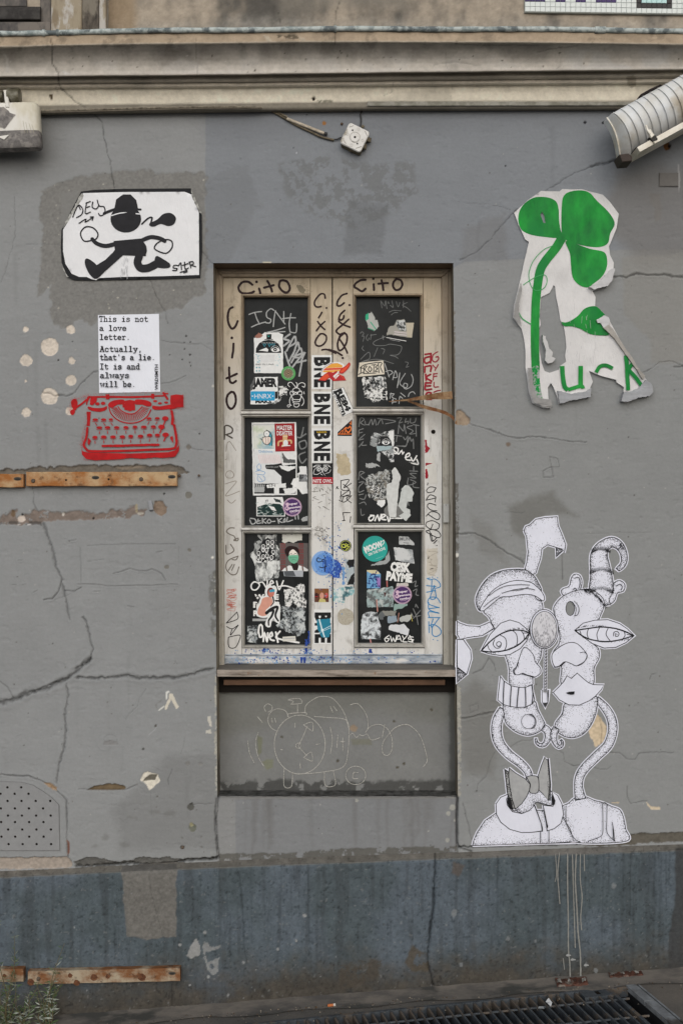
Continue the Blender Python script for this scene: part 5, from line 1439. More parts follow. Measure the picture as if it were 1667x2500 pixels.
# 9 owl
def d(a):
    a.fill(R2(cQ, 1283,642,1524,808), KK); a.fill(R2(cQ, 1286,810,1532,888), ink((168,34,48),.5))
    a.text('NITE OWL', *bx(cQ, 1295,832,1522,876), PW, .02)
    for cx in (1368,1448):
        q = cQ([(cx, 705)])[0]; a.stroke(ell(q[0], q[1],4.2,4.6,14),1.6, PW, closed=True); a.dot(q[0], q[1],1.8, PW)
        a.stroke(ell(q[0], q[1],6.6,7,14)[3:12],.8, PW)
    for st in [[(1300,690),(1330,665),(1390,665)],[(1420,665),(1480,665),(1505,700)],[(1300,760),(1310,720),(1345,680)],[(1505,720),(1490,750),(1440,765)],[(1395,700),(1405,740),(1375,760),(1345,775)],[(1410,700),(1410,745),(1440,790)],[(1390,770),(1410,785)],[(1300,770),(1350,775),(1380,750)],[(1480,680),(1500,680)],[(1300,680),(1330,680)]]: a.stroke(cQ(st),1.5, PW, w1=.6)
sticker('black sticker with white staring owl eyes over a red strip of white capitals', d, y=YS)
# 10 blue disc spanning stile
def d(a):
    q = cS([(1412,465)])[0]
    a.fill(ell(q[0], q[1],28,30,36), ink((128,166,216),.5)); a.fill(ell(q[0] + 3, q[1],23,25,30), ink((100,146,208),.5)); a.fill(ell(q[0] + 12, q[1] + 3,13,22,20), ink((62,108,190),.5)); 
    for st in [[(1385,415),(1355,400),(1338,425),(1355,450),(1390,445)],[(1425,425),(1405,420),(1400,440),(1420,450)],[(1425,375),(1442,430),(1440,520),(1430,570),(1440,530)],[(1370,510),(1410,520),(1455,500)]]: a.stroke(cS(st),2.2, KK)
    for k in range(40):
        an = 2 * math.pi * k / 40; a.dot(q[0] + 25.6 * math.cos(an), q[1] + 27.6 * math.sin(an),.5, ink((70,90,130)),4)
sticker('round pale blue sticker with black hand lettering on the meeting stile', d, y=YS, lift=.0014)
def d(a):
    a.fill(ragged(cU([(0,330),(50,350),(70,400),(150,440),(155,520),(120,600),(60,590),(20,560),(0,560)]),2,4,5), ink((52,92,178),.5))
    a.spray(cU([(60,400),(130,560)]),9,160, NB, .4,1.6)
    a.fill(ragged(cU([(160,470),(190,480),(190,680),(170,690)]),2,4,5), ink((110,150,196)))
a_ = sticker('torn dark blue smear of a round sticker on the right inner stile', d, y=YS, lift=.001)
def d(a):
    a.fill(ragged(cU([(200,395),(297,395),(297,680),(220,680),(200,560)]),.6,5,5), ink((170,180,184)))
    a.fill(ragged(cU([(235,395),(297,395),(297,480),(245,490),(210,430)]),1,3,5), KK); a.fill(ragged(cU([(297,545),(297,680),(215,680),(250,600)]),1,3,5), KK)
    a.fill(ragged(cU([(60,720),(190,705),(295,700),(295,790),(200,815),(190,880),(70,880)]),1.5,5,5), mottle((130,172,176),(206,210,208),60,.45,.55,(60,96,104)))
sticker('torn grey and black photo scrap at the edge of the right inner stile', d, y=YS, lift=.0009)
# 11 yellow-black round
def d(a):
    q = cU([(200,241)])[0]
    a.fill(ell(q[0], q[1],14.2, n=26), KK); a.stroke(ell(q[0], q[1],12, n=26),.9, ink((206,214,120)), closed=True)
    for st in [[(190,225),(165,225),(160,255),(185,262),(200,240),(185,222)],[(205,215),(215,240),(195,262)],[(232,225),(215,245),(240,250),(205,285)]]: a.stroke(cU(st),1.6, ink((206,214,90)))
sticker('small round black sticker with yellow lettering on the right inner stile', d, y=YS)
# 12 photo
def d(a):
    a.fill(R2(cS, 1312,768,1482,930), ink((96,60,44),.4)); a.fill(R2(cS, 1315,770,1480,830), ink((128,84,52)))
    q = cS([(1400,855)])[0]; a.fill(ell(q[0], q[1],5.4,8,14), ink((206,150,130))); a.fill(cS([(1360,930),(1375,890),(1400,885),(1440,900),(1450,930)]), ink((196,186,120)))
    for x, c_ in ((1335,(60,32,30)),(1455,(190,90,84))): q = cS([(x, 850)])[0]; a.fill(ell(q[0], q[1],4.4,6.5,12), ink(c_)); a.stroke(cS([(x - 14,862),(x, 868),(x + 14,862)]),1.4, ink((180,40,50)))
sticker('small colour snapshot of a face between two masks on the meeting stile', d, y=YS, name='photo_print', cat='photo print')
# 13 lowest BNE with teal tape
def d(a):
    a.fill(rect(766,1488,810,1572), PW)
    for txt, y0, y1 in (('B', 1495,1518),('N', 1521,1545),('E', 1548,1570)):
        cx = 788; ww = y1 - y0; cy = (y0 + y1) / 2; a.text(txt, cx - ww / 2, cy - 20, cx + ww / 2, cy + 20, KK, .055, rot=90)
    TT = ink((38,124,150),.5)
    a.fill(ragged(cS([(1340,1135),(1500,1130),(1510,1260),(1490,1350),(1400,1350),(1350,1260)]),.8,5,5), TT)
    a.stroke(cS([(1370,1140),(1400,1250),(1430,1345)]),3.4, ink((200,220,224))); a.stroke(cS([(1395,1270),(1500,1215)]),1.5, ink((190,212,218))); a.stroke(cS([(1360,1300),(1500,1240)]),1.2, ink((190,212,218)))
    q = cS([(1405,1265)])[0]; a.dot(q[0], q[1],3.5, ink((210,226,228)))
sticker('white sticker with three black capitals half covered by crumpled teal tape', d, y=YS, group='white stickers with heavy black capitals on the meeting stile')

# ---- middle left pane
def d(a):
    a.fill(ragged(cQ([(563,155),(1095,150),(1105,1020),(578,1027)]),.4,8,1), PW)
    a.fill(cQ([(588,500),(920,500),(920,640),(930,670),(1090,650),(1088,1005),(592,1005)]), KK)
    a.line(cQ([(575,182),(835,182)]),.8, KK); a.line(cQ([(577,185),(585,500)]),.8, KK)
    a.fill(ragged(cQ([(590,475),(918,500),(918,640),(850,655),(730,660),(722,680),(735,710),(830,720),(890,775),(915,800),(918,885),(596,885),(590,700)]),.4,6,1), ink((214,216,216)))
    a.fill(ragged(cQ([(580,190),(832,190),(832,470),(580,470)]),.3,8,1), mottle((206,208,200),(176,188,160),20,.5,.65,(150,176,184)))
    # one-eyed grin
    a.fill(catmull(cQ([(740,250),(790,290),(806,350),(800,430),(760,425),(700,400),(690,340),(730,330),(705,290)]), True), ink((74,150,170)))
    a.fill(catmull(cQ([(690,340),(740,325),(790,330),(785,390),(750,420),(705,400)]), True), ink((226,214,204)))
    a.stroke(cQ([(690,340),(740,325),(790,330),(785,390),(750,420),(705,400)]),1.6, KK, closed=True)
    for x in (730,760): a.stroke(cQ([(x, 335),(x + 2,415)]),.9, ink((120,40,40)))
    q = cQ([(742,290)])[0]; a.fill(ell(q[0], q[1],7,7.5,16), PW); a.stroke(ell(q[0], q[1],7,7.5,16),1.3, KK, closed=True); a.dot(q[0], q[1],1, KK)
    a.stroke(cQ([(740,245),(790,280),(808,350),(806,435)]),1.7, KK); a.stroke(cQ([(690,370),(665,345)]),1.5, KK)
    a.text('Delicious', *bx(cQ, 650,485,812,515), ink((70,140,190)),.0, shear=-.25)
    for x in range(640,900,22): a.stroke(cQ([(x, 540),(x + 30,640)]),1.6, ink((222,196,196)))
    q = [(640,650),(625,690),(650,720),(680,700),(660,650)]
    for st in [[(655,645),(625,680),(640,715),(675,705),(665,655)],[(610,740),(660,730),(720,750),(700,780),(620,770)],[(640,780),(630,830),(650,860),(690,860),(725,830),(700,790)],[(650,800),(690,850)],[(620,720),(700,740)]]: a.stroke(cQ(st),1.1, ink((96,150,200)))
    a.fill(ragged(cQ([(740,900),(970,880),(972,935),(745,938)]),.5,5,1), PW); a.text('SH', *bx(cQ, 762,890,845,926), ink((60,60,62)),-.01)
    a.fill(R2(cQ, 830,935,890,1010), PW)
    a.fill(ragged(cQ([(596,890),(720,900),(712,990),(596,990)]),1,4,1), ink((168,170,170)))
    for x in range(610,720,24): a.line(cQ([(x, 890),(x + 6,925)]),1.6, KK)
    a.text('ROSTER DAM', *bx(cQ, 735,676,880,698), LG, .0)
    a.fill(ragged(cQ([(925,510),(980,590),(1085,600),(1085,640),(940,635)]),1,3,1), ink((90,92,92))); a.fill(ragged(cQ([(1020,505),(1082,505),(1082,570)]),1,3,1), PW)
    a.fill(ragged(cQ([(890,670),(1090,680),(1080,705),(1000,740),(920,710)]),1,3,1), PW)
    a.fill(ragged(cQ([(940,945),(1050,940),(1055,900),(1100,950),(1080,1000),(960,1010)]),1.2,3,1), PW)
sticker('large torn white poster layered with smaller prints in the middle left pane', d)
def d(a):
    a.fill(cQ([(835,168),(1072,163),(1078,498),(845,502)]), ink((150,28,34),.5))
    a.text('MASTER', *bx(cQ, 862,190,1048,245), PW, .02, rot=0); a.text('OF', *bx(cQ, 935,236,975,252), PW, .0); a.text('DISASTER', *bx(cQ, 862,256,1050,310), PW, .02)
    TN = ink((206,168,120),.5)
    for st, w_ in [([(960,330),(960,400)],11),([(940,370),(885,385),(880,430)],4),([(980,370),(1030,370),(1035,400)],4),([(950,320),(975,320)],8),([(945,410),(925,440)],4)]: a.stroke(cQ(st), w_, TN)
    q = cQ([(968,400)])[0]; a.fill(ell(q[0], q[1],6,8,12), PW)
    for x in (952,975): q = cQ([(x, 322)])[0]; a.dot(q[0], q[1],1.2, PW)
    a.line(cQ([(930,435),(1020,430)]),2.4, PW); a.line(cQ([(905,480),(1010,478)]),1.6, ink((200,60,60)))
sticker('dark red sticker with white curved capitals and a tan creature, in the middle left pane', d, lift=.0022)
def d(a):
    a.fill(ragged(cQ([(1130,680),(1215,678),(1222,760),(1228,1000),(1160,1012),(1130,960),(1030,890),(1060,830),(1115,810),(1110,760),(1135,750)]),.8,4,1), PW)
    a.fill(R2(cQ, 1126,775,1218,862), mottle((70,72,74),(150,152,154),60,.45,.6)); 
sticker('torn white paper with a small grey picture at the right of the middle left pane', d, lift=.0015)
def d(a):
    a.fill(cQ([(618,1045),(930,1045),(965,1180),(960,1278),(620,1276)]), PW); a.fill(cQ([(630,1165),(700,1140),(780,1120),(900,1130),(955,1180),(950,1268),(630,1268)]), ink((30,52,50)))
    G = ink((150,172,168)); r = random.Random(5)
    for i in range(26):
        x, y = r.uniform(640,930), r.uniform(1100,1260); a.stroke(cQ([(x, y),(x + r.uniform(-40,40), y + r.uniform(-16,16)),(x + r.uniform(-60,60), y + r.uniform(-20,20))]),1.2, G if i % 2 else ink((206,214,212)), w1=.4)
    a.fill(cQ([(760,1150),(830,1165),(860,1215),(800,1200)]), PW); a.stroke(cQ([(735,1110),(730,1085),(755,1080),(750,1105)]),1, KK); a.fill(ragged(cQ([(820,1060),(900,1080),(920,1120),(850,1100)]),1,3,2), ink((50,60,60)))
sticker('rectangular print of tangled dark green shapes at the foot of the middle left pane', d)
def combo(cx, cy, r0):
    def d(a):
        PU = ink((74,44,98),.5); PK = ink((206,176,196),.5)
        a.fill(ell(cx, cy, r0, n=32), PK); a.fill(ell(cx, cy, r0 * .94, n=32), PU); a.stroke(ell(cx, cy, r0 * .88, n=32),1.0, PK, closed=True)
        a.fill(ell(cx - r0 * .52, cy - r0 * .28, r0 * .2, n=14), PK); a.fill(ell(cx - r0 * .55, cy + r0 * .15, r0 * .24, n=14), PK); a.dot(cx - r0 * .6, cy + r0 * .12, r0 * .09, PU)
        for i, (t, ww) in enumerate((('uper', .9),('panish', 1.15),('combo', 1.1))):
            y = cy - r0 * .42 + i * r0 * .34; x0 = cx - r0 * (.3 if i < 2 else .3)
            a.text(t, x0, y, x0 + r0 * ww, y + r0 * .27, ink((226,214,224)),.03, rot=-6)
        a.line([(cx - r0 * .2, cy + r0 * .66),(cx + r0 * .4, cy + r0 * .62)],.8, PK)
    return d
q = cQ([(1047,1165)])[0]; sticker('round purple sticker with pink rim, in the middle left pane', combo(q[0], q[1],22.8), lift=.0016, group='round purple stickers with pink rims')
def d(a): a.fill(ragged(cQ([(1155,1310),(1180,1285),(1230,1275),(1230,1330),(1170,1340)]),.8,3,1), LG)
sticker('small pale paper scrap in the lower right corner of the middle left pane', d)

# ---- bottom left pane
def d(a):
    a.fill(ragged(cS([(630,130),(865,125),(862,200),(840,205),(870,260),(890,300),(890,410),(850,430),(900,540),(880,640),(700,680),(640,700),(600,600),(600,470),(560,400),(545,350),(590,320),(600,200),(680,200)]),1.5,4,7), mottle((160,163,162),(72,74,74),85,.46,.55,(206,208,206),(1,1,.6)))
    a.fill(ragged(cS([(610,470),(900,430),(900,540),(830,560),(800,640),(690,640),(650,620),(620,700)]),1.5,4,7), mottle((214,216,214),(150,153,152),60,.45,.6,(96,98,98),(1,1,.5)))
    a.fill(cS([(755,160),(790,185),(835,200),(845,420),(790,440),(720,430),(700,455),(615,430),(615,340),(680,260),(690,200)]), KK)
    for i, (x, y) in enumerate([(755,215),(808,215),(700,265),(758,260),(808,262),(740,310),(820,330),(645,345),(698,300),(700,385),(745,375),(800,395),(640,395),(770,420),(665,425)]):
        q = cS([(x, y)])[0]; a.stroke(ell(q[0], q[1],4,4.6,10),1.5, PW, closed=True); a.dot(q[0] - 1.2, q[1],.7, PW, 5); a.dot(q[0] + 1.4, q[1],.7, PW, 5); a.line([(q[0] - 2, q[1] + 6),(q[0] + 2.4, q[1] + 6)],1.6, PW)
    a.text('VL', *bx(cS, 700,625,760,680), WH, .02)
sticker('heap of small white skulls on black over torn grey paper, in the bottom left pane', d)
def d(a):
    a.fill(ragged(cS([(925,118),(1165,118),(1160,190),(1110,195),(1060,222),(1000,205),(960,225),(928,215)]),.8,3,1), ink((206,206,198)))
sticker('torn cream paper strip at the top of the bottom left pane', d)
def d(a):
    a.fill(R2(cS, 890,225,1235,560), ink((96,90,88),.6)); RR = ink((132,44,46),.6)
    for cx in (935,1150):
        for k in range(5):
            y = 230 + k * 66; 
            for dx, dy, ex, ey in ((0,0,46,0),(0,0,0,44),(46,0,46,44),(0,44,46,44),(14,14,34,14),(14,28,34,28)): a.line(cS([(cx - 20 + dx, y + dy),(cx - 20 + ex, y + ey)]),1.2, RR)
    a.fill(catmull(cS([(965,350),(960,300),(1000,262),(1060,262),(1110,280),(1130,330),(1115,380),(1100,340),(1060,300),(1010,330),(1005,400)]), True), ink((40,26,26)))
    a.fill(catmull(cS([(1010,380),(1015,330),(1055,300),(1095,330),(1115,370),(1110,440),(1060,470),(1010,430)]), True), ink((232,222,212)))
    a.fill(cS([(1035,465),(1110,460),(1120,520),(1100,552),(1050,552),(1035,520)]), ink((40,28,28)))
    a.fill(catmull(cS([(1000,378),(1060,368),(1118,372),(1115,430),(1070,470),(1015,440)]), True), ink((112,178,146)))
    a.stroke(cS([(1015,360),(1035,350),(1050,362)]),1.2, KK); a.stroke(cS([(1065,360),(1085,346),(1105,358)]),1.2, KK); a.stroke(cS([(1010,400),(1060,395),(1110,402)]),.8, ink((70,120,100))); a.stroke(cS([(1040,430),(1060,415),(1090,432)]),.9, ink((70,120,100)))
    a.fill(cS([(920,560),(945,530),(1010,490),(1040,500),(1060,550),(1110,550),(1125,490),(1180,505),(1235,540),(1235,560)]), PW)
    for x in (975,1168): a.line(cS([(x, 505),(x + 8,560)]),3.6, ink((110,90,82)))
    a.fill(cS([(940,558),(1178,552),(1175,628),(950,620)]), ink((170,174,180))); a.fill(cS([(945,560),(1060,556),(1090,620),(960,618)]), ink((84,88,92)))
sticker('portrait print of a person in a green face mask between red characters', d)
pane_tag('white marker word across the middle of the bottom left pane', cS, [[(640,700),(590,690),(555,730),(570,780),(620,780),(655,730),(640,700)],[(650,700),(690,690),(735,760)],[(750,680),(740,780)],[(770,720),(820,700),(800,670),(780,710),(800,760)],[(860,680),(890,780),(940,675)],[(890,745),(960,735),(1060,765)]],3.4, WH)
def d(a):
    a.fill(ragged(cS([(950,780),(1060,770),(1150,700),(1190,720),(1200,800),(1180,860),(1215,920),(1218,1000),(960,980)]),1.5,4,9), MOT2)
    a.fill(ragged(cS([(880,980),(1200,1000),(1205,1280),(1120,1340),(900,1250),(860,1200),(940,1120)]),2,4,9), MOT3)
sticker('torn grey and white paper covering the right half of the bottom left pane', d)
def d(a): a.fill(ragged(cS([(510,1215),(630,1210),(632,1420),(510,1410)]),1.2,4,9), MOT3)
sticker('square grey worn print in the lower left corner of the bottom left pane', d)
def d(a):
    a.fill(cS([(572,820),(895,820),(895,1140),(572,1160)]), KK)
    a.text('WARE', *bx(cS, 595,835,885,905), WH, .05); a.text('BEERS', *bx(cS, 580,925,895,1000), WH, .05); a.text('PAY', *bx(cS, 582,1030,740,1098), WH, .05)
    a.fill(R2(cS, 572,1128,855,1158), LG)
sticker('black sticker with heavy white capitals behind the masked cut-out figure', d)
def d(a):
    body = cS([(735,790),(765,740),(790,760),(830,745),(850,790),(825,870),(830,930),(880,960),(890,1000),(885,1120),(885,1165),(850,1150),(830,1100),(790,1150),(775,1215),(745,1210),(740,1180),(770,1110),(770,1095),(700,1105),(630,1080),(625,1020),(660,950),(680,890),(735,860)])
    a.stroke(body, 6, PW, closed=True); a.fill(body, PW)
    a.fill(catmull(cS([(690,890),(740,870),(800,880),(810,940),(770,990),(730,1030),(745,1080),(690,1098),(635,1070),(640,1010),(670,950)]), True), ink((206,150,132)))
    q = cS([(790,815)])[0]; a.fill(ell(q[0], q[1],9,12,16), ink((96,40,36))); a.fill(ell(q[0] + 1, q[1] + 2,7.5,9.5,16), ink((196,120,104))); a.fill(cS([(775,785),(835,775),(838,805),(775,815)]), ink((60,150,176)))
    for st, w_ in [([(740,1060),(800,1010),(870,990),(845,1080),(855,1120),(880,1155)],8),([(760,1040),(820,1030),(800,1100),(765,1150),(765,1205)],7),([(815,870),(825,930),(790,980)],4)]: a.stroke(cS(st), w_, KK, w1=w_ * .5)
    a.stroke(cS([(620,1030),(610,970),(640,930),(660,880),(630,860),(610,885),(640,900)]),2, KK)
sticker('cut-out figure in black stockings and a blue eye mask, in the bottom left pane', d, lift=.0022)
pane_tag('white marker word at the foot of the bottom left pane', cS, [[(640,1300),(655,1210),(685,1215),(690,1330),(660,1350),(645,1290)],[(700,1400),(715,1300),(745,1400),(755,1300)],[(770,1350),(810,1330),(800,1290),(775,1330),(790,1380),(830,1390)],[(850,1290),(875,1410)],[(900,1280),(850,1350),(910,1375),(1000,1395),(1125,1415)]],4.2, WH)
def d(a):
    a.fill(cS([(930,1345),(1085,1335),(1090,1395),(935,1400)]), ink((206,204,196))); a.line(cS([(950,1368),(1075,1362)]),2.2, ink((170,172,172)))
sticker('little cream label near the foot of the bottom left pane', d, lift=.0028)

# ---- top right pane
def d(a):
    a.fill(ragged(cO([(450,640),(490,605),(525,660),(530,700),(560,700),(575,770),(520,820),(455,790),(440,720),(420,700),(425,660)]),1,3,2), ink((176,178,174)))
    a.fill(ragged(cO([(420,650),(455,615),(460,680),(430,710)]),.8,3,2), ink((56,170,130))); a.stroke(cO([(480,720),(510,760),(540,800)]),2.4, ink((56,160,126))); a.stroke(cO([(455,790),(520,815)]),2.2, ink((70,150,120)))
sticker('torn grey scrap with bright green edges, in the top right pane', d)
def d(a):
    a.fill(ragged(cO([(660,870),(680,790),(700,770),(740,760),(780,700),(860,690),(880,730),(968,730),(945,895),(890,895),(700,860)]),.8,4,2), ink((160,158,150)))
    a.fill(ragged(cO([(770,705),(865,700),(882,820),(800,815),(775,770)]),.8,3,3), MOT); a.fill(cO([(650,870),(890,900),(915,960),(640,920)]), KK)
    for y in (830,855): a.line(cO([(750, y),(885, y + 15)]),2.2, ink((206,196,198)))
    a.line(cO([(660,895),(880,935)]),1.5, PW); a.line(cO([(700,918),(810,940)]),.8, LG); a.fill(cO([(880,730),(968,728),(945,895),(893,893)]), ink((186,178,160)))
sticker('torn poster corner with a small black and white picture, in the top right pane', d)
def d(a):
    a.fill(cO([(355,1178),(625,1152),(638,1308),(335,1338)]), PCR)
    for st in [[(345,1310),(400,1285)],[(375,1235),(370,1300),(375,1240),(405,1245)],[(405,1300),(410,1220),(440,1220),(415,1255),(455,1290)],[(470,1220),(455,1255),(475,1280),(495,1250),(470,1220)],[(495,1205),(540,1200)],[(520,1205),(515,1285)],[(560,1205),(535,1230),(560,1245),(530,1275),(560,1280)],[(575,1290),(570,1180),(610,1185),(590,1225),(620,1290)],[(360,1240),(420,1200),(560,1175)],[(400,1300),(540,1295)]]: a.stroke(cO(st),2.1, KK)
sticker('slanted cream sticker with a bold black marker tag, in the top right pane', d)
def d(a):
    a.fill(ragged(cO([(385,1345),(450,1340),(645,1335),(672,1600),(600,1590),(580,1625),(500,1620),(470,1580),(410,1570),(400,1450)]),1.5,4,2), MOT2)
    for x in range(500,650,42):
        a.fill(ragged(cO([(x, 1345),(x + 26,1345),(x + 28,1460),(x, 1460)]),1.4,3, x), MOT)
    for y in range(1480,1600,30): a.fill(ragged(cO([(615, y),(655, y),(655, y + 22),(615, y + 22)]),1,3, y), KK)
sticker('ragged torn black and white poster remnant at the foot of the top right pane', d)
# ---- middle right pane
def d(a):
    a.fill(ragged(cR([(480,330),(510,260),(600,270),(700,235),(745,230),(740,590),(700,590),(680,540),(600,480),(540,420),(480,400)]),1.3,4,2), MOT)
    a.fill(cR([(680,245),(742,238),(742,410),(700,408),(720,370),(690,300)]), PW)
    a.fill(cR([(555,408),(590,370),(590,300),(620,278),(670,290),(710,350),(724,408)]), KK); a.fill(catmull(cR([(608,375),(650,345),(700,372),(655,398)]), True), PW)
    q = cR([(655,370)])[0]; a.dot(q[0], q[1],4.6, KK, 12); a.dot(q[0], q[1] - 1,2.4, PW)
    for k in range(8): an = math.radians(190 + k * 23); a.dot(q[0] + 9.5 * math.cos(an), q[1] + 9 * math.sin(an),1, PW, 6)
    for x in range(600,670,16): z = cR([(x, 295)])[0]; a.dot(z[0], z[1],1, PW, 6)
    a.fill(ragged(cR([(545,410),(735,412),(700,445),(560,470)]),1,3,2), ink((160,178,182)))
    a.fill(ragged(cR([(560,490),(590,485),(585,590),(550,570)]),1.4,3,2), LG)
sticker('scraped sticker remnant with one large white-lashed eye, in the middle right pane', d)
def d(a):
    a.fill(ragged(cR([(420,800),(450,740),(560,710),(650,680),(700,670),(690,820),(665,830),(660,1000),(560,1040),(470,1000),(440,880)]),2,4,2), mottle((176,178,176),(48,50,50),110,.45,.55,(120,116,108)))
    a.fill(ragged(cR([(420,610),(520,600),(590,640),(500,650),(430,650)]),2,3,2), LG); a.fill(ragged(cR([(560,1020),(645,1018),(640,1080),(600,1100),(550,1060)]),1,3,2), PW)
    q = cR([(540,930)])[0]; r = random.Random(3)
    for i in range(60): a.dot(q[0] + r.uniform(-16,16), q[1] + r.uniform(-16,16), r.uniform(.6,1.8), KK if i % 2 else PW, 6)
sticker('scraped circular sticker remnant speckled black and white, in the middle right pane', d)
def d(a):
    q = cR([(690,1130)])[0]; a.fill(ragged(ell(q[0] + 12, q[1] + 2,24,18,24),1,3,1), ink((112,112,110)))
    a.fill(ragged(cR([(740,650),(765,655),(820,750),(800,860),(785,1000),(765,1215),(690,1210),(675,1100),(660,950),(668,840),(720,820),(730,760),(720,690)]),1,4,2), ink((206,208,206), var=.2))
    a.fill(ragged(cR([(850,860),(900,850),(935,880),(965,930),(950,1030),(900,1040),(880,1110),(920,1120),(930,1190),(880,1250),(800,1200),(850,1160),(790,1080),(820,960),(830,890)]),1.2,4,2), ink((196,200,198), var=.2))
sticker('two tall patches of bare white backing paper, in the middle right pane', d)
# ---- bottom right pane
def d(a):
    q = cU([(530,275)])[0]; a.fill(ell(q[0], q[1],31,31.5,36), TEAL)
    a.text('MOOW', *bx(cU, 405,215,620,290), PW, .06, rot=-20); a.stroke(cU([(410,290),(430,280),(435,325)]),2.2, PW); a.stroke(cU([(600,200),(632,180),(628,215),(610,235)]),1.8, PW)
    a.text('ON THE MOVE', *bx(cU, 448,290,652,322), PW, .03, rot=-22); a.line(cU([(540,390),(620,360)]),.7, ink((150,206,200)))
sticker('round turquoise sticker with white lettering at the top of the bottom right pane', d, lift=.0016)
def d(a): a.fill(ragged(cU([(480,465),(560,425),(640,400),(690,300),(695,400),(660,445),(520,460)]),1.4,4,2), ink((158,162,162)))
sticker('grey torn streak below the round turquoise sticker', d, lift=.0006)
def d(a):
    a.fill(ragged(cU([(798,135),(900,140),(975,215),(975,235),(800,225)]),.7,4,2), ink((186,188,188))); a.text('MUN', *bx(cU, 810,145,920,185), ink((110,112,114)),.03); a.line(cU([(850,208),(910,212)]),1.2, KK)
sticker('small torn grey label in the top right corner of the bottom right pane', d)
def d(a): a.fill(ragged(cU([(735,260),(800,262),(955,290),(972,440),(900,430),(760,400),(745,310)]),1,4,2), mottle((170,174,176),(130,134,136),60,.45,.6,(196,198,198)))
sticker('blank grey backing paper above the white lettered sticker, in the bottom right pane', d)
def d(a):
    a.text('CESK', *bx(cU, 705,428,930,540), WH, .07, rot=4); a.text('PAYME', *bx(cU, 658,540,950,645), WH, .07, rot=6)
sticker('bold white cut-out capitals on the black bottom right pane', d)
def d(a):
    a.fill(cU([(440,515),(550,515),(595,560),(592,720),(440,720)]), ink((110,160,200))); a.fill(cU([(440,515),(550,515),(590,560),(500,560),(440,530)]), ink((206,196,160))); a.fill(cU([(540,600),(592,600),(592,720),(560,700)]), ink((150,120,180)))
    r = random.Random(6)
    for i in range(24):
        x, y = r.uniform(455,580), r.uniform(545,705); a.stroke(cU([(x, y),(x + r.uniform(-22,22), y + r.uniform(-30,30)),(x + r.uniform(-30,30), y + r.uniform(-20,20))]),1.8, ink((30,44,110)))
sticker('small blue and violet sticker scrawled with navy lettering, in the bottom right pane', d)
def d(a):
    a.fill(ragged(cU([(440,735),(600,720),(730,700),(745,740),(735,930),(440,935)]),1,4,2), mottle((150,168,168),(96,100,100),70,.45,.56,(182,186,184)))
    a.fill(cU([(625,765),(660,770),(645,820)]), ink((80,50,50))); a.stroke(cU([(550,850),(560,980)]),2.6, ink((190,140,130))); a.stroke(cU([(665,640),(668,700)]),3, ink((180,104,100)))
    a.fill(ragged(cU([(740,900),(890,890),(895,920),(820,950),(735,975)]),1.4,4,2), ink((140,164,158)))
sticker('wide worn green-grey sticker in the middle of the bottom right pane', d)
q = cU([(838,793)])[0]; sticker('round purple sticker with pink rim, in the bottom right pane', combo(q[0], q[1],22.8), lift=.0016, group='round purple stickers with pink rims')
def d(a): a.fill(ragged(cU([(770,665),(900,660),(905,700),(770,700)]),1,4,2), ink((196,190,184)))
sticker('pale paper end peeping above the round purple sticker on the right', d, lift=.0004)
def d(a):
    a.fill(ragged(cU([(375,1100),(390,1020),(440,985),(560,990),(570,1080),(600,1150),(590,1295),(368,1290)]),1,4,2), mottle((200,206,210),(150,154,158),80,.5,.58,(60,62,64)))
    a.stroke(cU([(478,1295),(485,1330)]),3.4, ink((170,120,118)))
sticker('large scuffed pale sticker in the lower left of the bottom right pane', d)
def d(a):
    a.fill(ragged(cU([(605,975),(770,975),(760,1030),(610,1030)]),1,4,2), ink((134,134,128))); a.fill(ragged(cU([(670,1035),(770,1030),(780,1090),(740,1110),(675,1110)]),1,4,2), ink((140,154,166)))
    a.fill(ragged(cU([(800,1080),(820,1040),(940,1010),(950,1060),(890,1100),(810,1095)]),1.3,4,2), ink((176,178,176))); a.stroke(cU([(800,1000),(785,1100)]),2.4, ink((150,110,100))); a.stroke(cU([(935,1020),(950,1090)]),1.3, ink((190,180,80)))
    a.fill(ragged(ell(*cU([(600,1030)])[0],8,10,12),2,3,2), ink((96,100,102)))
sticker('cluster of torn grey scraps in the lower middle of the bottom right pane', d)
def d(a): a.fill(ragged(cU([(680,1180),(700,1130),(780,1130),(860,1125),(920,1190),(900,1250),(780,1215)]),1,4,2), ink((206,208,212)))
sticker('tilted bright white torn sticker above the angular capitals, bottom right pane', d)
# ------------------------------------------------------------------ posters and painted work on the wall
def fb(x, y, s, seed):  # cheap scalar noise
    return math.sin(x / s + seed) * math.sin(y / s * 1.3 + seed * 2.1) + .5 * math.sin(x / s * 2.3 + y / s * 1.7 + seed)
# --- running-figure poster: white sheet with a black painted edge and one curled corner
PWW = ink((222,223,226),.6, var=.09, sc_=8, wr=.7); BLK = ink((30,31,34),.6, var=.25, sc_=40); MARK = ink((38,38,42),.6, var=.3, sc_=30)
a = Art(0,.0026, disp=lambda x, y: .0007 * fb(x, y, 30,1))
out = cC([(455,125),(560,112),(800,104),(1100,102),(1330,100),(1345,150),(1395,280),(1415,310),(1418,600),(1402,812),(1100,822),(780,828),(560,832),(400,830),(345,808),(300,690),(295,560),(300,430),(340,350),(400,230)])
a.dl = .0003
a.fill(out, BLK, thick=.0016, grid=8)
inn_ = cC([(470,138),(800,130),(1280,128),(1335,150),(1392,290),(1395,790),(1100,800),(780,806),(600,815),(575,832),(535,822),(500,806),(440,806),(380,780),(330,700),(312,600),(312,430),(350,370)])
a.fill(inn_, PWW, grid=8); a.dl = .00006; a.l += .0011
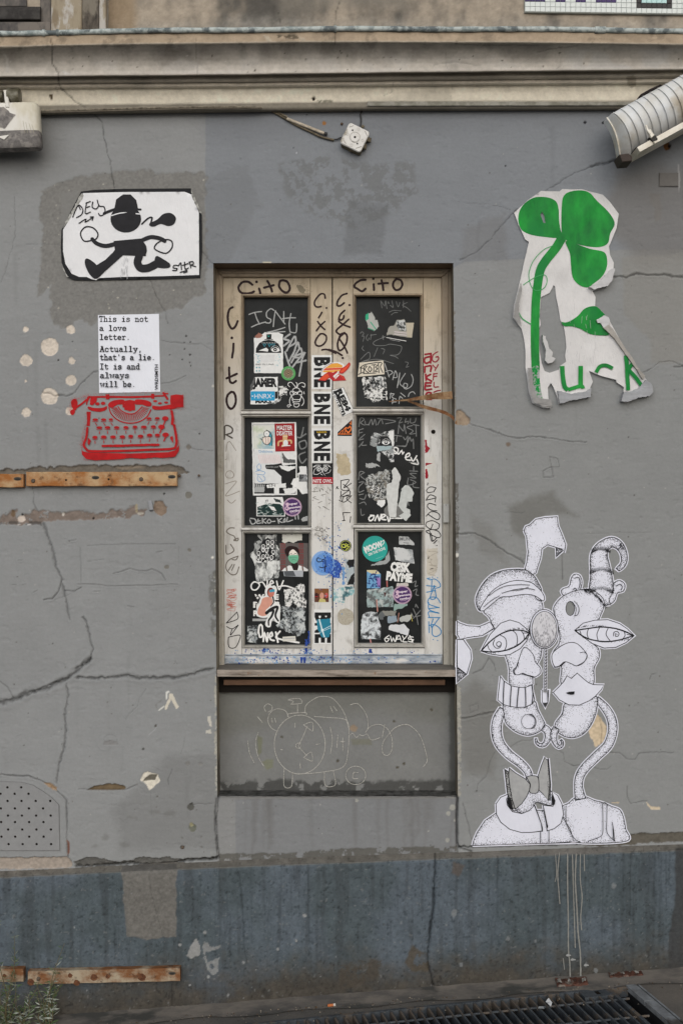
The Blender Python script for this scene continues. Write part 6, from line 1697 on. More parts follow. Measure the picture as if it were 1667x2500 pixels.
a.fill(ragged(cC([(462,140),(478,160),(430,240),(345,375),(312,420),(330,370),(400,250),(440,165)]),.8,4,4), mottle((176,176,172),(120,120,116),60,.4,.6))
a.fill(ragged(cC([(1330,102),(1350,150),(1415,300),(1400,295),(1360,220),(1335,160)]),.8,4,4), mottle((176,176,172),(120,120,116),60,.4,.6))
a.fill(ragged(cC([(300,700),(330,770),(358,806),(345,810),(310,740)]),.8,4,4), mottle((176,176,172),(120,120,116),60,.4,.6))
def cs(pts, w_, **k): a.stroke(cC(pts), w_, MARK, **k)
# an anonymous runner in brushed black: faceless round head in a cap, torso, limbs, two boots, a scarf behind
a.fill(cC(ell(812,345,122,108,30)), MARK); a.stroke(cC([(640,300),(760,262),(930,270)]),7, MARK, w1=5)
a.fill(cC([(720,270),(735,190),(790,150),(850,150),(895,195),(910,265)]), MARK); a.stroke(cC([(700,318),(790,296),(925,306)]),2.6, PWW)
a.stroke(cC([(940,385),(990,340),(1020,335),(1010,380)]),4, MARK); a.fill(catmull(cC([(1000,380),(1060,350),(1110,305),(1170,298),(1210,335),(1195,385),(1150,402),(1090,385),(1040,405),(1005,402)]), True), MARK)
a.fill(cC([(715,520),(935,500),(975,560),(980,600),(970,642),(800,635),(690,638),(725,590)]), MARK)
a.stroke(cC([(725,545),(650,560),(580,540),(545,505)]),11, MARK, w1=9); a.stroke(catmull(cC([(545,515),(480,520),(452,460),(490,410),(550,415),(590,460),(580,500)]), True),3.2, MARK, closed=True, smooth=False)
a.stroke(cC([(940,515),(1010,490),(1080,500),(1120,520)]),10, MARK); a.stroke(catmull(cC([(1060,540),(1120,510),(1175,520),(1180,570),(1140,615),(1090,610),(1040,580)]), True),3.2, MARK, closed=True, smooth=False)
a.fill(cC([(700,620),(790,635),(640,770),(600,810),(575,820),(530,790),(580,712),(650,670)]), MARK); a.fill(catmull(cC([(490,665),(520,665),(580,715),(600,800),(565,822),(520,780),(488,710)]), True), MARK)
a.stroke(cC([(920,640),(905,690),(930,735),(990,735),(1050,705)]),19, MARK); a.fill(catmull(cC([(1055,640),(1110,665),(1165,705),(1150,735),(1060,730),(1040,690)]), True), MARK)
for st in [[(390,330),(430,240),(450,270)],[(420,335),(460,310),(470,270),(445,235),(425,245)],[(500,215),(490,300),(530,290)],[(495,220),(530,205)],[(495,255),(525,245)],[(550,210),(545,250),(575,265),(600,235)],[(585,195),(600,240),(640,250),(645,300),(610,320),(595,300)],[(440,380),(495,345),(488,372),(545,335)],[(530,330),(552,328),(545,355)]]: a.stroke(cC(st),2.6, MARK)
for st in [[(1225,715),(1195,715),(1190,735),(1220,740),(1215,755),(1185,755)],[(1230,720),(1250,695),(1255,750)],[(1280,690),(1285,745),(1310,735)],[(1265,715),(1310,700)],[(1320,690),(1330,735)],[(1315,690),(1345,685),(1350,705),(1330,712),(1368,725)],[(1245,770),(1300,755)],[(1275,775),(1300,765)]]: a.stroke(cC(st),2.6, MARK)
for i in range(26):
    x, y = random.uniform(770,830), random.uniform(640,800); a.stroke(cC([(x, y),(x + random.uniform(-3,3), y + random.uniform(10,40))]),.7, ink((176,178,180)))
a.build('poster', None, label='white poster of a black brush-drawn running figure on bare cement, one corner curled', cat='poster')

# --- typed letter
TW = {
 'T': [[(1,7),(1,9.4),(9,9.4),(9,7)],[(5,9.4),(5,0)],[(3,0),(7,0)]],
 'h': [[(1,9.6),(2.6,9.6),(2.6,0)],[(1,0),(4.2,0)],[(2.6,4.6),(4,6),(6,6.2),(7.4,5),(7.4,0), ],[(6,0),(9,0)]],
 'i': [[(2.5,6.2),(5,6.2),(5,0)],[(2,0),(8,0)],[(4.9,9),(5.1,9)]],
 's': [[(7.8,4.6),(7.8,5.8)],[(7.8,5.4),(6,6.3),(3.4,6.2),(2.2,5),(3.2,3.7),(6.6,3),(8,1.7),(6.8,.2),(4,-.1),(2.2,.8)],[(2.1,0),(2.1,1.6)]],
 'n': [[(1,6.2),(2.6,6.2),(2.6,0)],[(1,0),(4.2,0)],[(2.6,4.6),(4,6),(6,6.2),(7.4,5),(7.4,0)],[(6,0),(9,0)]],
 'o': [[(5,6.3),(2.6,5.4),(1.8,3.1),(2.6,.8),(5,-.1),(7.4,.8),(8.2,3.1),(7.4,5.4),(5,6.3)]],
 't': [[(4,8.6),(4,1.4),(5,.1),(7,0),(8.6,1)],[(1.6,6.1),(7.8,6.1)]],
 'a': [[(2.2,5.4),(4.2,6.3),(6.4,6),(7.2,4.8),(7.2,.8),(8,0),(9.2,0)],[(7.2,3.7),(4,3.5),(1.8,2.4),(2,.7),(4,-.1),(6,.4),(7.2,1.6)]],
 'l': [[(2.4,9.6),(5,9.6),(5,0)],[(2,0),(8,0)]],
 'v': [[(.8,6.1),(3.6,6.1)],[(2,6.1),(5,0),(8,6.1)],[(6.4,6.1),(9.2,6.1)]],
 'e': [[(1.9,3.3),(8.1,3.3),(7.6,5.3),(5,6.3),(2.6,5.4),(1.8,3.1),(2.6,.8),(5,-.1),(8,.9)]],
 'r': [[(1.6,6.1),(3.6,6.1),(3.6,0)],[(1.6,0),(6.4,0)],[(3.6,4),(5.4,5.9),(7.4,6.3),(8.6,5.4)]],
 '.': [[(4.8,.5),(5.2,.5)]], ',': [[(5.2,1),(5,0),(4.2,-1.6)]], "'": [[(5,9.2),(4.8,7.2)]],
 'A': [[(5,9.4),(1.6,0)],[(3,9.4),(5,9.4),(8.4,0)],[(2.8,3.2),(7.2,3.2)],[(.6,0),(3.4,0)],[(6.6,0),(9.4,0)]],
 'c': [[(7.8,4.4),(7.8,5.8)],[(7.6,5.2),(5,6.3),(2.6,5.4),(1.8,3.1),(2.6,.8),(5,-.1),(8,1)]],
 'u': [[(1,6.1),(2.6,6.1),(2.6,1.2),(4,0),(6,.1),(7.2,1.4)],[(5.8,6.1),(7.2,6.1),(7.2,0),(9,0)]],
 'y': [[(.8,6.1),(3.6,6.1)],[(2,6.1),(5,.4)],[(8,6.1),(4,-2.6),(1.6,-2.6)],[(6.4,6.1),(9.2,6.1)]],
 'I': [[(5,9.4),(5,0)],[(2,9.4),(8,9.4)],[(2,0),(8,0)]],
 'd': [[(5.6,9.6),(7.2,9.6),(7.2,0),(9,0)],[(7.2,4.8),(5,6.3),(2.6,5.4),(1.8,3.1),(2.6,.8),(5,-.1),(7.2,1.3)]],
 'w': [[(.4,6.1),(2.8,6.1)],[(1.4,6.1),(3,0),(5,5),(7,0),(8.6,6.1)],[(7.2,6.1),(9.6,6.1)]],
 'b': [[(1,9.6),(2.6,9.6),(2.6,0)],[(2.6,4.8),(5,6.3),(7.4,5.4),(8.2,3.1),(7.4,.8),(5,-.1),(2.6,1.3)]],
}
SHARP = set("TilvAIwy',.")
TK = ink((30,30,36),.6)
a = Art(0,.0012)
a.fill(cE([(724,88),(1172,80),(1182,653),(733,663)]), ink((222,225,234),.6, var=.06, sc_=9, wr=.5), thick=.0006)
lines = [('This is not', 731,137,33.0),('a love', 733,204,33.6),('letter.', 735,270,32.6),('Actually,', 737,358,35.0),("that's a lie.", 737,419,31.6),('It is and', 737,487,33.0),('always', 738,552,36.6),('will be.', 742,617,33.0)]
for txt, x0, yb, adv in lines:
    for i, ch in enumerate(txt):
        if ch == ' ': continue
        for st in TW[ch]:
            pts = cE([(x0 + i * adv + gx * adv * .103, yb - gy * 4.1) for gx, gy in st])
            a.stroke(pts, 2.15, TK, smooth=(ch not in SHARP), step=1.5, rise=.00003)
q = cE([(1156,547)])[0]
a.text('WRDSMTH', q[0] - 31, q[1] - 4, q[0] + 31, q[1] + 4, TK, .02, rot=-90)
a.build('letter_poster', None, label='white sheet with typewritten words above the red typewriter', cat='poster')

# --- red stencilled typewriter (a generic portable machine), sprayed on the wall
RR = mottle((176,22,26),(150,20,24),34,.35,.65, None, (1,1,1),.6); 
a = Art(0,.0016)
def F_(pts, sm=False): a.fill(catmull(cE(pts), True) if sm else cE(pts), RR)
def S_(pts, w_, **k): a.stroke(cE(pts), w_ / 3.0154, RR, **k)
S_([(660,692),(780,690)],13); F_([(780,672),(808,670),(808,708),(782,708)]); S_([(808,690),(960,692),(1112,688)],15); F_([(1114,668),(1138,667),(1138,704),(1116,704)]); S_([(1140,685),(1215,682)],10); S_([(1205,662),(1235,705)],16); S_([(1205,664),(1238,668)],9)
F_([(1258,680),(1300,672),(1350,678),(1352,765),(1290,768),(1262,775),(1255,720)]); S_([(1256,780),(1300,768)],10)
F_([(528,720),(560,706),(575,740),(560,790),(535,770)], True); F_([(520,795),(540,782),(556,800),(540,825),(522,815)], True); S_([(545,790),(570,765),(600,745),(640,712)],14); S_([(660,690),(645,720)],14)
F_([(665,725),(680,690),(715,690),(710,730),(680,740)], True); S_([(650,692),(640,745)],9)
for x, y in [(680,740),(720,742),(762,738)]: F_(ell(x, y, 17,12,12))
F_([(650,762),(700,772),(760,770),(790,758),(785,785),(740,800),(690,795),(655,782)], True); F_([(640,800),(672,800),(668,850),(664,905),(640,905),(645,860)])
for x, y in [(1145,722),(1180,738),(1225,732)]: F_(ell(x, y, 15,8,12))
F_([(1125,755),(1180,760),(1258,748),(1258,775),(1200,785),(1140,785),(1122,772)], True)
# type basket
F_([(800,760),(805,735),(850,715),(915,712),(915,745),(870,748),(830,770)], True); F_([(1000,712),(1060,712),(1112,730),(1115,758),(1080,760),(1050,748),(1000,745)], True)
F_([(920,720),(960,712),(995,720),(998,790),(975,790),(960,798),(940,790),(918,785)]) ; F_([(905,745),(925,740),(925,770),(905,768)])
S_([(805,770),(825,820),(880,866),(955,884),(1030,872),(1085,835),(1113,785)],8); S_([(872,762),(895,792),(950,815),(1000,808),(1050,762)],7)
for k in range(25):
    t = math.radians(14 + k * 6.3); cx_, cy_ = 960,745
    x0, y0 = cx_ + 100 * math.cos(t), cy_ + 66 * math.sin(t) + 8; x1, y1 = cx_ + 140 * math.cos(t), cy_ + 124 * math.sin(t)
    S_([(x0, y0),(x1, y1)],4.6)
# keys
rows_ = [[(705,858,21),(766,858,19),(820,857,15),(1100,850,18),(1160,848,18)],[(735,917,21),(795,916,20),(862,916,20),(930,915,19),(997,912,18),(1062,912,21),(1132,910,19)],
         [(703,988,19),(767,985,21),(836,985,21),(904,984,20),(966,980,18),(1038,980,21),(1104,972,20),(1162,972,19)]]
for ri, row in enumerate(rows_):
    for x, y, r in row:
        F_(ell(x, y, r, 9 + ri, 12)); S_([(x - r, y + 12),(x, y + 17),(x + r, y + 12)],3.4)
        if ri == 0: S_([(x, y + 26),(x + (12 if x < 900 else -10), y + 42)],5)
        else: S_([(x, y + 28),(x + random.uniform(-2,2), y + 46)],5)
for x, y in [(1220,850),(1192,912),(1222,970)]: F_(ell(x, y, 24,17,14)); S_([(x, y + 15),(x - 12, y + 45)],9)
F_([(1256,790),(1275,790),(1285,850),(1278,900),(1260,895),(1265,840)]) 
S_([(648,920),(640,990),(622,1040),(640,1075),(680,1090),(900,1088),(1100,1080),(1270,1072),(1300,1040),(1300,990),(1285,900)],17)
F_([(655,990),(675,1015),(660,1050),(665,1060),(648,1030)]); F_([(1255,985),(1275,980),(1280,1035),(1258,1000)])
S_([(760,1052),(900,1050),(1050,1045),(1170,1044)],17, rough=.2)
F_([(605,1065),(612,1090),(650,1100),(960,1108),(1240,1098),(1290,1085),(1322,1045),(1320,1090),(1290,1132),(1200,1140),(1140,1136),(1050,1146),(960,1140),(880,1150),(700,1158),(640,1148),(608,1115)])
for p in [[(605,1060),(620,960),(650,800)],[(610,1150),(1300,1140)],[(1320,1050),(1290,900),(1260,780)],[(1350,680),(1350,765),(1260,780)],[(640,680),(1240,660)],[(520,800),(540,710),(640,690)]]:
    a.spray(cE(p),2.4,210, RR, .28,.6,5)
    a.spray(cE(p),5,120, RR, .2,.45,6)
for row in rows_: 
    for x, y, r in row: a.spray(cE([(x - r, y),(x + r, y)]),2.0,10, RR, .25,.5, int(x))
a.build('typewriter_stencil', None, label='red spray-painted stencil of an old typewriter on the grey wall', cat='graffiti')

# --- clover poster: torn paper, its edges lifting from the wall
hole = cF([(500,862),(515,870),(525,960),(545,1060),(560,1150),(585,1190),(600,1280),(608,1370),(598,1440),(605,1490),(560,1520),(545,1555),(470,1580),(430,1565),(405,1500),(388,1400),(385,1290),(378,1235),(398,1185),(388,1120),(395,1040),(400,960),(430,945),(470,925),(495,880)])
hole2 = cF([(408,262),(425,290),(438,355),(420,350),(400,300),(395,285)])
outc = cF([(180,270),(290,170),(400,92),(550,98),(572,78),(740,80),(830,105),(905,125),(960,180),(1035,280),(1015,400),(975,500),(955,545),(965,620),(993,680),(990,745),(968,830),(930,880),(860,895),(820,915),(845,960),(842,1035),(890,1070),(955,1145),(1000,1230),(1060,1340),(1140,1480),(1200,1570),(1240,1610),(1300,1700),(1305,1740),(1270,1775),(1180,1790),(1095,1825),(1045,1815),(1065,1770),(1075,1700),(1015,1660),(1010,1640),(880,1605),(790,1565),(820,1655),(800,1700),(795,1780),(700,1800),(640,1810),(545,1838),(530,1780),(500,1700),(478,1665),(455,1700),(460,1790),(480,1870),(420,1870),(330,1830),(300,1740),(285,1620),(272,1540),(272,1400),(262,1310),(240,1220),(170,1130),(178,1030),(230,820),(260,680),(300,510),(270,490),(240,420),(215,370)])
ox = np.array(outc)
def cl_disp(x, y):
    e = float(edge_np(np.array([x]), np.array([y]), outc)[0])
    lo = .009 if (y > 900 and x > 1340) else .004
    return .0012 * fb(x, y, 19,2) + lo * math.exp(-e / 13.0) + .0015
CW = ink((210,209,209),.65, var=.16, sc_=7, wr=.9); CBK = ink((158,160,164),.7, var=.2, sc_=30)
GG = mottle((6,92,42),(30,160,58),13,.3,.75,(12,118,52),(1,1,.5),.5)
a = Art(0,.0016, disp=cl_disp)
a.dl = .0004
a.fill(outc, CW, [hole, hole2], thick=.0008, grid=5.5)
G5 = 5; a.l += .0004
def GF(pts): a.fill(catmull(cF(pts), True), GG, grid=G5)
a.fill(catmull(cF([(560,410),(548,330),(545,240),(520,175),(440,142),(340,148),(260,200),(220,270),(215,350),(245,415),(320,450),(430,468),(540,475),(575,450)]), True), GG, [hole2], grid=G5)
GF([(572,440),(566,330),(570,220),(582,140),(630,100),(730,88),(800,110),(850,165),(930,240),(985,310),(1000,370),(965,440),(945,520),(880,550),(780,545),(690,525),(610,495)])
GF([(600,510),(640,500),(700,530),(800,565),(910,590),(938,640),(935,720),(900,790),(830,850),(780,882),(710,860),(660,800),(645,700),(635,600)])
a.stroke(cF([(575,470),(520,560),(440,660),(395,740),(372,860),(358,1000),(352,1150),(350,1300),(352,1440),(356,1550)]),22, GG, w1=20, step=2)
a.stroke(cF([(356,1550),(362,1640),(372,1720),(388,1790)]),18, mottle((22,132,60),(160,160,162),70,.45,.55), w1=14, step=2)
GF([(568,1165),(600,1168),(640,1155),(700,1115),(750,1060),(800,1038),(850,1040),(900,1085),(925,1120),(905,1180),(955,1265),(890,1275),(800,1262),(720,1220),(650,1200),(590,1198)])
for st, w_ in [([(500,538),(420,575),(340,660),(302,760),(310,850),(350,905),(420,890),(450,830),(430,780),(350,800),(255,860)],1.7),([(220,1090),(250,1140),(320,1185)],2.4)]: a.stroke(cF(st), w_, ink((70,160,96),.6))
for st, w_ in [([(572,1525),(576,1600),(590,1690),(620,1720)],11),([(620,1720),(680,1700),(730,1690),(742,1710)],9),([(722,1525),(722,1600),(722,1700)],11),([(845,1580),(880,1530),(930,1520),(985,1545)],9),([(1090,1440),(1100,1530),(1105,1640),(1108,1725)],10),([(1105,1560),(1145,1505)],9),([(1115,1560),(1170,1620),(1225,1695)],9)]: a.stroke(cF(st), w_, GG, step=2, square=True)
a.fill(ragged(cF([(850,1150),(880,1135),(910,1115),(945,1130),(958,1160),(940,1200),(905,1215),(885,1175),(860,1172)]),.8,4,3), ink((196,196,198)), thick=.004)
a.fill(ragged(cF([(905,1215),(950,1190),(990,1240),(1060,1350),(1150,1480),(1200,1570),(1240,1610),(1225,1640),(1140,1510),(1070,1410),(990,1300)]),.6,5,3), ink((168,164,158), var=.25), thick=.0015)
a.fill(ragged(cF([(530,1730),(640,1755),(760,1735),(800,1710),(795,1780),(700,1800),(640,1810),(545,1838)]),.8,4,3), CBK, thick=.002)
a.fill(ragged(cF([(1065,1740),(1120,1740),(1200,1700),(1245,1640),(1290,1680),(1305,1740),(1270,1775),(1180,1790),(1095,1825),(1045,1815)]),.8,4,3), CBK, thick=.002)
a.fill(ragged(cF([(285,1545),(320,1545),(330,1700),(360,1785),(410,1795),(470,1800),(480,1868),(420,1868),(335,1828),(302,1740)]),.8,4,3), ink((148,147,146), var=.2))
a.fill(ragged(cF([(170,1130),(180,1030),(228,850),(240,900),(215,1010),(215,1100),(235,1210)]),.8,4,3), ink((150,149,148), var=.2))
a.fill(ragged(cF([(405,1275),(430,1290),(460,1390),(490,1420),(480,1450),(512,1465),(490,1500),(450,1510),(425,1480),(430,1400),(412,1330)]),1,4,3), ink((190,190,190)), thick=.002)
a.fill(ragged(cF([(785,885),(860,850),(960,740),(992,740),(970,830),(930,880),(860,895),(822,912)]),.8,4,3), ink((190,190,192), var=.15), thick=.002)
for _ in range(22):
    x, y = random.uniform(600,850), random.uniform(900,1500); a.stroke(cF([(x, y),(x + random.uniform(-10,10), y + random.uniform(20,70))]),.6, ink((172,172,174)))
a.build('poster', None, label='torn white poster of a green clover with brushed green letters, peeling off', cat='poster')

# --- ink-drawn two-headed paste-up
PK = ink((24,24,28),.6); PWH = ink((218,220,232),.6, var=.1, sc_=9, wr=.55); PGR = mottle((150,151,152),(166,167,168),30,.35,.65)
comps = []   # (fn, outline, fill, stipple density, edge darkness)
def comp(fn, pts, fillm=None, dens=0.0, band=9.0, smooth=True, lw=1.5, holes=(), halo=7):
    comps.append(dict(p=catmull(fn(pts), True, 4) if smooth else fn(pts), f=fillm, d=dens, b=band, lw=lw, h=[catmull(fn(h), True, 3) for h in holes], halo=halo))
def tubec(fn, pts, rr, s_, **k):
    c = catmull(pts, False, 12); n = len(c); L = []; R = []
    rs = [float(v) for v in np.interp(np.linspace(0, len(rr) - 1, n), range(len(rr)), rr)]
    for i in range(n):
        p0 = c[max(i - 1,0)]; p1 = c[min(i + 1, n - 1)]; dx, dy = p1[0] - p0[0], p1[1] - p0[1]; l = math.hypot(dx, dy) or 1
        L.append((c[i][0] - dy / l * rs[i], c[i][1] + dx / l * rs[i])); R.append((c[i][0] + dy / l * rs[i], c[i][1] - dx / l * rs[i]))
    comp(fn, L + R[::-1], smooth=False, **k)
# left arm and hand reaching to the window edge
comp(cG, [(48,930),(70,945),(130,965),(220,970),(300,935),(330,985),(240,1040),(130,1055),(70,1070),(47,1030)], dens=.02, smooth=False)
comp(cG, [(47,1070),(95,1070),(150,1150),(157,1215),(122,1335),(75,1300),(47,1280)], dens=0, smooth=False)
comp(cG, [(47,1285),(120,1335),(50,1398)], dens=.22, band=16, smooth=False)
# right torso, shirt straps
comp(cH, [(850,1035),(900,1005),(940,970),(1000,950),(1040,960),(1100,985),(1160,1000),(1230,1030),(1290,1055),(1318,1110),(1335,1200),(1338,1297),(940,1303),(905,1210),(860,1120)], dens=.055, band=11)
comp(cH, [(165,1330),(175,1290),(200,1230),(260,1140),(340,1085),(500,1060),(700,1060),(860,1120),(910,1200),(942,1303),(750,1312)], dens=.055, band=11, smooth=False)
tubec(cH, [(1115,205),(1190,290),(1230,370),(1235,460),(1200,560),(1120,640),(1030,730),(985,800),(975,880),(990,975)],[20,30,33,33,33,33,33,32,30,42],.0, dens=.11, band=7)
tubec(cH, [(400,285),(360,360),(348,450),(370,545),(440,630),(530,700),(585,760),(600,815)],[30,36,38,36,33,31,28,24],.0, dens=.11, band=7)
# ear flag and triangle of the left head
comp(cG, [(805,365),(860,385),(805,437)], dens=.22, band=14, smooth=False)
comp(cG, [(558,235),(572,205),(605,192),(650,150),(720,136),(812,130),(820,200),(850,270),(878,345),(868,402),(850,378),(805,365),(740,345),(695,375),(685,450),(665,510),(650,560),(625,574),(565,530),(580,480),(590,400),(578,280),(565,255)], dens=.03, band=9, smooth=False)
# heads
comp(cG, [(250,850),(330,780),(400,735),(560,715),(660,730),(695,785),(700,850),(655,880),(615,940),(600,1010),(640,1100),(690,1120),(688,1200),(660,1260),(628,1350),(622,1420),(560,1440),(470,1436),(445,1385),(445,1300),(430,1230),(415,1190),(370,1080),(330,985),(290,900)], dens=.06, band=13)
comp(cG, [(225,850),(192,790),(198,730),(240,650),(300,585),(370,550),(450,534),(560,535),(625,572),(665,630),(690,700),(600,700),(400,720),(290,790)], dens=.16, band=12)
comp(cG, [(222,835),(260,770),(320,695),(400,645),(500,618),(600,630),(645,655),(690,700),(714,745),(705,775),(640,735),(560,725),(440,742),(385,745),(330,785),(250,850),(228,852)], dens=0)
comp(cG, [(515,1235),(500,1280),(478,1300),(485,1335),(520,1340),(548,1328),(590,1345),(640,1357),(685,1325),(682,1285),(645,1240),(625,1180),(560,1130)], dens=.01)
# right horn, ears, head
tubec(cG, [(1160,810),(1150,710),(1150,610),(1140,520),(1132,430),(1165,360),(1230,325),(1290,355),(1322,420),(1318,490),(1275,535)],[60,95,92,80,72,62,42,36,26,22,16],.0, dens=.13, band=9)
comp(cG, [(985,690),(1002,630),(985,580),(945,570),(920,600),(905,660),(860,680),(842,700),(865,735),(920,720)], dens=.05, band=5)
comp(cG, [(1245,640),(1290,618),(1330,650),(1318,700),(1272,715),(1252,770),(1222,795),(1208,765),(1240,700)], dens=.05, band=5)
comp(cG, [(785,830),(830,760),(900,715),(980,690),(1080,690),(1165,760),(1165,830),(1130,920),(1085,1080),(1128,1140),(1132,1210),(1095,1290),(1085,1418),(965,1440),(845,1410),(845,1280),(790,1200),(785,1160),(830,1090),(825,990),(800,900)], dens=.05, band=13, holes=[ell(912,832,34,56,12)])
comp(cG, [(785,1165),(772,1220),(795,1280),(830,1270),(870,1240),(920,1255),(960,1272),(1010,1250),(1038,1205),(1030,1168),(960,1100),(880,1100)], dens=.0)
# jaws and tentacles
comp(cH, [(405,240),(500,262),(570,262),(640,225),(665,290),(700,360),(718,400),(700,440),(640,475),(580,486),(510,465),(460,432),(420,390),(405,320)], dens=.09, band=11)
comp(cH, [(870,245),(850,320),(800,390),(800,435),(840,480),(920,505),(1000,482),(1060,422),(1100,340),(1118,260),(1115,190),(1050,200),(950,235)], dens=.09, band=12)
tubec(cH, [(705,425),(740,455),(742,505),(715,555),(680,560),(655,540),(650,512)],[26,28,26,20,15,11,6],.0, dens=.12, band=6)
tubec(cH, [(805,430),(785,480),(795,540),(825,575),(850,560),(852,535),(840,520)],[24,26,24,18,13,10,6],.0, dens=.12, band=6)
comp(cH, [(378,33),(368,120),(358,215),(400,250),(450,264),(502,272),(570,270),(620,245),(640,215),(625,150),(618,100),(567,120),(517,118),(460,107),(405,70)], dens=0, smooth=False)
comp(cH, [(782,158),(820,120),(862,75),(888,30),(920,50),(965,10),(1010,50),(1050,82),(1090,98),(1168,100),(1150,135),(1105,185),(1060,220),(980,255),(900,252),(830,215)], dens=0, smooth=False)
# collar, chest, bow tie
comp(cH, [(440,935),(480,1000),(500,1060),(560,1085),(620,1060),(650,1000),(700,1010),(770,1020),(795,970),(770,915),(700,900),(580,905)], dens=.09, band=16, halo=2)
comp(cH, [(345,1010),(380,960),(440,935),(425,975),(432,1020),(470,1070),(540,1085),(600,1062),(638,1022),(660,1080),(690,1160),(697,1218),(620,1228),(540,1230),(450,1205),(380,1150),(348,1090)], dens=0, smooth=False)
comp(cH, [(705,1020),(780,1030),(793,985),(770,915),(815,945),(848,1010),(860,1090),(840,1160),(790,1200),(735,1217),(728,1150),(712,1070)], dens=0, smooth=False)
comp(cH, [(410,745),(440,765),(455,880),(492,1048),(460,1050),(430,920)], PGR, dens=.2, band=6, smooth=False)
comp(cH, [(445,735),(495,775),(570,820),(605,860),(600,905),(575,960),(540,1010),(492,1050),(468,980),(450,880),(442,800)], PGR, smooth=False)
comp(cH, [(745,662),(762,860),(758,985),(742,985),(735,800)], PGR, dens=.25, band=6, smooth=False)
comp(cH, [(668,790),(690,720),(718,650),(732,675),(740,665),(747,760),(755,860),(742,985),(700,930),(672,905)], PGR, smooth=False)
comp(cH, [(580,805),(640,795),(668,815),(668,915),(625,930),(600,915),(607,860)], PGR)
# eyes
comp(cG, [(230,1158),(262,1095),(300,1030),(380,945),(450,920),(520,940),(575,985),(602,1015),(580,1080),(530,1140),(450,1185),(380,1192),(300,1180)], dens=0, smooth=False)
comp(cG, [(945,1000),(1010,945),(1100,922),(1200,918),(1290,948),(1350,990),(1400,1040),(1340,1092),(1260,1130),(1170,1135),(1080,1100),(1010,1050)], dens=0, smooth=False)
comp(cG, ell(712,990,108,150,22), dens=0)
# chain
zc = []
for i in range(14):
    y = 1152 + i * (1450 - 1152) / 13.0; zc.append((725 - i * .35, y))
for x, y in zc: comp(cG, ell(x, y, 9,13,10), dens=0, smooth=False, lw=1.1, halo=5)
comp(cH, [(697,140),(745,140),(742,225),(720,272),(698,228)], dens=0, smooth=False, lw=1.2)

a = Art(0,.0010); a.dl = .000008
for c in comps:
    a.stroke(c['p'], c['halo'], PWH, closed=True, smooth=False, rise=0.000002)
for c in comps:
    a.fill(c['p'], c['f'] or PWH, c['h'])
    a.stroke(c['p'], c['lw'] * 1.2, PK, closed=True, smooth=False, rise=.000004)
    for h in c['h']: a.stroke(h, 1.2, PK, closed=True, smooth=False)
    if c['d'] > 0:
        xs_ = [p[0] for p in c['p']]; ys_ = [p[1] for p in c['p']]
        A_ = (max(xs_) - min(xs_)) * (max(ys_) - min(ys_))
        N = int(A_ * 1.25)
        X = rng.uniform(min(xs_), max(xs_), N); Y = rng.uniform(min(ys_), max(ys_), N)
        e = edge_np(X, Y, c['p']); ok = ins_np(X, Y, c['p'])
        for h in c['h']: ok &= ~ins_np(X, Y, h)
        pr = c['d'] * (.10 + 6.2 * np.exp(-e / (c['b'] * .5)))
        ok &= rng.random(N) < pr
        for x, y, ee in zip(X[ok], Y[ok], e[ok]):
            an = rng.uniform(0,3.14); l = rng.uniform(.55,1.3); r0 = rng.uniform(.42,.72)
            a.l += 2e-8
            a.add([a.pt(x + dx, y + dy, a.l + .00001) for dx, dy in ((l * math.cos(an), l * math.sin(an)),(-r0 * math.sin(an), r0 * math.cos(an)),(-l * math.cos(an),-l * math.sin(an)),(r0 * math.sin(an),-r0 * math.cos(an)))],[[0,1,2,3]], PK)
def L(fn, pts, w_=1.2, sm=True, m_=PK, **k): a.stroke(fn(pts), w_ * 1.2, m_, smooth=sm, rise=.000004, **k)
# inner drawing: eyes
for cc_ in ([(232,1156),(300,1085),(380,1028),(460,1000),(540,1000),(596,1016)],[(240,1158),(320,1165),(420,1152),(500,1120),(560,1072),(598,1018)]): L(cG, cc_, 2.6)
for cc_ in ([(948,1001),(1050,985),(1150,974),(1250,984),(1330,1008),(1396,1040)],[(948,1001),(1010,1045),(1080,1072),(1180,1086),(1290,1072),(1396,1040)]): L(cG, cc_, 2.6)
for cc_ in ([(375,1035),(415,1060),(425,1110),(410,1150)],[(470,1000),(500,1030),(508,1080),(500,1118)],[(535,1000),(555,1030),(560,1065)],[(280,1110),(290,1140),(310,1160)],[(380,1110),(365,1125),(350,1115),(350,1095),(370,1085),(385,1100),(375,1130),(345,1135),(322,1105),(335,1070)],[(550,1020),(585,1020)],
            [(1050,988),(1040,1030),(1055,1068)],[(1135,978),(1115,1030),(1125,1080)],[(1200,985),(1185,1030),(1215,1078)],[(1325,1010),(1330,1040),(1310,1068)],[(985,1005),(995,1030)],[(1270,1030),(1255,1025),(1258,1045),(1275,1045),(1285,1025),(1270,1008),(1245,1015),(1242,1042)],[(1345,1030),(1390,1040)]): L(cG, cc_, 1.5)
r = random.Random(9)
for (p0, p1, p2, n_) in (((250,1130),(420,950),(590,1000),46),((300,1170),(460,1160),(590,1050),34),((960,985),(1130,935),(1380,1030),52),((1000,1050),(1180,1105),(1370,1060),40)):
    for i in range(n_):
        t = r.random(); x = (1 - t) ** 2 * p0[0] + 2 * t * (1 - t) * p1[0] + t * t * p2[0]; y = (1 - t) ** 2 * p0[1] + 2 * t * (1 - t) * p1[1] + t * t * p2[1]
        up_ = -1 if p1[1] < 1060 else 1
        dx = (p2[0] - p0[0]) * .03 * r.uniform(.5,1.4) * (1 if t > .5 else -1)
        L(cG, [(x, y),(x - dx, y - up_ * -1 * 0 + up_ * r.uniform(4,16))],.8, sm=False, w1=.2)
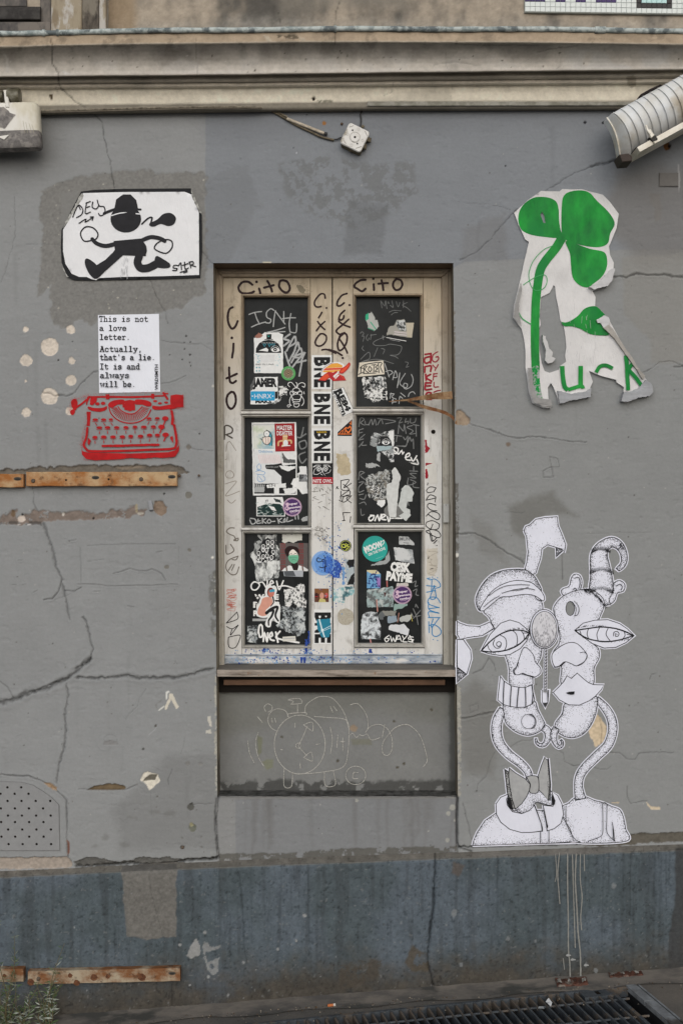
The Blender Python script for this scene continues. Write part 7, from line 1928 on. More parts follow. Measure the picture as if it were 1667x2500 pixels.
# folded band, horn rings, teeth, holes, chest details
for cc_ in ([(290,735),(350,690),(420,660),(510,650),(600,652)],[(390,715),(460,695),(530,690),(590,668)],[(470,690),(540,680),(600,680),(640,690)],[(250,820),(310,770),(370,735)],[(640,735),(655,760),(690,775)]): L(cG, cc_, 1.2)
for (yc, x0, x1, c0) in ((390,1075,1215,-22),(550,1062,1240,-24),(700,1060,1235,-30)):
    for i in range(34):
        t = i / 33; x = x0 + (x1 - x0) * t; h_ = (1 - abs(2 * t - 1) ** 1.5) * c0
        ll = 26 + 10 * r.random()
        if t > .25 and t < .6 and r.random() < .3: ll *= .5
        L(cG, [(x, yc + h_ + ll / 2 + r.uniform(-3,3)),(x + 6 * (t - .5), yc + h_ - ll / 2)],1.1 if abs(t - .5) > .25 else .7, sm=False, w1=.3)
for i in range(20): x = 1290 + r.uniform(-12,30); y = 345 + r.uniform(-5,40); L(cG, [(x, y),(x + r.uniform(6,14), y - r.uniform(8,20))],.8, sm=False)
for i in range(46):
    t = r.random(); x = 1010 + 160 * t; y = 690 + 130 * t * t - 10; L(cG, [(x, y + r.uniform(-8,10)),(x + r.uniform(14,40), y + r.uniform(10,46))],1.0, sm=False, w1=.3)
for cc_ in ([(405,72),(400,160),(398,248)],[(460,108),(455,180),(450,264)],[(517,120),(508,200),(502,272)],[(567,122),(570,200),(570,270)],[(618,100),(625,170),(618,245)]): L(cH, cc_, 1.8)
a.stroke([(x, y) for x, y in cH(ell(590,378,53,55,16))],1.0, PK, closed=True); L(cH, [(575,325),(620,325),(650,375),(635,425),(610,432)],1.0); L(cH, [(600,330),(635,350),(640,400),(625,425)],.8)
a.fill(cH([(878,158),(905,150),(943,148),(941,170),(920,174),(892,168)]), PK)
L(cG, [(940,775),(965,800),(978,840),(965,880),(940,888)],1.1); L(cG, [(925,780),(955,830),(945,885)],1.0)
L(cG, [(985,1170),(1020,1165),(1040,1195),(1020,1235),(960,1270)],1.0); L(cG, [(500,1285),(480,1310),(490,1335)],1.4); L(cG, [(515,1245),(508,1265),(512,1280)],1.2)
for cc_ in ([(790,1280),(830,1272),(870,1242)],[(540,1330),(580,1340),(640,1356)]): L(cG, cc_, 2.0)
for cc_ in ([(940,600),(975,595),(985,640),(975,680)],[(930,690),(945,675),(960,690),(945,700)],[(1260,660),(1290,645),(1308,665),(1298,690)],[(1245,690),(1232,705),(1242,715)]): L(cG, cc_, 1.4)
# medallion: grey pencil shading between two rings
a.fill(cG(ell(712,990,94,136,26)), mottle((206,206,212),(184,184,190),24,.4,.7)); a.stroke(cG(ell(712,990,94,136,26)),1.4, PK, closed=True)
for i in range(420):
    an = r.uniform(0, math.pi * 2); rad = r.random() ** .5; x = 712 + 88 * rad * math.cos(an); y = 990 + 130 * rad * math.sin(an)
    if r.random() < .12 + .8 * max(0,(y - 960) / 160): L(cG, [(x, y),(x + r.uniform(-5,5), y + r.uniform(8,22))],.8, sm=False, m_=ink((140,140,146)))
for x, y in zc: a.fill(cG(ell(x, y, 4,7,8)), ink((120,120,120)))
a.fill(cH([(700,235),(742,232),(722,268)]), ink((60,60,62))); a.fill(cH(ell(721,148,20,7,12)), ink((140,140,144))); L(cH, [(735,155),(738,225)],1.3)
L(cH, [(640,1022),(665,1090),(695,1180),(697,1218)],1.2); a.fill(cH([(705,1022),(716,1070),(730,1140),(740,1180),(735,1195),(725,1150),(710,1090)]), PK)
for cc_ in ([(682,1222),(683,1310)],[(746,1216),(747,1312)]): L(cH, cc_, 1.3)
for cc_ in ([(1155,1005),(1158,1120),(1155,1235),(1120,1265),(1045,1292)],[(1190,1010),(1188,1120),(1190,1225),(1245,1290)],[(1155,1005),(1172,995),(1190,1010)],[(876,1025),(876,1100),(882,1165),(940,1270),(985,1298)],[(1228,1145),(1240,1210),(1246,1292)]): L(cH, cc_, 1.2)
a.fill(cH([(1230,1150),(1240,1220),(1250,1292),(1238,1285),(1234,1220)]), PK); a.fill(cH([(770,935),(795,980),(792,1010),(775,1020),(765,970)]), PK); a.fill(cH([(430,960),(455,960),(475,1060),(445,1035),(428,1000)]), PK)
L(cG, [(820,1040),(880,1045),(950,1020)],.6, m_=ink((190,190,196)))
a.fill(cH([(168,1325),(900,1305),(940,1290),(960,1300),(700,1316)]), ink((196,194,204)))
a.build('paste_up', None, label='cut-out paper drawing of two long-necked heads joined by a medallion chain', cat='poster')

# --- chalk drawing of an alarm clock in the niche
CH = mottle((182,180,174),(132,131,126),260,.42,.6)
YNF = .0935
a = Art(YNF, .0008)
for st in [ell(568,533,152,176,40)]: a.stroke(cI(st + [st[0]]),1.9, CH, rough=.3, step=2)
for st in [[(655,365),(740,372),(820,378),(855,400),(862,470),(855,580),(840,650),(800,680),(720,695),(640,705),(560,708)],
           [(600,345),(605,300),(650,262),(700,245),(760,255),(805,300),(840,360),(858,430)],[(505,375),(500,350),(600,342),(608,355)],[(555,340),(555,290)],[(515,292),(580,285),(565,258),(500,265),(530,275),(515,292)],
           [(500,365),(480,330),(430,320),(390,345),(378,390),(395,430),(425,450)],[(365,335),(355,310),(375,290),(400,300),(402,325),(380,338)],[(560,540),(585,490),(612,425)],[(590,415),(642,400),(645,452),(612,430),(590,415)],[(560,545),(610,600)],[(592,610),(635,578),(642,632),(592,610)], ell(560,540,16,16,10),
           [(540,405),(540,430)],[(665,532),(690,528)],[(570,645),(572,675)],[(455,563),(465,565)],[(750,430),(762,500),(752,585)],[(795,475),(790,550)],[(825,490),(825,570)],[(810,515),(835,515)],[(770,305),(790,330)],[(750,305),(765,340)],
           [(475,675),(475,780),(518,782),(525,700)],[(715,695),(722,778),(780,772),(768,690)],[(870,295),(910,288),(945,320),(970,370),(975,430),(960,460)],[(960,460),(990,425),(1040,412),(1080,430),(1105,460),(1120,510),(1115,570),(1090,598),(1062,580),(1065,520),(1100,470),(1140,430),(1200,412),(1240,430),(1285,480),(1315,560),(1328,630),(1305,665)],
           [(870,475),(885,465),(905,490),(925,475),(945,480),(970,470),(995,505),(1045,492)],[(1060,490),(1075,410)], ell(902,717,60,55,18) + [(962,717)],[(915,700),(890,700),(885,735),(915,735)],[(258,510),(268,580),(295,640)],[(320,460),(305,520),(318,600),(352,660)],[(400,375),(405,400)],[(420,375),(425,400)],[(315,365),(345,400)]]:
    a.stroke(cI(st),1.7, CH, rough=.35, step=2)
    a.spray(cI(st),.7,22, CH, .25,.5, int(st[0][0]))
a.build('chalk_drawing', None, label='white chalk drawing of an alarm clock with two bells, under the window', cat='graffiti')

# --- pale paint runs on the plinth
DR = ink((136,136,132),.6, var=.2)
a = Art(YP, .003)
for st, w_ in [([(1040,65),(1040,200),(1043,350),(1044,500),(1050,560),(1052,650)],3.0),([(1062,65),(1066,200),(1070,330),(1072,400),(1075,490)],2.6),([(1080,65),(1075,180),(1082,300),(1088,420),(1098,520),(1100,645)],3.4),([(1098,60),(1098,180),(1106,260),(1100,350),(1104,410)],2.4),([(1003,60),(995,150),(1000,230),(1005,290)],2.6),([(985,65),(990,150),(983,190)],1.8),([(1115,65),(1117,140)],2.6),([(1020,540),(1026,590)],2.0)]:
    a.stroke(cK(st), w_, DR, rough=.22)
for x, y in [(1044,525),(1065,545),(1125,570)]: q = cK([(x, y)])[0]; a.fill(ragged(ell(q[0], q[1],7,2.6,10),1,3,3), ink((150,152,152)))
a.build('paint_drips', building, label='pale grey paint runs down the plinth under the ink-drawn heads')
# ------------------------------------------------------------------ metalwork, lamps and wiring on the front
M_rail = rust_mat('rusted_cream_steel', (176,150,116),(146,94,50),(80,54,38),.4,.6,9,(1,1,1.3))
M_rail2 = rust_mat('rusted_grey_steel', (158,146,126),(116,78,50),(56,40,32),.42,.6,11,(1,1,1.3))
M_bolt = rust_mat('bolt_metal', (96,90,82),(84,62,44),(40,34,30),.4,.6,60)
RSM = rust_mat('rust_stain', (112,74,50),(78,50,36),(48,32,26),.4,.6,60)
def rail(label, x0, x1, yt, yb, skew, bolts, holes, slots, rust=(), ybase=0.0, zs=0):
    t = empty('mounting_rail', P((x0 + x1) / 2,(yt + yb) / 2, ybase), label=label, cat='metal rail', group='rusty mounting rails')
    yf = ybase - .030
    m = MB()
    f = lambda x, y: P(x, y + skew * (x - x0), yf)
    n = 24; V = []; Fc = []
    lip = .0035
    for i in range(n + 1):
        x = x0 + (x1 - x0) * i / n; j = .5 * math.sin(i * 1.3)
        a_, b_ = f(x, yt + j * .5), f(x, yb + j)
        V += [(a_[0], ybase - .001, a_[2]),(a_[0], yf + .002, a_[2]),(a_[0], yf, a_[2] - .002),(b_[0], yf, b_[2] + .002),(b_[0], yf + .002, b_[2]),(b_[0], ybase - .001, b_[2])]
    for i in range(n):
        for k in range(5): Fc.append([i * 6 + k, i * 6 + 6 + k, i * 6 + 7 + k, i * 6 + 1 + k])
    Fc += [[0,1,2,3,4,5],[n * 6 + k for k in range(5,-1,-1)]]
    m.add(V, Fc, M_rail if ybase == 0 else M_rail2); m.build('channel', t)
    for x, y, r in bolts:
        b = MB(); c = f(x, y); b.ball(c, r * K, M_bolt, .7); b.build('bolt', t)
    for x, y, r in holes:
        b = MB(); c = f(x, y); b.ball((c[0], c[1], c[2]), r * K, M_gapdark, .12); b.build('bolt_hole', t)
    for x, y, rx, ry in slots:
        b = MB(); aa = Art(yf, .0005)
        aa.fill([(px, py + skew * (px - x0)) for px, py in ell(x, y, rx, ry, 16)], ink((74,70,64))); aa.fill([(px, py + skew * (px - x0)) for px, py in ell(x, y + 1, rx * .7, ry * .55,12)], ink((44,42,40))); aa.build('slot', t)
    for x, y, r in rust:
        aa = Art(yf, .0004); rs = random.Random(int(x))
        aa.fill([(px, py + skew * (px - x0)) for px, py in ragged(ell(x, y, r, r * .9,14),.8,3,2)], RSM)
        aa.build('rust_stain', t)
    return t
rail('longer rusty channel rail below the red typewriter', 65,432,1152,1187,-.009 * .0,[(82,1174,5.4),(345,1170,5.4)],[(162,1172,2.6),(266,1170,2.8)],[(234,1166,9.5,4.5),(420,1164,9.5,4.5)])
rail('stub of rusty channel rail cut by the photo edge below the cream spots', -160,58,1157,1190,0,[],[(-40,1174,3)],[(44,1169,10,4.5)])
rail('longer rusty channel rail low on the blue-grey plinth', 69,440,2372,2404,-.022,[(95,2390,5)],[],[(421,2384,9,4)],[(172,2384,6),(230,2390,9),(264,2388,6),(347,2392,10),(76,2398,9),(188,2402,8)], YP)
rail('stub of rusty channel rail at the left foot of the plinth', -160,58,2368,2400,-.01,[],[(-30,2380,3)],[],[(12,2384,5)], YP)
# studs left in the wall beside the rail
def stud(label, x, y, r=3.2, l=.012):
    m = MB(); m.tube([P(x, y, .004), P(x, y, -l)], r * K, M_bolt, 8); m.ball(P(x, y, -l), r * K * 1.3, M_bolt, .6)
    return m.build('anchor_bolt', building, label=label)
stud('steel stud at the right end of the upper rail', 439,1161,3); stud('small steel stud right of the upper rail', 486,1161,2.4); stud('screw low on the wall above the plinth', 446,2069,3,.003)
stud('screw plug beside the junction box', 834,302,2.6,.003)
m = MB()
strap(m, [(366,1222),(368,1232),(370,1244),(370,1248)],[-.004,-.014,-.014,-.004],[8,9,9,8], ink((140,142,146),.4)); m.build('pipe_clip', building, label='bent grey clip in the scar below the upper rail')

# --- perforated vent cover, lower left (arched plate, continues past the photo's edge)
vent = empty('vent_cover', P(4,1988,0), label='arched grey perforated vent cover low on the left of the wall', cat='vent')
cxv = 8
def mir(pts): return pts + [(2 * cxv - x, y) for x, y in pts[::-1]]
plate = mir([(cxv, 750),(150,755),(230,775),(300,818),(360,862),(405,910),(408,1080),(412,1218)])
cols_ = []
rows2 = [(788,[56,150]),(832,[9,105,200]),(881,[57,152,249,348]),(932,[11,107,203,299]),(981,[60,155,252,351]),(1025,[13,108,204,302]),(1076,[61,157,254,353]),(1125,[15,109,205,303]),(1176,[64,160,255,354])]
holes_ = []
for y, xs_ in rows2:
    for x in xs_:
        holes_.append((x, y))
        if x > 20: holes_.append((2 * cxv - x + 2, y))
a = Art(.0,.0026, disp=lambda x, y: .0)
a.fill(cL(plate), ink((136,137,138),.8, var=.1), holes=[cL(ell(x, y, 8.6,8.6,10)) for x, y in holes_], thick=.0026)
a.build('perforated_plate', vent)
a = Art(.0,.0030); a.fill(cL(ell(0,0,1,1,3)), M_gapdark)
a = Art(0,.0024); a.fill(cL(plate), M_gapdark); a.build('dark_backing', vent)
a = Art(0,.0024)
a.stroke(cL(plate[: len(plate) // 2 + 8] if False else plate),2.4, ink((120,120,121),.8), closed=True, smooth=False)
a.build('plate_seam', vent)

# --- small square cover plate at the right
box('cover_plate', 1608,421.5,1655,455,-.006,.001, ink((112,110,108),.8), building, 1.6, label='small painted square cover plate under the floodlight')

# --- junction box with cables
jb = empty('junction_box', P(866,337,0), label='white square junction box hanging tilted from its cables above the window', cat='junction box')
M_plas = mottle((214,213,210),(200,198,194),40,.4,.7,(150,144,132),(1,1,1),.45)
def rrect(cx, cy, hw, r, rot_, n=5):
    pts = []
    for (sx, sy, a0) in ((1,-1,-90),(1,1,0),(-1,1,90),(-1,-1,180)):
        for k in range(n + 1):
            an = math.radians(a0 + 90 * k / n); pts.append((cx + sx * (hw - r) + r * math.cos(an), cy + sy * (hw - r) + r * math.sin(an)))
    return rot_pts(pts, rot_, (cx, cy))
qc = cX([(1182,550)])[0]
m = MB(); m.slab(rrect(qc[0], qc[1] + 4.5,27,6,26),-.03,-.001, mottle((120,112,92),(96,90,76),50,.4,.6)); m.build('box_body', jb)
m = MB(); m.slab(rrect(qc[0], qc[1],28,7,26),-.040,-.030, M_plas, 1.8); m.build('box_lid', jb)
m = MB(); m.slab(ell(qc[0], qc[1],11,11,22),-.042,-.040, M_plas, .8); m.build('lid_boss', jb)
for q, r_ in ((cX([(1183,547)])[0],3.0),(cX([(1152,458)])[0],1.9),(cX([(1213,629)])[0],1.9)):
    m = MB(); m.ball(P(q[0], q[1],-.0418), r_ * K, M_gapdark, .3); m.build('screw', jb)
a = Art(-.040,.0006)
for q in cX([(1090,512),(1280,592),(1228,445),(1138,650)]): a.stroke(ell(q[0], q[1],3,3,10),.6, ink((160,156,150)), closed=True)
a.stroke(ell(qc[0], qc[1],12.6,12.6,20),.9, ink((150,146,140)), closed=True)
for sgn in ((1110,420,1165,402),(1310,470,1338,530),(1040,590,1066,630),(1195,690,1265,668)): a.stroke(cX([(sgn[0], sgn[1]),(sgn[2], sgn[3])]),1.4, ink((150,146,140)))
a.build('lid_marks', jb)
M_cab = mottle((110,100,84),(84,78,66),60,.4,.6); M_cabd = ink((58,58,58),.5)
for q, w_ in ((cX([(1360,560),(1352,610)]),9),(cX([(1300,640),(1296,700)]),9),(cX([(1110,705),(1150,720)]),7),(cX([(1270,405),(1295,425)]),6)):
    m = MB(); m.tube([P(q[0][0], q[0][1],-.014), P(q[1][0], q[1][1],-.014)], w_ * K * .7, ink((104,96,80)),8); m.build('cable_gland', jb)
def cable(name, label, pts, r, mat, y=-.006, par=building):
    m = MB(); c = catmull(pts, False, 6)
    m.tube([P(x, yy, y) for x, yy in c], r * K, mat, 7); return m.build(name, par, label=label)
cable('cable', 'thin dark cable dropping to the junction box from the trunking', cX([(1325,110),(1325,150),(1270,215),(1250,260),(1262,330),(1252,410)]),1.7, M_cabd)
cable('cable', 'dark cable end entering the junction box from the left', cX([(910,578),(950,575),(1010,550)]),1.6, M_cabd)
cable('cable', 'old painted cable bundle swinging down towards the junction box', cX([(0,175),(80,200),(180,245),(310,320),(450,400),(620,480),(760,545),(915,585)]),2.8, M_cab)
cable('cable', 'upper old painted cable leaving the cornice', cX([(-20,168),(90,185),(200,232),(320,290)]),2.2, mottle((150,140,122),(120,112,96),60,.4,.6))
m = MB(); q = cX([(316,312),(790,500)]); m.tube([P(q[0][0], q[0][1],-.012), P(q[1][0], q[1][1],-.012)],3.8 * K, mottle((190,180,164),(160,150,134),60,.4,.6),10); m.tube([P(q[1][0], q[1][1],-.012), P(q[1][0] + 8, q[1][1] + 2,-.012)],4.0 * K, M_cabd, 8); m.build('conduit', building, label='short pale conduit over the painted cables')
for dy, c_ in ((0,(140,132,118)),(4.5,(104,98,88))):
    cable('cable', None, [(-200,272 + dy),(100,270 + dy),(200,268 + dy),(330,264.5 + dy),(450,262 + dy * .9),(560,261 + dy * .7),(640,262 + dy * .5)],2.0, mottle(c_, (86,80,70),60,.4,.65),-.05)
m = MB(); m.slab([(896,247),(1560,248),(1560,257),(896,258.5)],-.046,-.0, mottle((150,148,140),(120,118,108),30,.4,.6),1.2); m.build('cable_trunking', building, label='grey cable trunking under the right half of the cornice')

# --- left wall lamp: cylinder joint above a peeling rounded body
lamp = empty('wall_lamp', P(40,290,0), label='old cream wall lamp with peeling paint at the left edge under the cornice', cat='lamp')
M_cream = mottle((206,202,188),(190,184,166),12,.4,.65,(214,212,206),(1,1,.5),.5)
M_peel = mottle((122,119,117),(98,95,94),60,.4,.62,(140,136,132),(1,1,1),.8)
def lofted(m, rings, mat, smooth=True, cap=True):
    n = len(rings[0]); V = [v for r_ in rings for v in r_]; Fc = []
    for i in range(len(rings) - 1):
        for k in range(n):
            k2 = (k + 1) % n; Fc.append([i * n + k, i * n + k2,(i + 1) * n + k2,(i + 1) * n + k])
    m.add(V, Fc, mat, smooth)
    if cap: m.add(rings[0],[list(range(n))], mat); m.add(rings[-1],[list(range(n))], mat)
YL = -.085
def body_ring(px_r, py, dpt, n=20):
    """rounded-rectangle ring at height py; right end px_r, mirrored about the lamp centre off frame"""
    xc, hw = -60, px_r + 60
    pts = []
    for k in range(n):
        t = 2 * math.pi * k / n; c, s_ = math.cos(t), math.sin(t); e = .35
        u = abs(c) ** e * (1 if c > 0 else -1); v_ = abs(s_) ** e * (1 if s_ > 0 else -1)
        x, _, z = P(xc + hw * u, py + (-.04 * hw * u), YL - .05)
        pts.append((x, YL - .015 + v_ * dpt, z))
    return pts
m = MB()
lofted(m, [body_ring(80,250.0,.02), body_ring(88,253,.032), body_ring(92,260,.037), body_ring(94,290,.037), body_ring(96,322,.036)], M_cream); m.build('lamp_housing', lamp)
m = MB(); lofted(m, [body_ring(95.7,322.3,.0355), body_ring(98,345,.034), body_ring(98,356,.031), body_ring(95,362,.025)], M_peel); m.build('lamp_underside', lamp, label='bare grey lower part where the cream paint has peeled')
a = Art(YL - .0515,.0012)
a.fill(ragged(cW([(-400,790),(-200,760),(0,745),(120,740),(260,850),(300,905),(480,965),(300,1180),(135,1385),(90,1350),(0,1330),(-300,1380)]),.5,4,3), M_peel)
a.fill([(x, y) for x, y in cW([(0,1640),(135,1700),(270,1575),(520,1555),(740,1535),(835,1580),(1010,1480),(1080,1530),(1225,1480),(1225,1600),(0,1720)])][:0] or cW([(0,1600),(0,1640),(135,1700),(270,1575),(270,1560)]), M_cream)
for x in (690,770,870,950): a.stroke(cW([(x, 1150 + (x - 690) * .4),(x + 40,1380),(x + 60,1500)]),.8, ink((168,162,140)))
a.build('peeled_patch', lamp)
M_oldmetal = mottle((150,148,138),(92,88,72),16,.35,.6,(60,56,44),(1,1,1),.35)
def cyl_x(m, x0, x1, yc, r, y, mat, tilt=0):
    m.tube([P(x0, yc, y), P(x0 + 1, yc, y), P(x1 - 3, yc + tilt, y), P(x1, yc + tilt, y)],[r * K * .96, r * K, r * K, r * K * .93], mat, 20)
m = MB(); cyl_x(m, 21,50,234.5,18.5,-.115, M_oldmetal); m.build('joint_cap', lamp)
m = MB(); cyl_x(m, 0,9,236,13,-.115, M_oldmetal); m.build('joint_cap', lamp)
m = MB(); m.slab([(9,219),(18.5,219),(24,262),(14,262)],-.14,-.09, M_cream, 1.4); m.build('bracket_arm', lamp)
m = MB(); m.tube([P(5,236,-.095), P(5,236,.0)],.012, M_oldmetal, 10); m.build('wall_arm', lamp)

# --- right floodlight: ribbed housing, pale rim, toggle clip
fl = empty('floodlight', P(1600,290,0), label='ribbed white floodlight tilted under the right end of the cornice', cat='lamp')
M_fl = mottle((216,220,224),(198,197,192),10,.35,.65,(180,172,158),(1,1,1),.38)
M_flr = mottle((228,224,214),(196,188,170),10,.4,.65, None, (1,1,1),.45)
p0 = cV([(345,830)])[0]; p1 = cV([(1510,190)])[0]; p2 = cV([(730,1455)])[0]
YFL = -.15
A0 = Vector(P(*p0, YFL)); A1 = Vector(P(*p1, YFL)); B0 = Vector(P(*p2, YFL))
U = (A1 - A0).normalized(); Vv = (B0 - A0); Hh = Vv.length; Vv.normalize()
Wd = Vector((0,-1,0))
LEN = .52
def fl_sec(s_, lift_=0.0, wide=0.0):
    """cross-section at distance s_ along the body: from the top edge round the front to the rim"""
    pts = []
    for k in range(15):
        t = k / 14
        d_ = t * Hh
        b_ = .085 * math.sin(math.pi * min(1,.12 + t * .85)) ** .7 - .02 * t
        pts.append(A0 + U * s_ + Vv * (d_) + Wd * (b_ + lift_ - .03))
    pts.append(A0 + U * s_ + Vv * Hh + Wd * -.06); pts.append(A0 + U * s_ + Wd * -.06)
    return pts
m = MB()
secs = [fl_sec(0), fl_sec(.02)] + [fl_sec(.02 + .01 * i) for i in range(1,51)]
# end tapers towards the cap
for i, sh in ((0,.012), ):
    secs[i] = [p + Wd * -.006 for p in secs[i]]
lofted(m, secs, M_fl); m.build('housing', fl)
pitch = .0297
for i in range(18):
    s_ = .004 + i * pitch
    m = MB()
    r1 = fl_sec(s_, .0); r2 = fl_sec(s_, .0065)
    r3 = [p + U * .0028 for p in r2]; r4 = [p + U * .0028 for p in r1]
    V = r1[:15] + r2[:15] + r3[:15] + r4[:15]; Fc = []
    for k in range(14):
        for b_ in range(3): Fc.append([b_ * 15 + k, b_ * 15 + k + 1, b_ * 15 + 16 + k, b_ * 15 + 15 + k])
    m.add(V, Fc, M_fl, False); m.build('rib', fl)
# end cap leaning out to the left
e0 = Vector(P(*cV([(300,850)])[0], YFL)); e1 = Vector(P(*cV([(520,1470)])[0], YFL))
m = MB()
s0 = fl_sec(.001); cen = [e0 + (e1 - e0) * (k / 14) + Wd * (.03 * math.sin(math.pi * k / 14) - .02) for k in range(15)]
V = s0[:15] + cen + [c + Wd * -.05 for c in cen]
Fc = []
for k in range(14): Fc.append([k, k + 1,16 + k, 15 + k]); Fc.append([15 + k, 16 + k, 31 + k, 30 + k])
m.add(V, Fc, M_fl, True); m.build('end_cap', fl)
m = MB(); m.tube([c + Wd * .002 for c in cen],.0032, M_flr, 6); m.build('cap_rim', fl)
# pale rim under the housing
m = MB()
r0 = A0 + Vv * (Hh + .001) + U * -.005
def rim_box(m, o, lu, lv, w0, w1, mat):
    V = [o + U * a_ + Vv * b_ + Wd * c_ for a_ in (0, lu) for b_ in (0, lv) for c_ in (w0, w1)]
    m.add(V, [[0,1,3,2],[4,6,7,5],[0,4,5,1],[2,3,7,6],[1,5,7,3],[0,2,6,4]], mat)
rim_box(m, r0, LEN, .019,-.06,.062, M_flr); m.build('rim', fl)
m = MB(); rim_box(m, A0 + Vv * (Hh - .004) + U * .0, LEN, .004,-.05,.036, M_gapdark); m.build('gasket', fl)
m = MB(); q = cV([(490,1500)]); m.slab(cV([(488,1500),(650,1480),(700,1530),(705,1610),(540,1622)]), YFL - .03, YFL + .05, ink((70,62,58),.7),1.5); m.build('corner_block', fl)
# toggle clip
YC = YFL - .066
m = MB(); m.tube([Vector(P(*cV([(940,1010)])[0], YC)), Vector(P(*cV([(965,1090)])[0], YC - .004)), Vector(P(*cV([(1010,1150)])[0], YC - .006))],[.004,.0035,.0045], M_flr, 8)
m.slab(cV([(965,1080),(1010,1070),(1085,1170),(1030,1220)]), YC - .008, YC + .01, M_flr, 1); m.build('clip_lever', fl)
m = MB(); m.slab(cV([(985,1210),(1030,1215),(1100,1170),(1140,1240),(1070,1290),(1030,1260)]), YC - .003, YC + .02, ink((44,42,40),.4),1); m.build('clip_hook', fl)
m = MB(); m.slab(cV([(1065,1280),(1140,1255),(1150,1285),(1090,1318)]), YC - .008, YC + .02, M_flr, 1); m.build('clip_plate', fl)
m = MB(); m.slab(cV([(815,525),(850,480),(1010,390),(1180,315),(1215,330),(1150,370),(980,450),(870,525)]), YFL + .03, YFL + .07, ink((34,28,28),.6),1); m.build('mounting_bracket', fl)
m = MB(); a_ = Vector(P(1620,300,-.06)); m.tube([a_, (a_[0],0.0, a_[2])],.018, ink((50,46,44)),10); m.build('wall_arm', fl)

# --- tiled mosaic plaque, top right (only its foot is in view)
mos = empty('mosaic_plaque', P(1480,0,.02), label='white tiled mosaic plaque with purple and black tiles, cut by the top right edge', cat='mosaic')
X0m, dxm = 1280.5,12.35
def mos_y(x): return 29.0 + (x - 1280) * .0135
m = MB()
xe = X0m + dxm * 46
m.slab([(X0m - .5,-52),(xe, -48),(xe, mos_y(xe) + 1.2),(X0m - .5, mos_y(X0m) + 1.2)],.008,.021, ink((170,176,172),.7),.6); m.build('backing', mos)
TWm = ink((210,216,214),.25, var=.05); TP = ink((52,34,92),.25); TB = ink((24,24,28),.2); TG = ink((180,214,214),.25)
meshes = {}
for r_ in range(6):
    for c_ in range(46):
        x = X0m + c_ * dxm; yb = mos_y(x) - r_ * 12.35
        col_ = TWm
        if r_ == 2 and (c_ < 4 or c_ in (6,7,10,11) or 14 <= c_ < 18): col_ = TP
        k0 = 23
        if r_ == 1 and k0 - 1 <= c_ <= k0 + 5: col_ = TB
        if r_ == 2 and c_ in (k0 - 1, k0 + 5): col_ = TB
        if r_ == 2 and k0 <= c_ <= k0 + 4: col_ = TG
        if r_ >= 3 and c_ in (k0 - 1, k0 + 5): col_ = TB
        if r_ == 3 and c_ > 24 + 6: col_ = TP
        if col_ not in meshes:
            q = MB(); w_ = 11.7 * K; v = .0
            hw = w_ / 2; bv = .0008
            q.add([(-hw + bv, -.003,-hw + bv),(hw - bv, -.003,-hw + bv),(hw - bv, -.003, hw - bv),(-hw + bv, -.003, hw - bv),(-hw, -.002,-hw),(hw, -.002,-hw),(hw, -.002, hw),(-hw, -.002, hw),(-hw, .001,-hw),(hw, .001,-hw),(hw, .001, hw),(-hw, .001, hw)],
                  [[0,1,2,3]] + [[i, 4 + i, 4 + (i + 1) % 4,(i + 1) % 4] for i in range(4)] + [[4 + i, 8 + i, 8 + (i + 1) % 4,4 + (i + 1) % 4] for i in range(4)], col_)
            me = bpy.data.meshes.new('tile'); me.from_pydata(q.v, [], q.f); me.materials.append(col_); me.update(); meshes[col_] = me
        o = bpy.data.objects.new('tile', meshes[col_]); COL.objects.link(o); o.parent = mos
        o.matrix_parent_inverse = Matrix.Translation(-Vector(mos.location))
        p = P(x + dxm / 2, yb - dxm / 2,.008); o.location = p; o.rotation_euler = (random.uniform(-.02,.02), random.uniform(-.01,.01) + .0135, random.uniform(-.02,.02))

# ------------------------------------------------------------------ pavement: tilted, rising to the right
def gp_from(points):  # plane through three points
    A, B_, C_ = [Vector(p) for p in points]
    n = (B_ - A).cross(C_ - A); n.normalize()
    if n.z < 0: n = -n
    return A, n
w0 = P(70,2497, YP); w1 = P(1667,2374, YP)
side_pt = (w0[0], w0[1] - 1.0, w0[2] - .015)
GA, GN = gp_from((w0, w1, side_pt))
def gz(x, y): return GA.z - (GN.x * (x - GA.x) + GN.y * (y - GA.y)) / GN.z
camv = Vector((0,-D, CAMZ))
def G(px, py, dz=0.0):
    """the point of the pavement seen at a photo pixel"""
    d = Vector(P(px, py, 0)) - camv
    t = ((GA + Vector((0,0, dz))) - camv).dot(GN) / d.dot(GN)
    return camv + d * t
M_asph = None
m_, nt, b = node_mat('pavement_asphalt')
v = mapped(nt); n = noise(nt, v, 4,6,.65); n2 = noise(nt, v, 220,4,.7); n3 = noise(nt, v, 1.3,5,.6)
c = mix(nt, L3((86,85,83)), L3((110,106,101)), ramp(nt, n, [(.35,0),(.7,1)]))
c = mix(nt, c, L3((132,124,115)), ramp(nt, n3,[(.55,0),(.75,.5)])); c = mix(nt, c, ramp(nt, n2,[(.3,.7),(.7,1.0)]),1.0, 'MULTIPLY')
nt.links.new(c, b.inputs['Base Color']); b.inputs['Roughness'].default_value = .85; bump(nt, b, n2,.5,.003)
M_asph = m_
M_kerbstrip = mottle((108,103,97),(80,78,76),14,.4,.62,(64,64,62),(.5,1,1),.85)
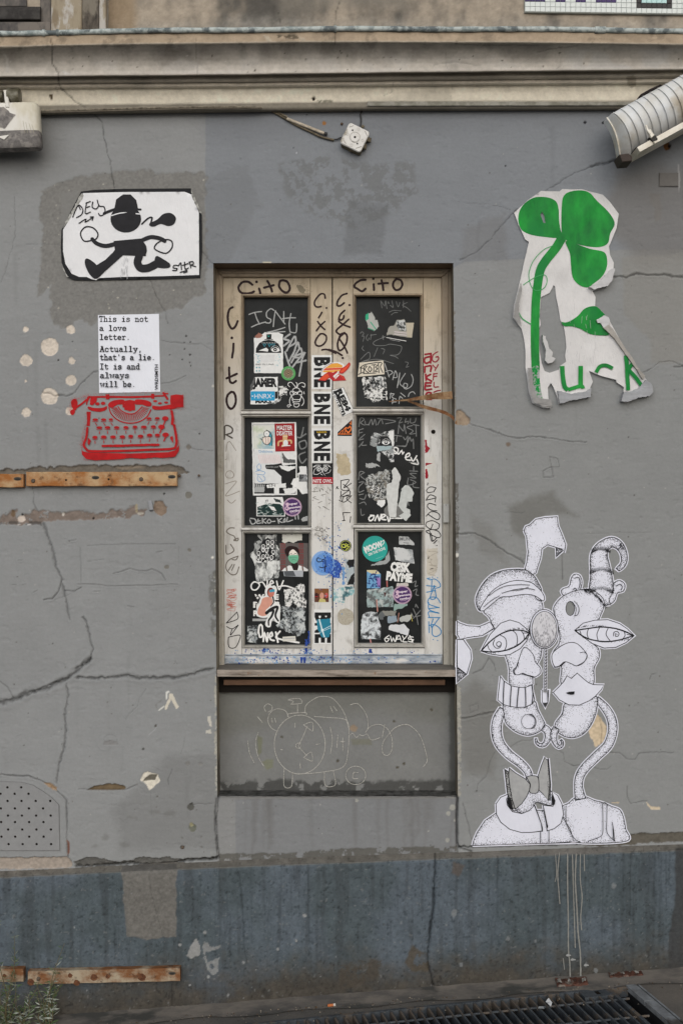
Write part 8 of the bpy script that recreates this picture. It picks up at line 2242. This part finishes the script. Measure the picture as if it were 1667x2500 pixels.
# grating outline on the ground: far edge parallel to the wall, bars leaning with the right-hand rim
g_fr = G(1474,2415); g_fl = G(818,2481)
rim0, rim1 = G(1530,2412), G(1633,2500)
bd = (rim1 - rim0); bd.normalize()
ed = (g_fl - g_fr); ed.normalize()
W_ = 1.35; Lg = .80
g_in = G(1528,2409)
c0 = g_in; c1 = g_in + ed * W_ * 1.0; c2 = c1 + bd * Lg; c3 = c0 + bd * Lg
holeg = [c0, c1, c2, c3]
m = MB()
def far(x, y): return Vector((x, y, gz(x, y)))
# sheet with an opening for the grating pit
big = [far(-60,.3), far(60,.3), far(60,-60), far(-60,-60)]
near_ = [far(-3.4,.3), far(4.2,.3), far(4.2,-3.6), far(-3.4,-3.6)]
loops = [[Vector((p.x, p.y, 0)) for p in near_],[Vector((p.x, p.y, 0)) for p in holeg]]
tri = geometry.tessellate_polygon(loops)
allp = near_ + holeg
Ff = []
for t in tri:
    a3, b3, c3_ = [allp[i] for i in t]
    ar = (b3.x - a3.x) * (c3_.y - a3.y) - (b3.y - a3.y) * (c3_.x - a3.x)
    if abs(ar) > 1e-9: Ff.append(list(t) if ar > 0 else list(t)[::-1])
m.add(allp, Ff, M_asph)
for (xa, ya, xb, yb_) in ((-60,.3,-3.4,-60),(4.2,.3,60,-60),(-3.4,-3.6,4.2,-60)):
    m.add([far(xa, ya), far(xb, ya), far(xb, yb_), far(xa, yb_)],[[0,3,2,1]], M_asph)
m.build('pavement', None, kind='structure')
# worn mortar strip along the foot of the wall
m = MB(); n = 60; V = []
up3 = Vector((0,0,1))
for i in range(n + 1):
    x = -1.6 + 3.4 * i / n
    wd = .075 + .012 * math.sin(i * .9) + .02 * (i / n)
    for dy, dz in ((YP + .01,.022),(YP - .012,.014),(YP - wd, .0045)):
        V.append((x, dy, gz(x, dy) + dz + .0015 * math.sin(i * 2.3)))
m.add(V, [[i * 3 + k, i * 3 + 1 + k, i * 3 + 4 + k, i * 3 + 3 + k] for i in range(n) for k in range(2)], M_kerbstrip, True)
m.build('mortar_strip', None, kind='structure')
# pit
m = MB(); dn = Vector((0,0,-.30))
M_pit = ink((34,35,37),.9)
m.add(holeg + [p + dn for p in holeg],[[0,1,5,4],[1,2,6,5],[2,3,7,6],[3,0,4,7],[4,5,6,7]], M_pit); m.build('grating_pit', None, kind='structure')
# grating
gr = empty('floor_grating', (c0 + c2) / 2, label='dark steel floor grating set in the pavement below the plinth', cat='grating')
M_gr = mottle((74,79,84),(54,58,62),30,.4,.65,(92,84,76),(1,1,1),.45)
M_grl = mottle((128,132,136),(96,98,100),20,.4,.65,(74,72,70),(1,1,1),.5)
nrm = GN.copy()
def gbox(m, o, du, lu, dv, lv, h0, h1, mat):
    V = [o + du * a_ + dv * b_ + nrm * c_ for a_ in (0, lu) for b_ in (0, lv) for c_ in (h0, h1)]
    m.add(V, [[0,1,3,2],[4,6,7,5],[0,4,5,1],[2,3,7,6],[1,5,7,3],[0,2,6,4]], mat)
bw = .0065
spc = .0325
proto = None
o0 = c0 + ed * .09 + bd * .012
nb = int((W_ - .12) / spc)
for i in range(nb):
    if proto is None:
        m = MB(); gbox(m, Vector((0,0,0)), bd, Lg - .02, ed, bw, -.045,.004, M_gr)
        proto = bpy.data.meshes.new('grating_bar'); proto.from_pydata([tuple(v_) for v_ in m.v],[], m.f); proto.materials.append(M_gr); proto.update()
    o = bpy.data.objects.new('grating_bar', proto); COL.objects.link(o); o.parent = gr; o.matrix_parent_inverse = Matrix.Translation(-Vector(gr.location)); o.location = o0 + ed * (i * spc)
for k in range(5):
    m = MB(); m.tube([c0 + ed * .03 + bd * (.085 + k * .14) + nrm * -.004, c1 + bd * (.085 + k * .14) + nrm * -.004],.0045, M_gr, 6); m.build('cross_rod', gr)
m = MB(); gbox(m, c0 + ed * .062, bd, Lg, ed, .012,-.03,.005, M_gr); m.build('grating_frame', gr)
m = MB(); gbox(m, c0, bd, .012, ed, W_, -.03,.005, M_gr); m.build('grating_frame', gr)
m = MB(); gbox(m, c0 + bd * .013 + ed * .075, bd, .05, ed, .10,-.02,.0048, M_gr); m.build('corner_plate', gr)
m = MB(); q = c0 + bd * .024 + ed * .112; gbox(m, q, bd, .024, ed, .014,.004,.0056, M_gapdark); m.build('key_slot', gr)
m = MB(); gbox(m, c0 + ed * -.03 + bd * .006, bd, .135, ed, .034,-.01,.009, M_grl); m.build('rim_plate', gr, label='light worn steel rim, far piece')
m = MB(); gbox(m, c0 + ed * -.03 + bd * .146, bd, Lg - .15, ed, .034,-.01,.0085, M_grl); m.build('rim_plate', gr)
m = MB(); gbox(m, c0 + ed * -.045 + bd * -.0, bd, Lg, ed, .007,-.01,.006, M_grl); m.build('rim_edge', gr)

# broken brick stubs at the foot of the plinth
M_brk = mottle((88,58,48),(62,46,40),50,.4,.6,(120,112,104)); M_wsh = mottle((170,168,162),(120,118,112),50,.4,.6)
def chunk(label, px0, px1, py, seed):
    r = random.Random(seed); t = empty('brick_stub', G(px0, py), label=label, cat='brick', group='broken brick stubs')
    a3, b3 = G(px0, py), G(px1, py - (px1 - px0) * .06)
    d_ = (b3 - a3); Ln = d_.length; d_.normalize(); bk_ = Vector((0,1,0))
    m = MB(); n = 12; V = []
    for i in range(n + 1):
        p = a3 + d_ * (Ln * i / n)
        for (dy, h) in ((0,0),(.004,.016 + r.uniform(-.004,.004)),(.045,.02 + r.uniform(-.004,.004)),(.05,0)): V.append(p + bk_ * (dy + r.uniform(-.003,.003)) + Vector((0,0, h)))
    m.add(V, [[i * 4 + k, i * 4 + 4 + k, i * 4 + 5 + k, i * 4 + 1 + k] for i in range(n) for k in range(3)] + [[0,1,2,3],[n * 4 + k for k in (3,2,1,0)]], M_brk); m.build('brick', t)
    for e, s_ in ((0.02,1),(.82,1),(.4,.6)):
        m = MB(); p = a3 + d_ * (Ln * e) + bk_ * .012 + Vector((0,0,.014))
        V = [p + Vector((r.uniform(-.004,.004) + u * Ln * .16 * s_, v_ * .03, r.uniform(0,.006) + .006 * (1 - abs(u * 2 - 1)))) for u in (0,.35,.7,1) for v_ in (0,.5,1)]
        m.add(V, [[i * 3 + k, i * 3 + 3 + k, i * 3 + 4 + k, i * 3 + 1 + k] for i in range(3) for k in range(2)], M_wsh); m.build('mortar_crust', t)
chunk('broken red brick stub under the pale paint runs', 1360,1436,2416,1)
chunk('broken red brick stub right of the one under the paint runs', 1488,1570,2396,2)

# cigarette butt, scrap of paper on the grating
bt = empty('cigarette_butt', G(808,2457), label='orange-tipped cigarette butt on the pavement against the plinth', cat='cigarette butt')
p = G(800,2459,.006); q = G(819,2457,.006); mid = p + (q - p) * .72
m = MB(); m.tube([p + Vector((0,0,.006)), mid + Vector((0,0,.006))],.0052, ink((176,104,62),.7),8); m.build('filter', bt)
m = MB(); m.tube([mid + Vector((0,0,.006)), q + Vector((0,0,.006))],.0053, ink((190,184,176),.8),8); m.build('paper_end', bt)
m = MB(); r = random.Random(8)
p = G(1338,2452,.012)
m.add([p + Vector((-.008,.012,.004)), p + Vector((.004,.02,.014)), p + Vector((.012,-.004,.008)), p + Vector((.004,-.022,.002)), p + Vector((-.004,-.006,.006))],[[0,1,2],[0,2,4],[4,2,3]], ink((200,202,204)))
m.build('paper_scrap', None, label='crumpled white paper scrap lying on the floor grating', cat='litter')
m = MB(); p = G(1312,2462,.010)
m.add([p, p + Vector((.006,.01,.003)), p + Vector((.012,-.004,.002)), p + Vector((.02,.012,.002)), p + Vector((.022,-.006,.001))],[[0,1,2],[2,1,3],[2,3,4]], ink((150,154,156)))
m.build('paper_scrap', None, label='smaller grey paper flake left of the white scrap on the grating', cat='litter')

m = MB(); r = random.Random(31)
GRT = [ink((96,90,82),.9), ink((66,62,58),.9), ink((130,122,110),.9), ink((82,66,50),.9)]
for i in range(1500):
    x = r.uniform(-1.5,1.7); y = YP - .012 - abs(r.gauss(0,.05)) if r.random() < .8 else YP - r.uniform(.02,.5)
    g = r.uniform(.0012,.0036) * (1.6 if r.random() < .04 else 1); z = gz(x, y) + (.006 if y > YP - .09 else .001); a_ = r.uniform(0,3)
    c, s_ = math.cos(a_) * g, math.sin(a_) * g
    m.add([(x + c, y + s_, z),(x - s_, y + c, z),(x - c, y - s_ * .7, z),(x + s_, y - c, z),(x, y, z + g * 1.1)],[[0,1,4],[1,2,4],[2,3,4],[3,0,4]], GRT[r.randrange(4)])
m.build('grit', None, label='sandy grit gathered along the foot of the plinth', cat='grit', kind='stuff')

# ------------------------------------------------------------------ weeds at the foot of the wall
LF = [ink((98,108,84),.7), ink((118,124,108),.7), ink((76,96,60),.7), ink((150,156,146),.7)]
ST = ink((98,90,66),.8)
def weed(label, px, base_py, top_py, seed, n_st, lean=0.0, pale=.3):
    r = random.Random(seed + 20)
    base = G(px, base_py); base.y = YP - .03; base.z = gz(base.x, base.y)
    H_ = (base_py - top_py) * K * 1.12
    t = empty('weed', base, label=label, cat='weed', group='weeds growing at the foot of the wall')
    ms = MB(); ml = MB()
    for s_ in range(n_st):
        h = H_ * (1.0 if s_ == 0 else r.uniform(.3,.8)); an = r.uniform(-1,1)
        pts = []
        for k in range(8):
            u = k / 7
            pts.append(base + Vector((an * .05 * u + lean * u * h + .012 * math.sin(u * 5 + seed + s_),-.015 * r.random() - .03 * u * (1 - u) * 2 - .01, h * u)))
        ms.tube(pts, [.0022 * (1 - .7 * k / 7) for k in range(8)], ST, 5)
        nl = int(24 + 130 * h)
        for i in range(nl):
            u = r.uniform(.05,1); k = min(6, int(u * 7)); p = pts[k] + (pts[k + 1] - pts[k]) * (u * 7 - k)
            L_ = r.uniform(.012,.038) * (1.15 - .5 * u); a_ = r.uniform(0,2 * math.pi)
            d_ = Vector((math.cos(a_), math.sin(a_) * .6, r.uniform(-.2,.95))).normalized()
            sd = d_.cross(Vector((r.uniform(-1,1), r.uniform(-1,1), r.uniform(-1,1)))).normalized() * L_ * r.uniform(.05,.1)
            q = p + d_ * L_
            if q.y > YP - .004: q.y = YP - .004
            mt = LF[3] if r.random() < pale * (1 - u) else LF[r.choice([0,1,2,2])]
            ml.add([p, p + d_ * L_ * .5 + sd, q, p + d_ * L_ * .5 - sd],[[0,1,2,3]], mt)
    ms.build('stem', t); ml.build('leaves', t, kind='stuff')
weed('tallest wispy weed, in front of the rail stub at the left edge', 34,2498,2245,1,5,-.02)
weed('bushy grey-green weed in front of the left end of the lower rail', 122,2494,2315,2,8,.04,.6)
weed('low weed with pale pointed leaves between the two taller ones', 66,2500,2400,3,6,0,.5)
weed('low weed at the photo corner, left of the tall wispy one', 6,2504,2420,4,5,.0,.5)
